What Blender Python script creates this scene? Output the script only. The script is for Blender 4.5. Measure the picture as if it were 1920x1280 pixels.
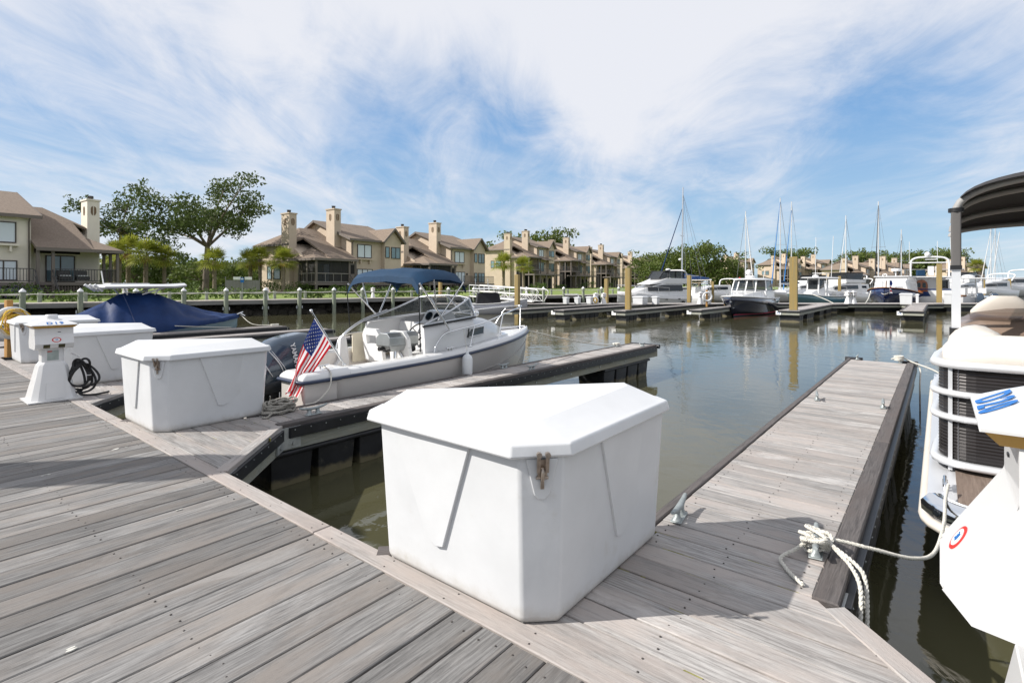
import bpy, math, random
from mathutils import Vector, Matrix, noise
R = math.radians
random.seed(7)
S = bpy.context.scene
for o in list(bpy.data.objects): bpy.data.objects.remove(o)

# ------------------------------------------------------------------ camera, sky, sun, exposure
DECK = 0.58                                   # deck of the floating docks above the water
cam = bpy.data.cameras.new('camera')
cam.sensor_width = 36; cam.lens = 993/1920*36
cam.shift_y = -107/1920
cam.clip_start = 0.05; cam.clip_end = 4000
camo = bpy.data.objects.new('camera', cam); S.collection.objects.link(camo)
camo.location = (0, 0, DECK+1.3); camo.rotation_euler = (R(90), 0, 0)
S.camera = camo

SUN_EL, SUN_AZ = 38.0, 261.4                  # compass: clockwise from +Y
w = bpy.data.worlds.new('World'); S.world = w; w.use_nodes = True
nt = w.node_tree; nt.nodes.clear()
def N(t, kind, **kw):
    n = t.nodes.new(kind)
    for k, v in kw.items(): setattr(n, k, v)
    return n
def math_node(t, op, a, b=None, clamp=False):
    n = N(t, 'ShaderNodeMath', operation=op, use_clamp=clamp)
    for i, x in enumerate((a, b)):
        if x is None: continue
        if hasattr(x, 'links'): t.links.new(x, n.inputs[i])
        else: n.inputs[i].default_value = x
    return n.outputs[0]
def build_sky():
    t = nt; L = t.links.new
    out = N(t, 'ShaderNodeOutputWorld'); bg = N(t, 'ShaderNodeBackground'); bg.inputs[1].default_value = 0.10
    L(bg.outputs[0], out.inputs[0])
    sky = N(t, 'ShaderNodeTexSky', sky_type='NISHITA', sun_disc=False)
    sky.sun_elevation = R(SUN_EL); sky.sun_rotation = R(SUN_AZ); sky.air_density = 1.0; sky.dust_density = 0.3; sky.ozone_density = 1.6
    tc = N(t, 'ShaderNodeTexCoord'); sep = N(t, 'ShaderNodeSeparateXYZ'); L(tc.outputs['Generated'], sep.inputs[0])
    zc = math_node(t, 'MAXIMUM', sep.outputs[2], 0.0)
    den = math_node(t, 'ADD', zc, 0.16)
    px = math_node(t, 'DIVIDE', sep.outputs[0], den); py = math_node(t, 'DIVIDE', sep.outputs[1], den)
    cmb = N(t, 'ShaderNodeCombineXYZ'); L(px, cmb.inputs[0]); L(py, cmb.inputs[1])
    def fbm(rot, scale, sc, loc, detail, rough, dist=0.0):
        mp = N(t, 'ShaderNodeMapping'); mp.inputs['Rotation'].default_value = (0, 0, R(rot)); mp.inputs['Scale'].default_value = sc; mp.inputs['Location'].default_value = loc
        L(cmb.outputs[0], mp.inputs[0])
        n = N(t, 'ShaderNodeTexNoise'); n.inputs['Scale'].default_value = scale; n.inputs['Detail'].default_value = detail
        n.inputs['Roughness'].default_value = rough; n.inputs['Distortion'].default_value = dist
        L(mp.outputs[0], n.inputs[0]); return n.outputs[0]
    a = fbm(12, 0.60, (1.15, 0.70, 1), (3.1, 1.7, 0), 9, 0.56, 1.0)     # long cirrus streaks
    b = fbm(26, 2.1, (1.35, 0.6, 1), (0.4, 5.2, 0), 10, 0.67, 1.1)       # finer wisps
    s = math_node(t, 'ADD', math_node(t, 'MULTIPLY', a, 0.66), math_node(t, 'MULTIPLY', b, 0.34))
    def patch(dirv, c0, c1, amt):                                       # a part of the sky with thinner (or thicker) cirrus
        d = Vector(dirv).normalized()
        dot = N(t, 'ShaderNodeVectorMath', operation='DOT_PRODUCT'); L(tc.outputs['Generated'], dot.inputs[0]); dot.inputs[1].default_value = d
        mr = N(t, 'ShaderNodeMapRange', interpolation_type='SMOOTHSTEP'); L(dot.outputs['Value'], mr.inputs[0])
        mr.inputs[1].default_value = math.cos(R(c0)); mr.inputs[2].default_value = math.cos(R(c1)); mr.inputs[3].default_value = 0; mr.inputs[4].default_value = amt
        return mr.outputs[0]
    def dirp(u, v): return ((u-960)/993, 1, (533-v)/993)
    for u, v, c0, c1, amt in ((840, 262, 15, 0, -0.12), (640, 225, 12, 0, -0.08), (1000, 300, 9, 0, -0.05), (180, 215, 13, 0, -0.11), (1500, 300, 15, 0, -0.10), (1740, 265, 13, 0, -0.09),
                              (560, 330, 9, 1, 0.06), (250, 310, 13, 2, 0.07), (1250, 190, 16, 0, 0.02), (1050, 330, 7, 0, 0.02)):
        s = math_node(t, 'ADD', s, patch(dirp(u, v), c0, c1, amt))
    up = N(t, 'ShaderNodeMapRange', interpolation_type='SMOOTHSTEP'); L(sep.outputs[2], up.inputs[0])
    up.inputs[1].default_value = 0.08; up.inputs[2].default_value = 0.42; up.inputs[3].default_value = -0.03; up.inputs[4].default_value = 0.15
    s = math_node(t, 'ADD', s, up.outputs[0])
    mr = N(t, 'ShaderNodeMapRange', interpolation_type='SMOOTHSTEP'); L(s, mr.inputs[0])
    mr.inputs[1].default_value = 0.31; mr.inputs[2].default_value = 0.65
    cov = math_node(t, 'MULTIPLY', mr.outputs[0], 0.93)
    rgb = N(t, 'ShaderNodeRGB'); rgb.outputs[0].default_value = (6.95, 7.02, 7.4, 1)
    # clear sky: keep the Nishita hue, lift it as the thin veil of haze does
    cr = N(t, 'ShaderNodeValToRGB'); L(sep.outputs[2], cr.inputs[0]); e = cr.color_ramp.elements
    e[0].position = 0.0; e[0].color = (0.45, 0.65, 0.83, 1); e[1].position = 0.6; e[1].color = (0.13, 0.30, 0.62, 1)
    q = e.new(0.12); q.color = (0.37, 0.58, 0.82, 1); q = e.new(0.27); q.color = (0.215, 0.44, 0.78, 1)
    sc_ = N(t, 'ShaderNodeVectorMath', operation='SCALE'); L(cr.outputs[0], sc_.inputs[0]); sc_.inputs['Scale'].default_value = 7.9
    veil = N(t, 'ShaderNodeMix', data_type='RGBA'); veil.inputs[0].default_value = 0.80
    L(sky.outputs[0], veil.inputs[6]); L(sc_.outputs[0], veil.inputs[7])
    mx = N(t, 'ShaderNodeMix', data_type='RGBA'); L(cov, mx.inputs[0]); L(veil.outputs[2], mx.inputs[6]); L(rgb.outputs[0], mx.inputs[7])
    L(mx.outputs[2], bg.inputs[0])
build_sky()
sl = bpy.data.lights.new('sun', 'SUN'); sl.energy = 5.0; sl.angle = R(0.53); sl.color = (1.0, 0.955, 0.89)
so = bpy.data.objects.new('sun', sl); S.collection.objects.link(so); so.location = (-30, -5, 40)
SUND = Vector((math.sin(R(SUN_AZ))*math.cos(R(SUN_EL)), math.cos(R(SUN_AZ))*math.cos(R(SUN_EL)), math.sin(R(SUN_EL))))
so.rotation_euler = SUND.to_track_quat('Z', 'Y').to_euler()
S.view_settings.view_transform = 'Standard'; S.view_settings.look = 'None'; S.view_settings.exposure = 0.33; S.view_settings.gamma = 1
S.view_settings.use_curve_mapping = False
S.render.engine = 'CYCLES'; S.cycles.use_denoising = True; S.cycles.max_bounces = 8; S.cycles.transparent_max_bounces = 12
S.cycles.caustics_reflective = False; S.cycles.caustics_refractive = False; S.cycles.sample_clamp_indirect = 6

# ------------------------------------------------------------------ frames
D1 = Vector((801, 993)).normalized(); D2 = Vector((-D1.y, D1.x)); TH = math.atan2(D1.y, D1.x)
def pq(p, q, z=0.0): return Vector((p*D1.x+q*D2.x, p*D1.y+q*D2.y, z))     # dock axes: p along the fingers, q along the main dock
def px(u, v, Y): return Vector(((u-960)*Y/993, Y, DECK+1.3-(v-533)*Y/993))

# ------------------------------------------------------------------ materials
MATS = {}
def mat(name, col, rough=0.5, metal=0.0, var=0.0, vscale=6.0, vcol=None, bump=0.0, bscale=40.0, stretch=(1, 1, 1), coat=0.0, trans=0.0, alpha=1.0, emit=0.0, obj_var=0.0, spec=0.5, ior=1.45, sheen=0.0, stain=None):
    if name in MATS: return MATS[name]
    m = bpy.data.materials.new(name); m.use_nodes = True; t = m.node_tree; L = t.links.new
    b = t.nodes['Principled BSDF']; b.inputs['Base Color'].default_value = (*col, 1); b.inputs['Roughness'].default_value = rough; b.inputs['Metallic'].default_value = metal
    b.inputs['Coat Weight'].default_value = coat; b.inputs['Transmission Weight'].default_value = trans; b.inputs['Alpha'].default_value = alpha; b.inputs['IOR'].default_value = ior
    b.inputs['Specular IOR Level'].default_value = spec
    if emit: b.inputs['Emission Color'].default_value = (*col, 1); b.inputs['Emission Strength'].default_value = emit
    if sheen: b.inputs['Sheen Weight'].default_value = sheen
    tc = None
    def coord():
        nonlocal tc
        if tc is None:
            c = N(t, 'ShaderNodeTexCoord'); oi = N(t, 'ShaderNodeObjectInfo')
            add = N(t, 'ShaderNodeVectorMath', operation='MULTIPLY_ADD'); cv = N(t, 'ShaderNodeCombineXYZ')
            for i in range(3): L(oi.outputs['Random'], cv.inputs[i])
            L(cv.outputs[0], add.inputs[0]); add.inputs[1].default_value = (37, 91, 53); L(c.outputs['Object'], add.inputs[2])
            mp = N(t, 'ShaderNodeMapping'); mp.inputs['Scale'].default_value = stretch; L(add.outputs[0], mp.inputs[0]); tc = mp.outputs[0]
        return tc
    cur = None
    if var or vcol:
        n = N(t, 'ShaderNodeTexNoise'); n.inputs['Scale'].default_value = vscale; n.inputs['Detail'].default_value = 6; n.inputs['Roughness'].default_value = 0.6; L(coord(), n.inputs[0])
        r = N(t, 'ShaderNodeMapRange'); L(n.outputs[0], r.inputs[0]); r.inputs[1].default_value = 0.3; r.inputs[2].default_value = 0.7
        mx = N(t, 'ShaderNodeMix', data_type='RGBA'); L(r.outputs[0], mx.inputs[0])
        if vcol: mx.inputs[6].default_value = (*col, 1); mx.inputs[7].default_value = (*vcol, 1)
        else:
            mx.inputs[6].default_value = (*[c*(1-var) for c in col], 1); mx.inputs[7].default_value = (*[min(1, c*(1+var)) for c in col], 1)
        cur = mx.outputs[2]
    if stain:                                                            # (colour, scale, threshold): worn or dirty spots
        n = N(t, 'ShaderNodeTexNoise'); n.inputs['Scale'].default_value = stain[1]; n.inputs['Detail'].default_value = 8; n.inputs['Roughness'].default_value = 0.7; L(coord(), n.inputs[0])
        r = N(t, 'ShaderNodeMapRange', interpolation_type='SMOOTHSTEP'); L(n.outputs[0], r.inputs[0]); r.inputs[1].default_value = stain[2]; r.inputs[2].default_value = stain[2]+0.14; r.inputs[4].default_value = stain[3] if len(stain) > 3 else 0.7
        mx = N(t, 'ShaderNodeMix', data_type='RGBA'); L(r.outputs[0], mx.inputs[0]); mx.inputs[7].default_value = (*stain[0], 1)
        if cur: L(cur, mx.inputs[6])
        else: mx.inputs[6].default_value = (*col, 1)
        cur = mx.outputs[2]
    if obj_var:
        oi = N(t, 'ShaderNodeObjectInfo'); r = N(t, 'ShaderNodeMapRange'); L(oi.outputs['Random'], r.inputs[0]); r.inputs[3].default_value = 1-obj_var; r.inputs[4].default_value = 1+obj_var
        mx = N(t, 'ShaderNodeVectorMath', operation='SCALE'); L(r.outputs[0], mx.inputs['Scale'])
        if cur: L(cur, mx.inputs[0])
        else: mx.inputs[0].default_value = col
        cur = mx.outputs[0]
    if cur: L(cur, b.inputs['Base Color'])
    if bump:
        n = N(t, 'ShaderNodeTexNoise'); n.inputs['Scale'].default_value = bscale; n.inputs['Detail'].default_value = 5; L(coord(), n.inputs[0])
        bp = N(t, 'ShaderNodeBump'); bp.inputs['Strength'].default_value = bump; bp.inputs['Distance'].default_value = 0.02; L(n.outputs[0], bp.inputs['Height']); L(bp.outputs[0], b.inputs['Normal'])
    MATS[name] = m; return m

def wood_mat(name, dark, light, warm, stain_amt=0.5, objv=0.22, worn=0.0):
    """Sun-bleached decking: grain runs along the object's local X, every board its own tone and stains."""
    m = bpy.data.materials.new(name); m.use_nodes = True; t = m.node_tree; L = t.links.new
    b = t.nodes['Principled BSDF']; b.inputs['Roughness'].default_value = 0.72; b.inputs['Specular IOR Level'].default_value = 0.25
    c = N(t, 'ShaderNodeTexCoord'); oi = N(t, 'ShaderNodeObjectInfo'); cv = N(t, 'ShaderNodeCombineXYZ')
    for i in range(3): L(oi.outputs['Random'], cv.inputs[i])
    add = N(t, 'ShaderNodeVectorMath', operation='MULTIPLY_ADD'); L(cv.outputs[0], add.inputs[0]); add.inputs[1].default_value = (57, 131, 73); L(c.outputs['Object'], add.inputs[2])
    def nz(sc, scale, det, ro, dist=0.0):
        mp = N(t, 'ShaderNodeMapping'); mp.inputs['Scale'].default_value = sc; L(add.outputs[0], mp.inputs[0])
        n = N(t, 'ShaderNodeTexNoise'); n.inputs['Scale'].default_value = scale; n.inputs['Detail'].default_value = det; n.inputs['Roughness'].default_value = ro; n.inputs['Distortion'].default_value = dist
        L(mp.outputs[0], n.inputs[0]); return n.outputs[0]
    grain = nz((1.0, 20, 20), 4.2, 8, 0.72, 0.3); broad = nz((0.8, 2.6, 2.6), 2.0, 6, 0.66); fine = nz((3, 55, 55), 5.0, 5, 0.65)
    def ramp(x, lo, hi, c0, c1):
        r = N(t, 'ShaderNodeMapRange', interpolation_type='SMOOTHSTEP'); L(x, r.inputs[0]); r.inputs[1].default_value = lo; r.inputs[2].default_value = hi
        mx = N(t, 'ShaderNodeMix', data_type='RGBA'); L(r.outputs[0], mx.inputs[0])
        for i, q in ((6, c0), (7, c1)):
            if hasattr(q, 'links'): L(q, mx.inputs[i])
            else: mx.inputs[i].default_value = (*q, 1)
        return mx.outputs[2]
    base = ramp(grain, 0.28, 0.70, dark, light)
    base = ramp(broad, 0.40, 0.66, base, warm)
    dk = N(t, 'ShaderNodeVectorMath', operation='SCALE'); L(base, dk.inputs[0]); dk.inputs['Scale'].default_value = 0.55
    st = nz((0.9, 3.5, 3.5), 1.6, 9, 0.7, 0.6)
    r = N(t, 'ShaderNodeMapRange', interpolation_type='SMOOTHSTEP'); L(st, r.inputs[0]); r.inputs[1].default_value = 0.52; r.inputs[2].default_value = 0.70; r.inputs[4].default_value = stain_amt
    mx = N(t, 'ShaderNodeMix', data_type='RGBA'); L(r.outputs[0], mx.inputs[0]); L(base, mx.inputs[6]); L(dk.outputs[0], mx.inputs[7])
    if worn:                                                            # bleached, salt-worn areas
        wn = nz((0.8, 2.0, 2.0), 1.15, 8, 0.72, 0.8); r = N(t, 'ShaderNodeMapRange', interpolation_type='SMOOTHSTEP'); L(wn, r.inputs[0]); r.inputs[1].default_value = 0.54; r.inputs[2].default_value = 0.68; r.inputs[4].default_value = worn
        m2 = N(t, 'ShaderNodeMix', data_type='RGBA'); L(r.outputs[0], m2.inputs[0]); L(mx.outputs[2], m2.inputs[6]); m2.inputs[7].default_value = (*[min(1, c*1.35+0.02) for c in light], 1); mx = m2
    cr = N(t, 'ShaderNodeMapRange', interpolation_type='SMOOTHSTEP'); L(fine, cr.inputs[0]); cr.inputs[1].default_value = 0.27; cr.inputs[2].default_value = 0.42; cr.inputs[3].default_value = 0.62; cr.inputs[4].default_value = 1.0
    sc = N(t, 'ShaderNodeVectorMath', operation='SCALE'); L(mx.outputs[2], sc.inputs[0]); L(cr.outputs[0], sc.inputs['Scale'])
    ov = N(t, 'ShaderNodeMapRange'); L(oi.outputs['Random'], ov.inputs[0]); ov.inputs[3].default_value = 1-objv; ov.inputs[4].default_value = 1+objv
    s2 = N(t, 'ShaderNodeVectorMath', operation='SCALE'); L(sc.outputs[0], s2.inputs[0]); L(ov.outputs[0], s2.inputs['Scale'])
    L(s2.outputs[0], b.inputs['Base Color'])
    bp = N(t, 'ShaderNodeBump'); bp.inputs['Strength'].default_value = 0.5; bp.inputs['Distance'].default_value = 0.006
    ad = N(t, 'ShaderNodeMath', operation='ADD'); L(grain, ad.inputs[0]); L(fine, ad.inputs[1]); L(ad.outputs[0], bp.inputs['Height']); L(bp.outputs[0], b.inputs['Normal'])
    return m

# ------------------------------------------------------------------ mesh builder
class MB:
    def __init__(s): s.v = []; s.f = []; s.m = []; s.s = []
    def add(s, vs, fs, mi=0, sm=False):
        n = len(s.v); s.v += [tuple(x) for x in vs]
        for f in fs: s.f.append(tuple(i+n for i in f)); s.m.append(mi); s.s.append(sm)
        return s
    def box(s, x0, x1, y0, y1, z0, z1, mi=0):
        return s.add([(x, y, z) for z in (z0, z1) for y in (y0, y1) for x in (x0, x1)],
                     [(0, 2, 3, 1), (4, 5, 7, 6), (0, 1, 5, 4), (2, 6, 7, 3), (0, 4, 6, 2), (1, 3, 7, 5)], mi)
    def hexa(s, a, b, mi=0):                       # a, b: two quads (bottom, top) counter-clockwise seen from above
        return s.add(list(a)+list(b), [(3, 2, 1, 0), (4, 5, 6, 7), (0, 1, 5, 4), (1, 2, 6, 5), (2, 3, 7, 6), (3, 0, 4, 7)], mi)
    def prism(s, poly, z0, z1, mi=0, fn=None, sm=False):     # poly counter-clockwise in (a, b), swept z0..z1; fn maps (a, b, c) to xyz
        fn = fn or (lambda a, b, c: (a, b, c)); n = len(poly)
        vs = [fn(a, b, z0) for a, b in poly]+[fn(a, b, z1) for a, b in poly]
        s.add(vs, [tuple(range(n))[::-1], tuple(range(n, 2*n))], mi)
        return s.add(vs, [(i, (i+1) % n, n+(i+1) % n, n+i) for i in range(n)], mi, sm)
    def loft(s, secs, mi=0, closed=True, caps=True, sm=True):
        n = len(secs[0]); vs = [p for q in secs for p in q]; fs = []
        for k in range(len(secs)-1):
            for i in range(n if closed else n-1):
                j = (i+1) % n; fs.append((k*n+i, k*n+j, (k+1)*n+j, (k+1)*n+i))
        s.add(vs, fs, mi, sm)
        if caps:
            s.add(secs[0], [tuple(range(n))[::-1]], mi); s.add(secs[-1], [tuple(range(n))], mi)
        return s
    def tube(s, pts, r, n=8, mi=0, closed=False, caps=True):
        pts = [Vector(p) for p in pts]; m = len(pts); rs = r if isinstance(r, (list, tuple)) else [r]*m; secs = []; up = None
        for i in range(m):
            if closed: d = pts[(i+1) % m]-pts[i-1]
            else: d = pts[min(i+1, m-1)]-pts[max(i-1, 0)]
            if d.length < 1e-9: d = Vector((0, 0, 1))
            d.normalize()
            if up is None: up = Vector((0, 0, 1)) if abs(d.z) < 0.9 else Vector((1, 0, 0))
            a = up-d*up.dot(d)
            if a.length < 1e-6: a = d.orthogonal()
            a.normalize(); up = a; b = d.cross(a)
            secs.append([tuple(pts[i]+(a*math.cos(t)+b*math.sin(t))*rs[i]) for t in [2*math.pi*k/n for k in range(n)]])
        if closed: secs.append(secs[0])
        return s.loft(secs, mi, True, caps and not closed, True)
    def lathe(s, prof, n=16, o=(0, 0, 0), mi=0, sm=True, caps=True):
        secs = [[(o[0]+r*math.cos(2*math.pi*k/n), o[1]+r*math.sin(2*math.pi*k/n), o[2]+z) for k in range(n)] for r, z in prof]
        return s.loft(secs, mi, True, caps, sm)
    def ball(s, c, r, n=10, mi=0, sz=1.0):
        k = max(4, n//2+1); pr = [(max(1e-4, r*math.sin(math.pi*i/k)), -r*sz*math.cos(math.pi*i/k)) for i in range(k+1)]
        return s.lathe(pr, n, c, mi)
    def bar(s, a, b, w, h, mi=0):                  # rectangular bar from a to b, w across, h up
        a = Vector(a); b = Vector(b); d = (b-a).normalized(); up = Vector((0, 0, 1)) if abs(d.z) < 0.95 else Vector((1, 0, 0))
        x = d.cross(up).normalized()*w/2; y = x.cross(d).normalized()*h/2
        q = [tuple(a-x-y), tuple(a+x-y), tuple(a+x+y), tuple(a-x+y)]; q2 = [tuple(Vector(p)+(b-a)) for p in q]
        return s.loft([q, q2], mi, True, True, False)
    def mesh(s, name, mats):
        me = bpy.data.meshes.new(name); me.from_pydata(s.v, [], s.f)
        for m in (mats if isinstance(mats, (list, tuple)) else [mats]): me.materials.append(m)
        me.polygons.foreach_set('material_index', s.m); me.polygons.foreach_set('use_smooth', s.s); me.update(); return me
    def build(s, name, mats, parent=None, loc=(0, 0, 0), rz=0.0, bevel=0.0, seg=2, sub=0, fix=False):
        me = s.mesh(name, mats)
        if fix:
            import bmesh
            bm = bmesh.new(); bm.from_mesh(me); bmesh.ops.remove_doubles(bm, verts=bm.verts, dist=1e-4); bmesh.ops.recalc_face_normals(bm, faces=bm.faces); bm.to_mesh(me); bm.free()
        return place(me, name, parent, loc, rz, bevel, seg, sub)
def place(me, name, parent=None, loc=(0, 0, 0), rz=0.0, bevel=0.0, seg=2, sub=0):
    o = bpy.data.objects.new(name, me); S.collection.objects.link(o); o.location = loc; o.rotation_euler = (0, 0, rz)
    if parent: o.parent = parent
    if bevel:
        b = o.modifiers.new('bevel', 'BEVEL'); b.width = bevel; b.segments = seg; b.limit_method = 'ANGLE'; b.angle_limit = R(28); b.harden_normals = False
        for p in me.polygons: p.use_smooth = True
        mdn = o.modifiers.new('wn', 'WEIGHTED_NORMAL'); mdn.keep_sharp = False
    if sub: q = o.modifiers.new('sub', 'SUBSURF'); q.levels = sub; q.render_levels = sub
    return o
def tag(o, label=None, cat=None, group=None, kind=None):
    if label: o['label'] = label
    if cat: o['category'] = cat
    if group: o['group'] = group
    if kind: o['kind'] = kind
    return o
def thing(name, label, cat, loc=(0, 0, 0), rz=0.0, group=None, scale=None):
    o = bpy.data.objects.new(name, None); S.collection.objects.link(o); o.location = loc; o.rotation_euler = (0, 0, rz); o.empty_display_size = 0.2
    if scale: o.scale = scale
    return tag(o, label, cat, group)
def dup(root, loc, rz=None, label=None, scale=None):
    def cp(o, par):
        c = o.copy(); S.collection.objects.link(c)
        if par: c.parent = par
        for ch in kids.get(o, ()): cp(ch, c)
        return c
    kids = {}
    st = [root]
    while st:
        x = st.pop(); kids[x] = list(x.children); st += kids[x]
    r = cp(root, None); r.location = loc
    if rz is not None: r.rotation_euler = (0, 0, rz)
    if label: r['label'] = label
    if scale: r.scale = scale
    return r
def text_mesh(txt, size, m, name, parent, matrix, extrude=0.001, align='CENTER', shear=0.0, spacing=1.0):
    cu = bpy.data.curves.new(name, 'FONT'); cu.body = txt; cu.size = size; cu.align_x = align; cu.align_y = 'CENTER'; cu.extrude = extrude; cu.shear = shear; cu.space_character = spacing; cu.offset = size*0.02
    tmp = bpy.data.objects.new('tmp', cu); S.collection.objects.link(tmp); dg = bpy.context.evaluated_depsgraph_get()
    me = bpy.data.meshes.new_from_object(tmp.evaluated_get(dg)); bpy.data.objects.remove(tmp); me.materials.clear(); me.materials.append(m)
    o = bpy.data.objects.new(name, me); S.collection.objects.link(o); o.parent = parent; o.matrix_local = matrix; return o
def frame(o, x, y):                                # matrix with local X, Y along given vectors at o
    x = Vector(x).normalized(); z = x.cross(Vector(y)).normalized(); y = z.cross(x)
    return Matrix(((x.x, y.x, z.x, o[0]), (x.y, y.y, z.y, o[1]), (x.z, y.z, z.z, o[2]), (0, 0, 0, 1)))
def arc(c, r, a0, a1, n): return [(c[0]+r*math.cos(a0+(a1-a0)*i/n), c[1]+r*math.sin(a0+(a1-a0)*i/n)) for i in range(n+1)]
def lerp(a, b, t): return a+(b-a)*t
def curve(pts, n=8):                               # Catmull-Rom through pts
    P = [Vector(p) for p in pts]; P = [P[0]*2-P[1]]+P+[P[-1]*2-P[-2]]; out = []
    for i in range(1, len(P)-2):
        for k in range(n):
            t = k/n; a, b, c, d = P[i-1], P[i], P[i+1], P[i+2]
            out.append(0.5*((2*b)+(c-a)*t+(2*a-5*b+4*c-d)*t*t+(3*b-a-3*c+d)*t**3))
    return out+[P[-2]]
def sag(a, b, s, n=12):
    a = Vector(a); b = Vector(b); return [a.lerp(b, i/n)-Vector((0, 0, s*4*(i/n)*(1-i/n))) for i in range(n+1)]
# ------------------------------------------------------------------ shared materials
W_MAIN = wood_mat('weathered_deck', (0.086, 0.083, 0.082), (0.250, 0.245, 0.240), (0.200, 0.181, 0.166), 0.5, 0.24, 0.35)
W_FING = wood_mat('bleached_deck', (0.160, 0.149, 0.143), (0.414, 0.401, 0.389), (0.355, 0.318, 0.296), 0.5, 0.20, 0.5)
W_EDGE = wood_mat('pale_edge_board', (0.234, 0.212, 0.197), (0.390, 0.363, 0.346), (0.346, 0.303, 0.279), 0.4, 0.08)
W_RAIL = wood_mat('dark_rail_board', (0.055, 0.050, 0.050), (0.145, 0.132, 0.128), (0.11, 0.095, 0.09), 0.4, 0.12)
W_WALE = wood_mat('waler_timber', (0.20, 0.21, 0.185), (0.40, 0.41, 0.36), (0.32, 0.31, 0.25), 0.45, 0.10)
W_PILE = mat('piling_timber', (0.34, 0.235, 0.075), 0.8, vcol=(0.25, 0.20, 0.10), vscale=2.2, stretch=(4, 4, 0.35), bump=0.5, bscale=30, stain=((0.40, 0.36, 0.27), 3.0, 0.62, 0.6))
W_POST = mat('green_treated_post', (0.17, 0.21, 0.155), 0.85, vcol=(0.27, 0.28, 0.215), vscale=3, stretch=(3, 3, 0.5), bump=0.4, stain=((0.24, 0.15, 0.07), 2.0, 0.6, 0.6))
W_OCHRE = mat('ochre_post_timber', (0.43, 0.23, 0.07), 0.7, var=0.2, vscale=5, stretch=(4, 4, 0.5))
RUBBER = mat('black_rubber', (0.016, 0.017, 0.020), 0.42, var=0.3, vscale=9, stain=((0.07, 0.07, 0.075), 12, 0.6, 0.5))
FLOATM = mat('float_plastic', (0.018, 0.019, 0.022), 0.5, var=0.4, vscale=4, stain=((0.10, 0.095, 0.075), 5, 0.56, 0.6))
t_ = FLOATM.node_tree; b_ = t_.nodes['Principled BSDF']; g_ = N(t_, 'ShaderNodeNewGeometry'); sp_ = N(t_, 'ShaderNodeSeparateXYZ'); t_.links.new(g_.outputs['Position'], sp_.inputs[0])
n_ = N(t_, 'ShaderNodeTexNoise'); n_.inputs['Scale'].default_value = 9; n_.inputs['Detail'].default_value = 6; t_.links.new(g_.outputs['Position'], n_.inputs[0])
r_ = N(t_, 'ShaderNodeMapRange', interpolation_type='SMOOTHSTEP'); t_.links.new(math_node(t_, 'ADD', sp_.outputs[2], math_node(t_, 'MULTIPLY', n_.outputs[0], -0.16)), r_.inputs[0]); r_.inputs[1].default_value = 0.02; r_.inputs[2].default_value = -0.05
m_ = N(t_, 'ShaderNodeMix', data_type='RGBA'); t_.links.new(r_.outputs[0], m_.inputs[0]); t_.links.new(b_.inputs['Base Color'].links[0].from_socket, m_.inputs[6]); m_.inputs[7].default_value = (0.16, 0.14, 0.085, 1); t_.links.new(m_.outputs[2], b_.inputs['Base Color'])   # barnacles and slime along the waterline
GALV = mat('galvanized_steel', (0.43, 0.45, 0.45), 0.5, 0.6, var=0.25, vscale=12, stain=((0.25, 0.20, 0.14), 7, 0.62, 0.5))
STEEL = mat('stainless_steel', (0.72, 0.72, 0.72), 0.16, 1.0)
DSTEEL = mat('worn_latch_steel', (0.38, 0.32, 0.27), 0.35, 0.9, var=0.3, vscale=40)
SCREW = mat('screw_head', (0.07, 0.062, 0.058), 0.55, 0.5)
MOSS = mat('moss', (0.20, 0.19, 0.05), 0.95, var=0.4, vscale=30)
GEL = mat('white_gelcoat', (0.67, 0.67, 0.67), 0.26, var=0.02, vscale=2, coat=0.3)
GELW = mat('weathered_white', (0.600, 0.610, 0.622), 0.36, var=0.06, vscale=2.5, stain=((0.46, 0.44, 0.39), 3.0, 0.60, 0.4), bump=0.05, bscale=14)
ROPE = mat('white_rope', (0.62, 0.60, 0.54), 0.9, var=0.15, vscale=60, bump=0.6, bscale=160)
ROPEG = mat('grey_rope', (0.36, 0.34, 0.30), 0.9, var=0.25, vscale=60, bump=0.6, bscale=160)
PILEC = mat('white_post_cap', (0.75, 0.75, 0.75), 0.45)
CLEATM = mat('cleat_casting', (0.33, 0.36, 0.36), 0.55, 0.55, var=0.2, vscale=25)
BLACK = mat('black_plastic', (0.012, 0.012, 0.013), 0.45)

# grime that splashes up the foot of the white boxes
t_ = GELW.node_tree; b_ = t_.nodes['Principled BSDF']; c_ = N(t_, 'ShaderNodeTexCoord'); sp_ = N(t_, 'ShaderNodeSeparateXYZ'); t_.links.new(c_.outputs['Object'], sp_.inputs[0])
n_ = N(t_, 'ShaderNodeTexNoise'); n_.inputs['Scale'].default_value = 14; n_.inputs['Detail'].default_value = 8; n_.inputs['Roughness'].default_value = 0.7; t_.links.new(c_.outputs['Object'], n_.inputs[0])
r_ = N(t_, 'ShaderNodeMapRange', interpolation_type='SMOOTHSTEP'); t_.links.new(math_node(t_, 'ADD', sp_.outputs[2], math_node(t_, 'MULTIPLY', n_.outputs[0], -0.12)), r_.inputs[0]); r_.inputs[1].default_value = 0.02; r_.inputs[2].default_value = -0.07; r_.inputs[4].default_value = 0.42
m_ = N(t_, 'ShaderNodeMix', data_type='RGBA'); t_.links.new(r_.outputs[0], m_.inputs[0]); t_.links.new(b_.inputs['Base Color'].links[0].from_socket, m_.inputs[6]); m_.inputs[7].default_value = (0.30, 0.26, 0.19, 1); t_.links.new(m_.outputs[2], b_.inputs['Base Color'])
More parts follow.
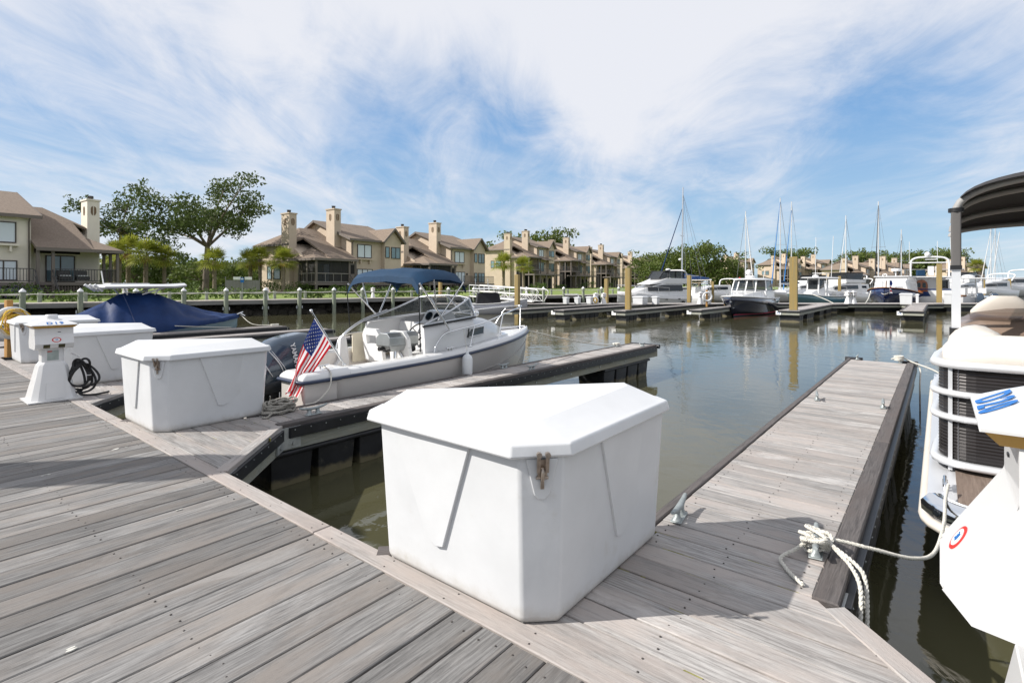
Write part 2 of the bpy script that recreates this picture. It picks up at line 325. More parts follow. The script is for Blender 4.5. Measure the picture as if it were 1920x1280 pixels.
# ------------------------------------------------------------------ water
def make_water():
    m = bpy.data.materials.new('harbour_water'); m.use_nodes = True; t = m.node_tree; L = t.links.new; b = t.nodes['Principled BSDF']
    b.inputs['Base Color'].default_value = (0.066, 0.063, 0.034, 1); b.inputs['Roughness'].default_value = 0.03; b.inputs['IOR'].default_value = 1.55
    g = N(t, 'ShaderNodeNewGeometry'); hs = []
    for sc, scale, k, rot in (((1, 1, 1), 3.4, 0.35, 20), ((1, 0.6, 1), 0.75, 1.0, -35), ((1.0, 0.5, 1), 11, 0.10, 50)):
        mp = N(t, 'ShaderNodeMapping'); mp.inputs['Scale'].default_value = sc; mp.inputs['Rotation'].default_value = (0, 0, R(rot)); L(g.outputs['Position'], mp.inputs[0])
        n = N(t, 'ShaderNodeTexNoise'); n.inputs['Scale'].default_value = scale; n.inputs['Detail'].default_value = 3; n.inputs['Roughness'].default_value = 0.5; n.inputs['Distortion'].default_value = 0.6; L(mp.outputs[0], n.inputs[0])
        hs.append(math_node(t, 'MULTIPLY', n.outputs[0], k))
    h = math_node(t, 'ADD', math_node(t, 'ADD', hs[0], hs[1]), hs[2])
    # calm and rippled patches
    n = N(t, 'ShaderNodeTexNoise'); n.inputs['Scale'].default_value = 0.16; n.inputs['Detail'].default_value = 3; L(g.outputs['Position'], n.inputs[0])
    r = N(t, 'ShaderNodeMapRange'); L(n.outputs[0], r.inputs[0]); r.inputs[1].default_value = 0.35; r.inputs[2].default_value = 0.65; r.inputs[3].default_value = 0.22; r.inputs[4].default_value = 1.25
    bp = N(t, 'ShaderNodeBump'); bp.inputs['Distance'].default_value = 0.017; L(h, bp.inputs['Height']); L(r.outputs[0], bp.inputs['Strength']); L(bp.outputs[0], b.inputs['Normal'])
    mb = MB(); mb.add([(-60, -40, 0), (900, -40, 0), (900, 2500, 0), (-60, 2500, 0)], [(0, 1, 2, 3)])
    tag(mb.build('water', m), kind='structure')
make_water()

# ------------------------------------------------------------------ near docks
PITCH = 0.149
def plank_mesh(poly, z0, z1, name, m, ch=0.004):   # board with eased top edges
    n = len(poly); c = Vector((sum(p[0] for p in poly)/n, sum(p[1] for p in poly)/n))
    ins = []
    for i in range(n):
        a, b, d = Vector(poly[i-1]), Vector(poly[i]), Vector(poly[(i+1) % n])
        e1 = (b-a).normalized(); e2 = (d-b).normalized(); n1 = Vector((-e1.y, e1.x)); n2 = Vector((-e2.y, e2.x)); k = 1+n1.dot(n2)
        ins.append(b+(n1+n2)/max(k, 0.3)*ch)
    mb = MB(); mb.loft([[(x, y, z0) for x, y in poly], [(x, y, z1-ch) for x, y in poly], [(p.x, p.y, z1) for p in ins]], 0, True, True, False)
    return mb.mesh(name, m)
def add_plank(parent, me, p, q, along_q, name='plank', dz=None):
    o = place(me, name, parent, (p, q, (random.uniform(-0.0025, 0.0025) if dz is None else dz)), (R(90) if along_q else 0)+random.uniform(-0.0008, 0.0008)); return o
dock_origin = (0, 0, DECK)
main = thing('main_dock', 'wide weathered grey plank dock walkway across the lower left foreground', 'dock', dock_origin, TH)
screws = MB()
def screw(mb, p, q, z=0.0012, r=0.0042): mb.lathe([(r, -0.004), (r, z), (r*0.6, z+0.001)], 6, (p, q, 0))
P0, P1 = -1.2, 1.50
wid = PITCH-0.0065
pl = [plank_mesh([(-(P1-P0)/2, -wid/2), ((P1-P0)/2, -wid/2), ((P1-P0)/2, wid/2), (-(P1-P0)/2, wid/2)], -0.038, 0, 'plank', W_MAIN) for wid in (PITCH-0.005, PITCH-0.007, PITCH-0.010)]
i0 = -14
for k in range(i0, 165):
    q = 1.13+k*PITCH
    add_plank(main, pl[random.choice((0, 1, 1, 2))], (P0+P1)/2+random.uniform(-0.004, 0.003), q+random.uniform(-0.001, 0.001), False)
    if q < 9:
        for p in (0.02, 0.78, 1.44):
            for s in (-0.036, 0.036): screw(screws, p+random.uniform(-0.012, 0.012), q+s)
# edge board in lengths, with its butt joints
q = -1.0; ends = [-1.0, 2.55, 6.2, 9.9, 13.6, 17.3, 21, 25]
for a, b in zip(ends[:-1], ends[1:]):
    L_ = b-a-0.008; me = plank_mesh([(-L_/2, -0.052), (L_/2, -0.052), (L_/2, 0.052), (-L_/2, 0.052)], -0.045, 0.004, 'edge_board', W_EDGE)
    add_plank(main, me, 1.556, (a+b)/2, True, 'edge_board', 0.0)
    for s in range(int(L_/0.42)+1):
        for d in (-0.03, 0.03): screw(screws, 1.556+d, a+0.06+s*0.42+random.uniform(-0.02, 0.02), 0.0055)
tag(screws.build('screw_heads', SCREW, main), kind='stuff')
rnd = random.Random(12); mb = MB()
for p_, q_, n_, s_ in ((1.30, 5.05, 3, 0.022), (0.80, 4.75, 3, 0.016), (1.15, 3.4, 2, 0.012), (0.5, 2.4, 2, 0.014)):
    for _ in range(n_):                                                # dried bird droppings
        cx, cy = p_+rnd.uniform(-1, 1)*s_*3, q_+rnd.uniform(-1, 1)*s_; r_ = rnd.uniform(0.2, 0.7)*s_; mb.prism([(cx+r_*rnd.uniform(0.5, 1.3)*2.0*math.cos(a), cy+r_*rnd.uniform(0.4, 1.0)*math.sin(a)) for a in [2*math.pi*i/11 for i in range(11)]], 0.0, 0.0042)
tag(mb.build('bird_droppings', mat('dried_white', (0.55, 0.54, 0.50), 0.9, var=0.15, vscale=40), main), kind='stuff')
mb = MB(); mb.box(P0, 1.598, -1.0, 25, -0.24, -0.046); mb.build('waler', W_WALE, main)
mb = MB()
for k in range(13): mb.box(P0+0.1, 1.45, -0.8+k*2.0, 0.9+k*2.0, -0.75, -0.245)
tag(mb.build('floats', FLOATM, main), kind='stuff')

def finger(label, qa, qb, pend, gl, gr, detail=True, rail_l=True, rail_r=True, far=None, pstart=1.612):
    """One finger pier in dock axes: runs along p between qa (right) and qb (left); gl, gr are the corner gussets' legs."""
    t = thing('finger_pier', label, 'dock', dock_origin if far is None else (far[0], far[1], DECK), TH if far is None else far[2], 'finger piers')
    rw, rl = (0.105 if rail_r else 0), (0.062 if rail_l else 0)
    def lim(p):
        a = qa-max(0, gr-(p-pstart)) if gr else qa; b = qb+max(0, gl-(p-pstart)) if gl else qb
        return a, b
    sc = MB(); moss = MB()
    if detail:
        std = None; k = 0; p = pstart+0.003
        while p+PITCH < pend:
            p1 = p+PITCH-0.007; a0, b0 = lim(p); a1, b1 = lim(p1)
            straight = a0 == qa and b0 == qb and a1 == qa and b1 == qb
            ra = rw if (p-pstart) > gr-0.02 or not gr else 0.0
            rb = rl if (p-pstart) > gl-0.02 or not gl else 0.0
            if not rail_r: ra = 0
            A0, A1 = a0+ra+(0.10 if gr and not ra else 0), a1+ra+(0.10 if gr and not ra else 0)
            B0, B1 = b0-rb-(0.10 if gl and not rb else 0), b1-rb-(0.10 if gl and not rb else 0)
            if B0-A0 > 0.05:
                if straight and std: me, c, ln = std
                else:
                    c = (min(A0, A1)+max(B0, B1))/2; ln = 0
                    # local x along q; local y = -p
                    me = plank_mesh([(A1-c, -(p1-p)/2), (B1-c, -(p1-p)/2), (B0-c, (p1-p)/2), (A0-c, (p1-p)/2)], -0.038, 0, 'plank', W_FING)
                    if straight: std = (me, c, ln)
                add_plank(t, me, (p+p1)/2, c, True)
                if p < 5.5:
                    for qq in (A0+0.05, (A0+B0)/2, B0-0.05):
                        for s in (0.035, PITCH-0.045): screw(sc, p+s, qq+random.uniform(-0.015, 0.015))
                if p < 2.6 and gr:
                    for _ in range(5):
                        u = random.random(); qq = lerp(A0, B0, u); w_ = random.uniform(0.02, 0.09)
                        moss.box(p1+0.0005, p1+0.0065, qq, qq+w_, -0.03, -0.004+random.uniform(-0.004, 0.002))
            p += PITCH
    else:
        poly = [(pstart, lim(pstart)[0])]+([(pstart+gr, qa)] if gr else [])+[(pend, qa), (pend, qb)]+([(pstart+gl, qb)] if gl else [])+[(pstart, lim(pstart)[1])]
        mb = MB(); mb.prism(poly, -0.04, 0.0); mb.build('deck', W_FING, t)
    if sc.v: tag(sc.build('screw_heads', SCREW, t), kind='stuff')
    if moss.v: tag(moss.build('moss_in_joints', MOSS, t), kind='stuff')
    # rail boards on top of both edges
    def railboard(a, b, w_, side):
        a = Vector(a); b = Vector(b); L_ = (b-a).length; me = plank_mesh([(-L_/2, -w_/2), (L_/2, -w_/2), (L_/2, w_/2), (-L_/2, w_/2)], -0.042, 0.010, 'rail_board', W_RAIL, 0.006)
        o = place(me, 'rail_board', t, ((a.x+b.x)/2, (a.y+b.y)/2, 0), math.atan2(b.y-a.y, b.x-a.x)); return o
    if rail_r:
        n = 3 if detail else 1; x0 = pstart+gr-0.03
        for k in range(n): railboard((lerp(x0, pend, k/n)+0.004, qa+rw/2), (lerp(x0, pend, (k+1)/n)-0.004, qa+rw/2), rw-0.008, -1)
    if rail_l:
        n = 3 if detail else 1; x0 = pstart+gl
        for k in range(n): railboard((lerp(x0, pend, k/n)+0.004, qb-rl/2), (lerp(x0, pend, (k+1)/n)-0.004, qb-rl/2), rl-0.008, 1)
    g = 0.035
    for gg, q_, sgn, nm in ((gr, qa, -1, 0), (gl, qb, 1, 1)):          # diagonal boards over the gussets
        if not gg: continue
        a = Vector((pstart+0.0, q_+sgn*gg)); b = Vector((pstart+gg, q_)); d = (b-a).normalized(); nrm = Vector((-d.y, d.x))*(-sgn)*-1
        inn = Vector((-0.7071, -0.7071*sgn))*0.045
        L_ = (b-a).length-0.04; me = plank_mesh([(-L_/2, -0.045), (L_/2, -0.045), (L_/2, 0.045), (-L_/2, 0.045)], -0.042, 0.006, 'gusset_board', W_RAIL if (sgn < 0 and rail_r == 'both') or sgn > 0 else W_FING)
        place(me, 'gusset_board', t, ((a.x+b.x)/2+inn.x, (a.y+b.y)/2+inn.y, 0), math.atan2(d.y, d.x))
    # walers, fenders, bolts, brackets
    path_r = ([(pstart, qa-gr), (pstart+gr, qa)] if gr else [(pstart, qa)])+[(pend, qa)]
    path_l = ([(pstart, qb+gl), (pstart+gl, qb)] if gl else [(pstart, qb)])+[(pend, qb)]
    bolts = MB()
    def strip(path, sgn, off0, off1, z0, z1, name, m, i0=0, bevel=0.0, cut=0.0):
        for (a, b) in list(zip(path[:-1], path[1:]))[i0:]:
            a = Vector(a); b = Vector(b); d = (b-a).normalized(); nv = Vector((-d.y, d.x))*sgn
            a2 = a+d*cut; b2 = b-d*cut
            mb = MB(); q4 = [a2+nv*off0, b2+nv*off0, b2+nv*off1, a2+nv*off1]
            if sgn < 0: q4 = q4[::-1]
            mb.prism([(v.x, v.y) for v in q4], z0, z1); mb.build(name, m, t, bevel=bevel, seg=3)
    for path, sgn in ((path_r, -1), (path_l, 1)):
        strip(path, sgn, -0.06, -0.012, -0.24, -0.045, 'waler', W_WALE)
        if detail:
            strip(path, sgn, -0.014, 0.030, -0.125, -0.030, 'fender_strip', RUBBER, 0, 0.018, 0.05)
            for (a, b) in zip(path[:-1], path[1:]):
                a = Vector(a); b = Vector(b); d = (b-a).normalized(); nv = Vector((-d.y, d.x))*sgn; n = int((b-a).length/0.16)
                for k in range(n):
                    c = a+d*(0.1+k*0.16)+nv*(-0.012)
                    if k % 3 == 0:
                        z = -0.17+0.035*((k//3) % 2); bolts.tube([(c.x, c.y, z), (c.x+nv.x*0.012, c.y+nv.y*0.012, z)], 0.014, 8)
                    c = a+d*(0.1+k*0.16)+nv*0.030
                    if (b-a).length > 0.3: bolts.tube([(c.x, c.y, -0.052), (c.x+nv.x*0.003, c.y+nv.y*0.003, -0.052)], 0.006, 6)
        else:
            strip(path, sgn, -0.014, 0.022, -0.115, -0.028, 'fender_strip', RUBBER)
        gg = gr if sgn < 0 else gl; q_ = qa if sgn < 0 else qb
        if gg and detail:                                              # steel knee plates where the gusset meets dock and finger
            for (cx, cy), dirs in (((pstart+gg, q_), ((1, 0), (-0.7071, 0.7071*sgn))), ((pstart, q_+sgn*gg), ((0.7071, -0.7071*sgn),))):
                mb = MB()
                for d in dirs:
                    nv = Vector((-d[1], d[0])); 
                    if nv.dot(Vector((0.5, sgn))) < 0: nv = -nv
                    a = Vector((cx, cy))+nv*-0.010; b = a+Vector(d)*0.17; a2 = a+nv*0.016; b2 = b+nv*0.016
                    poly = [a, b, b2, a2]
                    if (b-a).cross(a2-a) < 0: poly = poly[::-1]
                    mb.prism([(v.x, v.y) for v in poly], -0.225, -0.028)
                    for kz in (-0.08, -0.18):
                        c = a+Vector(d)*0.10+nv*0.016; mb.tube([(c.x, c.y, kz), (c.x+nv.x*0.014, c.y+nv.y*0.014, kz)], 0.017, 6)
                mb.build('knee_plate', GALV, t)
    if bolts.v: tag(bolts.build('bolts', GALV, t), kind='stuff')
    mb = MB(); mb.box(pend, pend+0.045, qa+0.002, qb-0.002, -0.24, -0.045); mb.build('end_waler', W_WALE, t)
    if detail:
        mb = MB()
        if qb-qa > 0.8:
            for s0, s1 in ((qa-0.04, qa+0.22), (qb-0.22, qb+0.04)):
                mb2 = MB(); mb2.tube([(pend+0.06, s0, -0.02), (pend+0.06, s1, -0.02)], 0.045, 10); mb2.build('corner_bumper', RUBBER, t)
        else:
            mb2 = MB(); mb2.tube([(pend+0.06, qa-0.04, -0.03), (pend+0.06, qb+0.02, -0.03)], 0.045, 10); mb2.build('corner_bumper', RUBBER, t)
    else:
        mb2 = MB(); mb2.box(pend+0.046, pend+0.075, qa-0.02, qb+0.02, -0.115, -0.028); mb2.build('end_fender', RUBBER, t)
    # floats in pairs with open gaps
    p = pstart+0.75; k = 0
    while p < pend-0.4:
        e = min(p+(1.9 if k % 2 == 0 else 1.35), pend-0.05); mb = MB(); n = max(1, int((e-p)/0.42))
        for i in range(n):
            x0, x1 = lerp(p, e, i/n), lerp(p, e, (i+1)/n)-0.05
            mb.hexa([(x0+0.03, qa+0.06, -0.78), (x1-0.03, qa+0.06, -0.78), (x1-0.03, qb-0.06, -0.78), (x0+0.03, qb-0.06, -0.78)], [(x0, qa+0.02, -0.265), (x1, qa+0.02, -0.265), (x1, qb-0.02, -0.265), (x0, qb-0.02, -0.265)])
        mb.box(p-0.02, e, qa-0.01, qb+0.01, -0.29, -0.245)
        mb.build('float', FLOATM, t, bevel=0.012 if detail else 0, seg=1)
        p = e+(1.0 if k % 2 == 0 else 1.9); k += 1
    return t
F_R = finger('broad bleached plank finger pier running from right foreground out into the water', 0.31, 1.255, 10.95, 0.92, 0.90, rail_l=True)
F_L = finger('narrow plank finger pier with black fender beside the white cuddy boat', 4.70, 5.31, 10.75, 0.80, 0.86)
F_3 = finger('finger pier almost hidden behind the far side of the white cuddy boat', 8.04, 8.65, 9.8, 0.80, 0.86)
F_4 = finger('finger pier with pale deck seen just beyond the outboard engine', 11.05, 11.65, 9.6, 0.80, 0.80, detail=False)
F_5 = finger('finger pier with white edge in the middle of three behind the dock boxes', 13.75, 14.36, 8.72, 0.80, 0.80, detail=False)
F_6 = finger('finger pier directly alongside the navy covered boat', 15.75, 16.35, 8.4, 0.80, 0.80, detail=False)
# ------------------------------------------------------------------ corner dock boxes
def make_box(label):
    """Three-sided fibreglass dock box. Local origin at its right-angled corner; legs along +x and +y."""
    t = thing('dock_box', label, 'dock box', group='white dock boxes on the docks')
    B = [(0.01, 0.11), (0.09, 0.0), (0.97, 0.0), (1.0, 0.03), (1.0, 0.075), (0.03, 0.93), (0.0, 0.90)]          # base outline
    def grow(P, d, e=0.0):
        n = len(P); out = []
        for i in range(n):
            a, b, c = Vector(P[i-1]), Vector(P[i]), Vector(P[(i+1) % n]); e1 = (b-a).normalized(); e2 = (c-b).normalized()
            n1 = Vector((e1.y, -e1.x)); n2 = Vector((e2.y, -e2.x)); out.append(b+(n1+n2)/max(0.25, 1+n1.dot(n2))*d)
        return [(p.x, p.y) for p in out]
    B = [(0.0, 0.105), (0.10, 0.0), (0.985, 0.0), (1.02, 0.045), (0.06, 0.945), (0.0, 0.905)]
    T = grow(B, 0.035)
    mb = MB(); zs = [(0.0, -0.012), (0.014, 0.0), (0.30, 0.016), (0.655, 0.035)]
    mb.loft([[(x, y, z) for x, y in grow(B, g)] for z, g in zs], 0, True, True, False)
    body = mb.build('body', GELW, t, bevel=0.013, seg=3)
    # moulded reinforcing ribs: a raised V step on each leg, and the latch boss
    def plate(outline, fn, d, soft, nm='moulded_rib'):                                  # raised pad whose rim slopes back into the wall on one side
        mb = MB(); n = len(outline); vs = [fn(a, b, -0.006) for a, b in outline]+[fn(a, b, d if s else -0.003) for (a, b), s in zip(outline, soft)]
        mb.add(vs, [tuple(range(n, 2*n))]+[(i, (i+1) % n, n+(i+1) % n, n+i) for i in range(n)]); mb.build(nm, GELW, t, bevel=0.004, seg=2)
    fL = lambda a, b, c: (-(0.0+0.035*b/0.655+c), a, b)
    fR = lambda a, b, c: (a, -(0.0+0.035*b/0.655+c), b)
    out = [(0.335, 0.648), (0.515, 0.175), (0.56, 0.165), (0.64, 0.185), (0.80, 0.30), (0.86, 0.648)]
    plate(out, fL, 0.014, [1, 1, 1, 0, 0, 0])
    plate([(a+0.02, b) for a, b in out][::-1], fR, 0.012, [0, 0, 0, 1, 1, 1])
    # latch boss on the chamfer
    c0, c1 = Vector((0.0, 0.105)), Vector((0.10, 0.0)); mid = (c0+c1)/2; d = (c1-c0).normalized(); nv = Vector((-d.y, d.x))
    if nv.dot(Vector((-1, -1))) < 0: nv = -nv
    fC = lambda a, b, c: (mid.x+d.x*a+nv.x*(0.035*b/0.655+c), mid.y+d.y*a+nv.y*(0.035*b/0.655+c), b)
    plate([(-0.062, 0.645), (-0.028, 0.505), (-0.012, 0.488), (0.012, 0.488), (0.028, 0.505), (0.062, 0.645)], fC, 0.012, [1]*6, 'latch_boss')
    # lid: rim, sloped shoulder, tilted flat top
    rim = [(-0.082, 0.095), (0.098, -0.066), (1.035, -0.058), (1.105, 0.035), (0.06, 1.05), (-0.07, 0.985)]
    rim0 = grow(rim, 0.0); r1 = grow(rim, -0.010); sh = grow(rim, -0.045); top = grow(rim, -0.145)
    top = [(0.10, 0.20), (0.175, 0.128), (0.90, 0.115), (0.955, 0.16), (0.115, 0.915), (0.085, 0.875)]
    tz = lambda x, y: 0.738+0.040*min(1, max(x, y)/0.95)
    lid = MB()
    lid.loft([[(x, y, 0.648) for x, y in grow(rim, -0.022)], [(x, y, 0.648) for x, y in rim0], [(x, y, 0.660) for x, y in rim0], [(x, y, 0.700) for x, y in r1], [(x, y, 0.708) for x, y in sh], [(x, y, tz(x, y)) for x, y in top]], 0, True, True, False)
    lid.build('lid', GELW, t, bevel=0.010, seg=3)
    # latch: two bolts, hasp and staple
    la = MB()
    for s in (-0.016, 0.016):
        c = fC(s, 0.672, 0.045); c2 = fC(s, 0.672, 0.060); la.tube([c, c2], 0.0105, 10)
        la.hexa([fC(s-0.007, 0.662, 0.044), fC(s+0.007, 0.662, 0.044), fC(s+0.007, 0.662, 0.052), fC(s-0.007, 0.662, 0.052)][::1], [fC(s-0.006, 0.60, 0.030), fC(s+0.006, 0.60, 0.030), fC(s+0.006, 0.60, 0.038), fC(s-0.006, 0.60, 0.038)])
    for z0, z1, hw in ((0.645, 0.610, 0.020), (0.610, 0.575, 0.018)):
        la.hexa([fC(-hw, z1, 0.012), fC(hw, z1, 0.012), fC(hw, z1, 0.022), fC(-hw, z1, 0.022)], [fC(-hw, z0, 0.016), fC(hw, z0, 0.016), fC(hw, z0, 0.028), fC(-hw, z0, 0.028)])
    la.tube([fC(0, 0.615, 0.03), fC(0, 0.60, 0.040), fC(0, 0.57, 0.032)], 0.007, 8)
    la.hexa([fC(-0.007, 0.535, 0.020), fC(0.007, 0.535, 0.020), fC(0.007, 0.535, 0.028), fC(-0.007, 0.535, 0.028)], [fC(-0.006, 0.58, 0.020), fC(0.006, 0.58, 0.020), fC(0.006, 0.58, 0.029), fC(-0.006, 0.58, 0.029)])
    la.tube([fC(-0.023, 0.575, 0.018), fC(0.023, 0.575, 0.018)], 0.006, 8)
    la.build('latch', DSTEEL, t)
    return t
BZ = DECK+0.004
box1 = make_box('nearest white triangular dock box filling the centre foreground')
pp = pq(1.595, 1.135); box1.location = (pp.x, pp.y, BZ); box1.rotation_euler = (0, 0, TH)
for (p, q, s, lab) in ((1.63, 5.255, 0.93, 'white triangular dock box in front of the outboard engine'),
                       (1.63, 8.60, 0.95, 'white dock box standing half behind the shore power pedestal marked D19'),
                       (1.70, 11.62, 0.95, 'white dock box standing beside the ochre post with life ring')):
    pp = pq(p, q); dup(box1, (pp.x, pp.y, BZ), TH, lab, (s, s, 0.97))

# ------------------------------------------------------------------ shore power pedestals
YEL = mat('amber_lens', (0.50, 0.27, 0.03), 0.35, var=0.2, vscale=8)
BLUEP = mat('blue_paint', (0.01, 0.13, 0.42), 0.5)
REDP = mat('red_print', (0.55, 0.02, 0.015), 0.5)
GREYP = mat('grey_label', (0.33, 0.38, 0.36), 0.5, var=0.15, vscale=20)
STICK = mat('sticker_white', (0.75, 0.75, 0.75), 0.4)
def pedestal(label, name_txt, face, dr=0.0, grp='shore power pedestals'):
    """Faces its receptacles along +y and -y. face: side (+1, -1) whose roof carries the number."""
    t = thing('power_pedestal', label, 'power pedestal', group=grp)
    sq = lambda hx, hy, z: [(-hx, -hy, z), (hx, -hy, z), (hx, hy, z), (-hx, hy, z)]
    oc = lambda h, z, c=0.28: [(h*a, h*b, z) for a, b in ((-1+c, -1), (1-c, -1), (1, -1+c), (1, 1-c), (1-c, 1), (-1+c, 1), (-1, 1-c), (-1, -1+c))]
    mb = MB(); mb.loft([sq(0.235, 0.235, 0), sq(0.235, 0.235, 0.014)], 0, True, True, False); mb.build('base_plate', GEL, t, bevel=0.004)
    mb = MB(); mb.loft([oc(0.205, 0.012), oc(0.165, 0.205), oc(0.163, 0.209), oc(0.128, 0.385), oc(0.10, 0.425-dr*0.5), oc(0.099, 0.585-dr)], 0, True, True, False); mb.build('column', GEL, t, bevel=0.005)
    for s in (-1, 1):
        mb = MB(); mb.add([(-0.085, s*0.2035, 0.03), (0.085, s*0.2035, 0.03), (0.075, s*0.1675, 0.198), (-0.075, s*0.1675, 0.198)], [(0, 1, 2, 3) if s < 0 else (3, 2, 1, 0)]); 
        v = mb.v; mb.add([(x, y+s*0.006, z) for x, y, z in v], [(0, 1, 2, 3) if s < 0 else (3, 2, 1, 0)])
        mb.add(v+[(x, y+s*0.006, z) for x, y, z in v], [(0, 1, 5, 4), (1, 2, 6, 5), (2, 3, 7, 6), (3, 0, 4, 7)]); mb.build('access_panel', GEL, t)
    # head: section in (y, z) swept along x; a hood leans out over the sockets on both sides
    ex = dr*0.92; prof = [(0.085, 0.575-dr), (0.125, 0.575-dr), (0.155+ex*0.7, 0.585-dr), (0.178+ex, 0.635-dr), (0.150, 0.725-dr*0.25), (0.142, 0.735-dr*0.25), (0.142, 0.815)]; prof = [(-a, b) for a, b in prof]+prof[::-1]
    mb = MB(); mb.prism(prof[::-1], -0.168, 0.168, 0, lambda a, b, c: (c, a, b)); mb.build('head', GEL, t, bevel=0.006)
    for s in (-1, 1):
        mb = MB(); mb.prism([(0.1505, 0.7235-dr*0.25), (0.1815+ex, 0.634-dr), (0.1765+ex, 0.626-dr), (0.1450, 0.7235-dr*0.25)] , -0.135, 0.135, 0, lambda a, b, c: (c, s*a, b)); mb.build('socket_hood', GEL, t, fix=True)
        for x in (-0.07, 0.06):
            mb = MB(); mb.prism([(0.178+ex, 0.628-dr), (0.160+ex*0.7, 0.588-dr), (0.150+ex*0.7, 0.592-dr), (0.168+ex, 0.632-dr)], x-0.028, x+0.028, 0, lambda a, b, c: (c, s*(a+0.0015), b)); mb.build('socket', mat('socket_dark', (0.05, 0.045, 0.02), 0.5, stain=((0.35, 0.30, 0.08), 30, 0.55)), t, fix=True)
        o = Vector((0.015, s*(lerp(0.1505, 0.1815+ex, 0.52 if not dr else 0.70)+0.0005), lerp(0.7235-dr*0.25, 0.634-dr, 0.52 if not dr else 0.70))); fr = frame(o, (-s, 0, 0), (0, -s*(0.031+ex), 0.0895+dr*0.75))
        for r0, r1, m_, dz in ((0.0, 0.033, REDP, 0.0016), (0.0, 0.024, STICK, 0.0028)):
            mb = MB(); mb.lathe([(r1, -0.004), (r1, dz)], 24); st = mb.build('sticker', m_, t); st.matrix_local = fr @ Matrix.Diagonal((1.25, 0.85, 1, 1))
        text_mesh('30', 0.026, BLUEP, 'sticker_print', t, fr @ Matrix.Translation((0, 0, 0.0036)), 0.0003)
        mb = MB(); mb.box(-0.055, 0.045, s*0.1005-0.002, s*0.1005+0.002, 0.445-dr*0.6, 0.555-dr); mb.build('instruction_label', GREYP, t)
        mb = MB(); mb.box(-0.052, -0.012, s*0.1035-0.001, s*0.1035+0.001, 0.540-dr, 0.550-dr); mb.build('label_print', REDP, t)
        mb = MB(); mb.box(0.03, 0.055, s*0.1425-0.003, s*0.1425+0.003, 0.758, 0.764); mb.build('slot', BLACK, t)
    mb = MB(); mb.loft([sq(0.172, 0.172, 0.813), sq(0.198, 0.198, 0.838)], 0, True, True, False); mb.build('lens', YEL, t)
    mb = MB(); mb.loft([sq(0.205, 0.205, 0.838), sq(0.207, 0.207, 0.846), sq(0.150, 0.150, 0.872), sq(0.062, 0.062, 0.908)], 0, True, True, False); mb.build('cap', GEL, t, bevel=0.003)
    mb = MB(); mb.lathe([(0.058, 0.905), (0.058, 0.948), (0.050, 0.954)], 20); mb.build('cap_vent', GEL, t)
    if name_txt:
        for s in (face,):
            n = Vector((0, s*0.030, 0.062)).normalized(); o = Vector((0, s*0.172, 0.8635))+n*0.001
            text_mesh(name_txt, 0.075 if not dr else 0.098, BLUEP, 'number', t, frame(o, (-s, 0, 0), (0, -s*0.9, 0.42)), 0.0004, spacing=1.25)
    return t
ped1 = pedestal('white shore power pedestal marked D19 with coiled black cord', 'D19', -1)
pp = pq(1.40, 7.86); ped1.location = (pp.x, pp.y, DECK+0.003); ped1.rotation_euler = (0, 0, TH+R(0))
ped2 = pedestal('white shore power pedestal marked D20, cut off by the frame at lower right', 'D20', 1, 0.095)
pp = pq(1.615, -0.262); ped2.location = (pp.x, pp.y, DECK+0.006); ped2.rotation_euler = (0, 0, TH); ped2.scale = (0.93, 0.97, 1.19)

# black cord hung in loops on the first pedestal
def hose():
    mb = MB(); rnd = random.Random(3)
    c = Vector((0.235, -0.10, 0.33)); pts = []
    for k in range(5):                                                # long hanging loops
        w_ = 0.055+0.012*k; h0 = 0.42-0.01*k; h1 = 0.05+0.035*((k*2) % 3); ox = 0.014*k-0.03; oy = -0.018*k
        for i in range(14):
            a = 2*math.pi*i/14; z = lerp(h1, h0, 0.5+0.5*math.cos(a)); pts.append((c.x+ox+w_*math.sin(a)*(1.25-0.5*math.cos(a)), c.y+oy+0.02*math.sin(2*a), z))
    mb.tube(curve(pts, 3), 0.0125, 8)
    knot = [(c.x+0.075*math.sin(a*1.0)*1.0, c.y-0.07+0.025*math.cos(3*a), 0.39+0.05*math.sin(2*a+0.6)) for a in [2*math.pi*i/40 for i in range(41)]]
    mb.tube(curve(knot, 2), 0.0125, 8)
    tail = [(c.x-0.03, c.y-0.02, 0.10), (c.x+0.0, c.y-0.05, 0.03), (c.x+0.10, c.y-0.10, 0.016), (c.x+0.20, c.y-0.06, 0.014), (c.x+0.27, c.y-0.02, 0.014)]
    mb.tube(curve(tail, 5), 0.0125, 8)
    t = thing('shore_power_cable', 'coiled black shore power cord hanging beside the pedestal marked D19', 'cord', ped1.location, TH)
    mb.build('cord', BLACK, t)
    m2 = MB(); m2.lathe([(0.015, 0), (0.020, 0.01), (0.021, 0.075), (0.016, 0.10)], 12, (c.x+0.065, c.y-0.09, 0.18)); m2.build('plug', BLACK, t)
    m2 = MB(); m2.lathe([(0.0218, 0.066), (0.0218, 0.074)], 12, (c.x+0.065, c.y-0.09, 0.18)); m2.build('plug_band', STICK, t)
    m2 = MB(); m2.tube([(0.17, -0.02, 0.50), (0.215, -0.06, 0.475), (0.235, -0.10, 0.45)], 0.007, 6); m2.build('hook', STEEL, t)
hose()

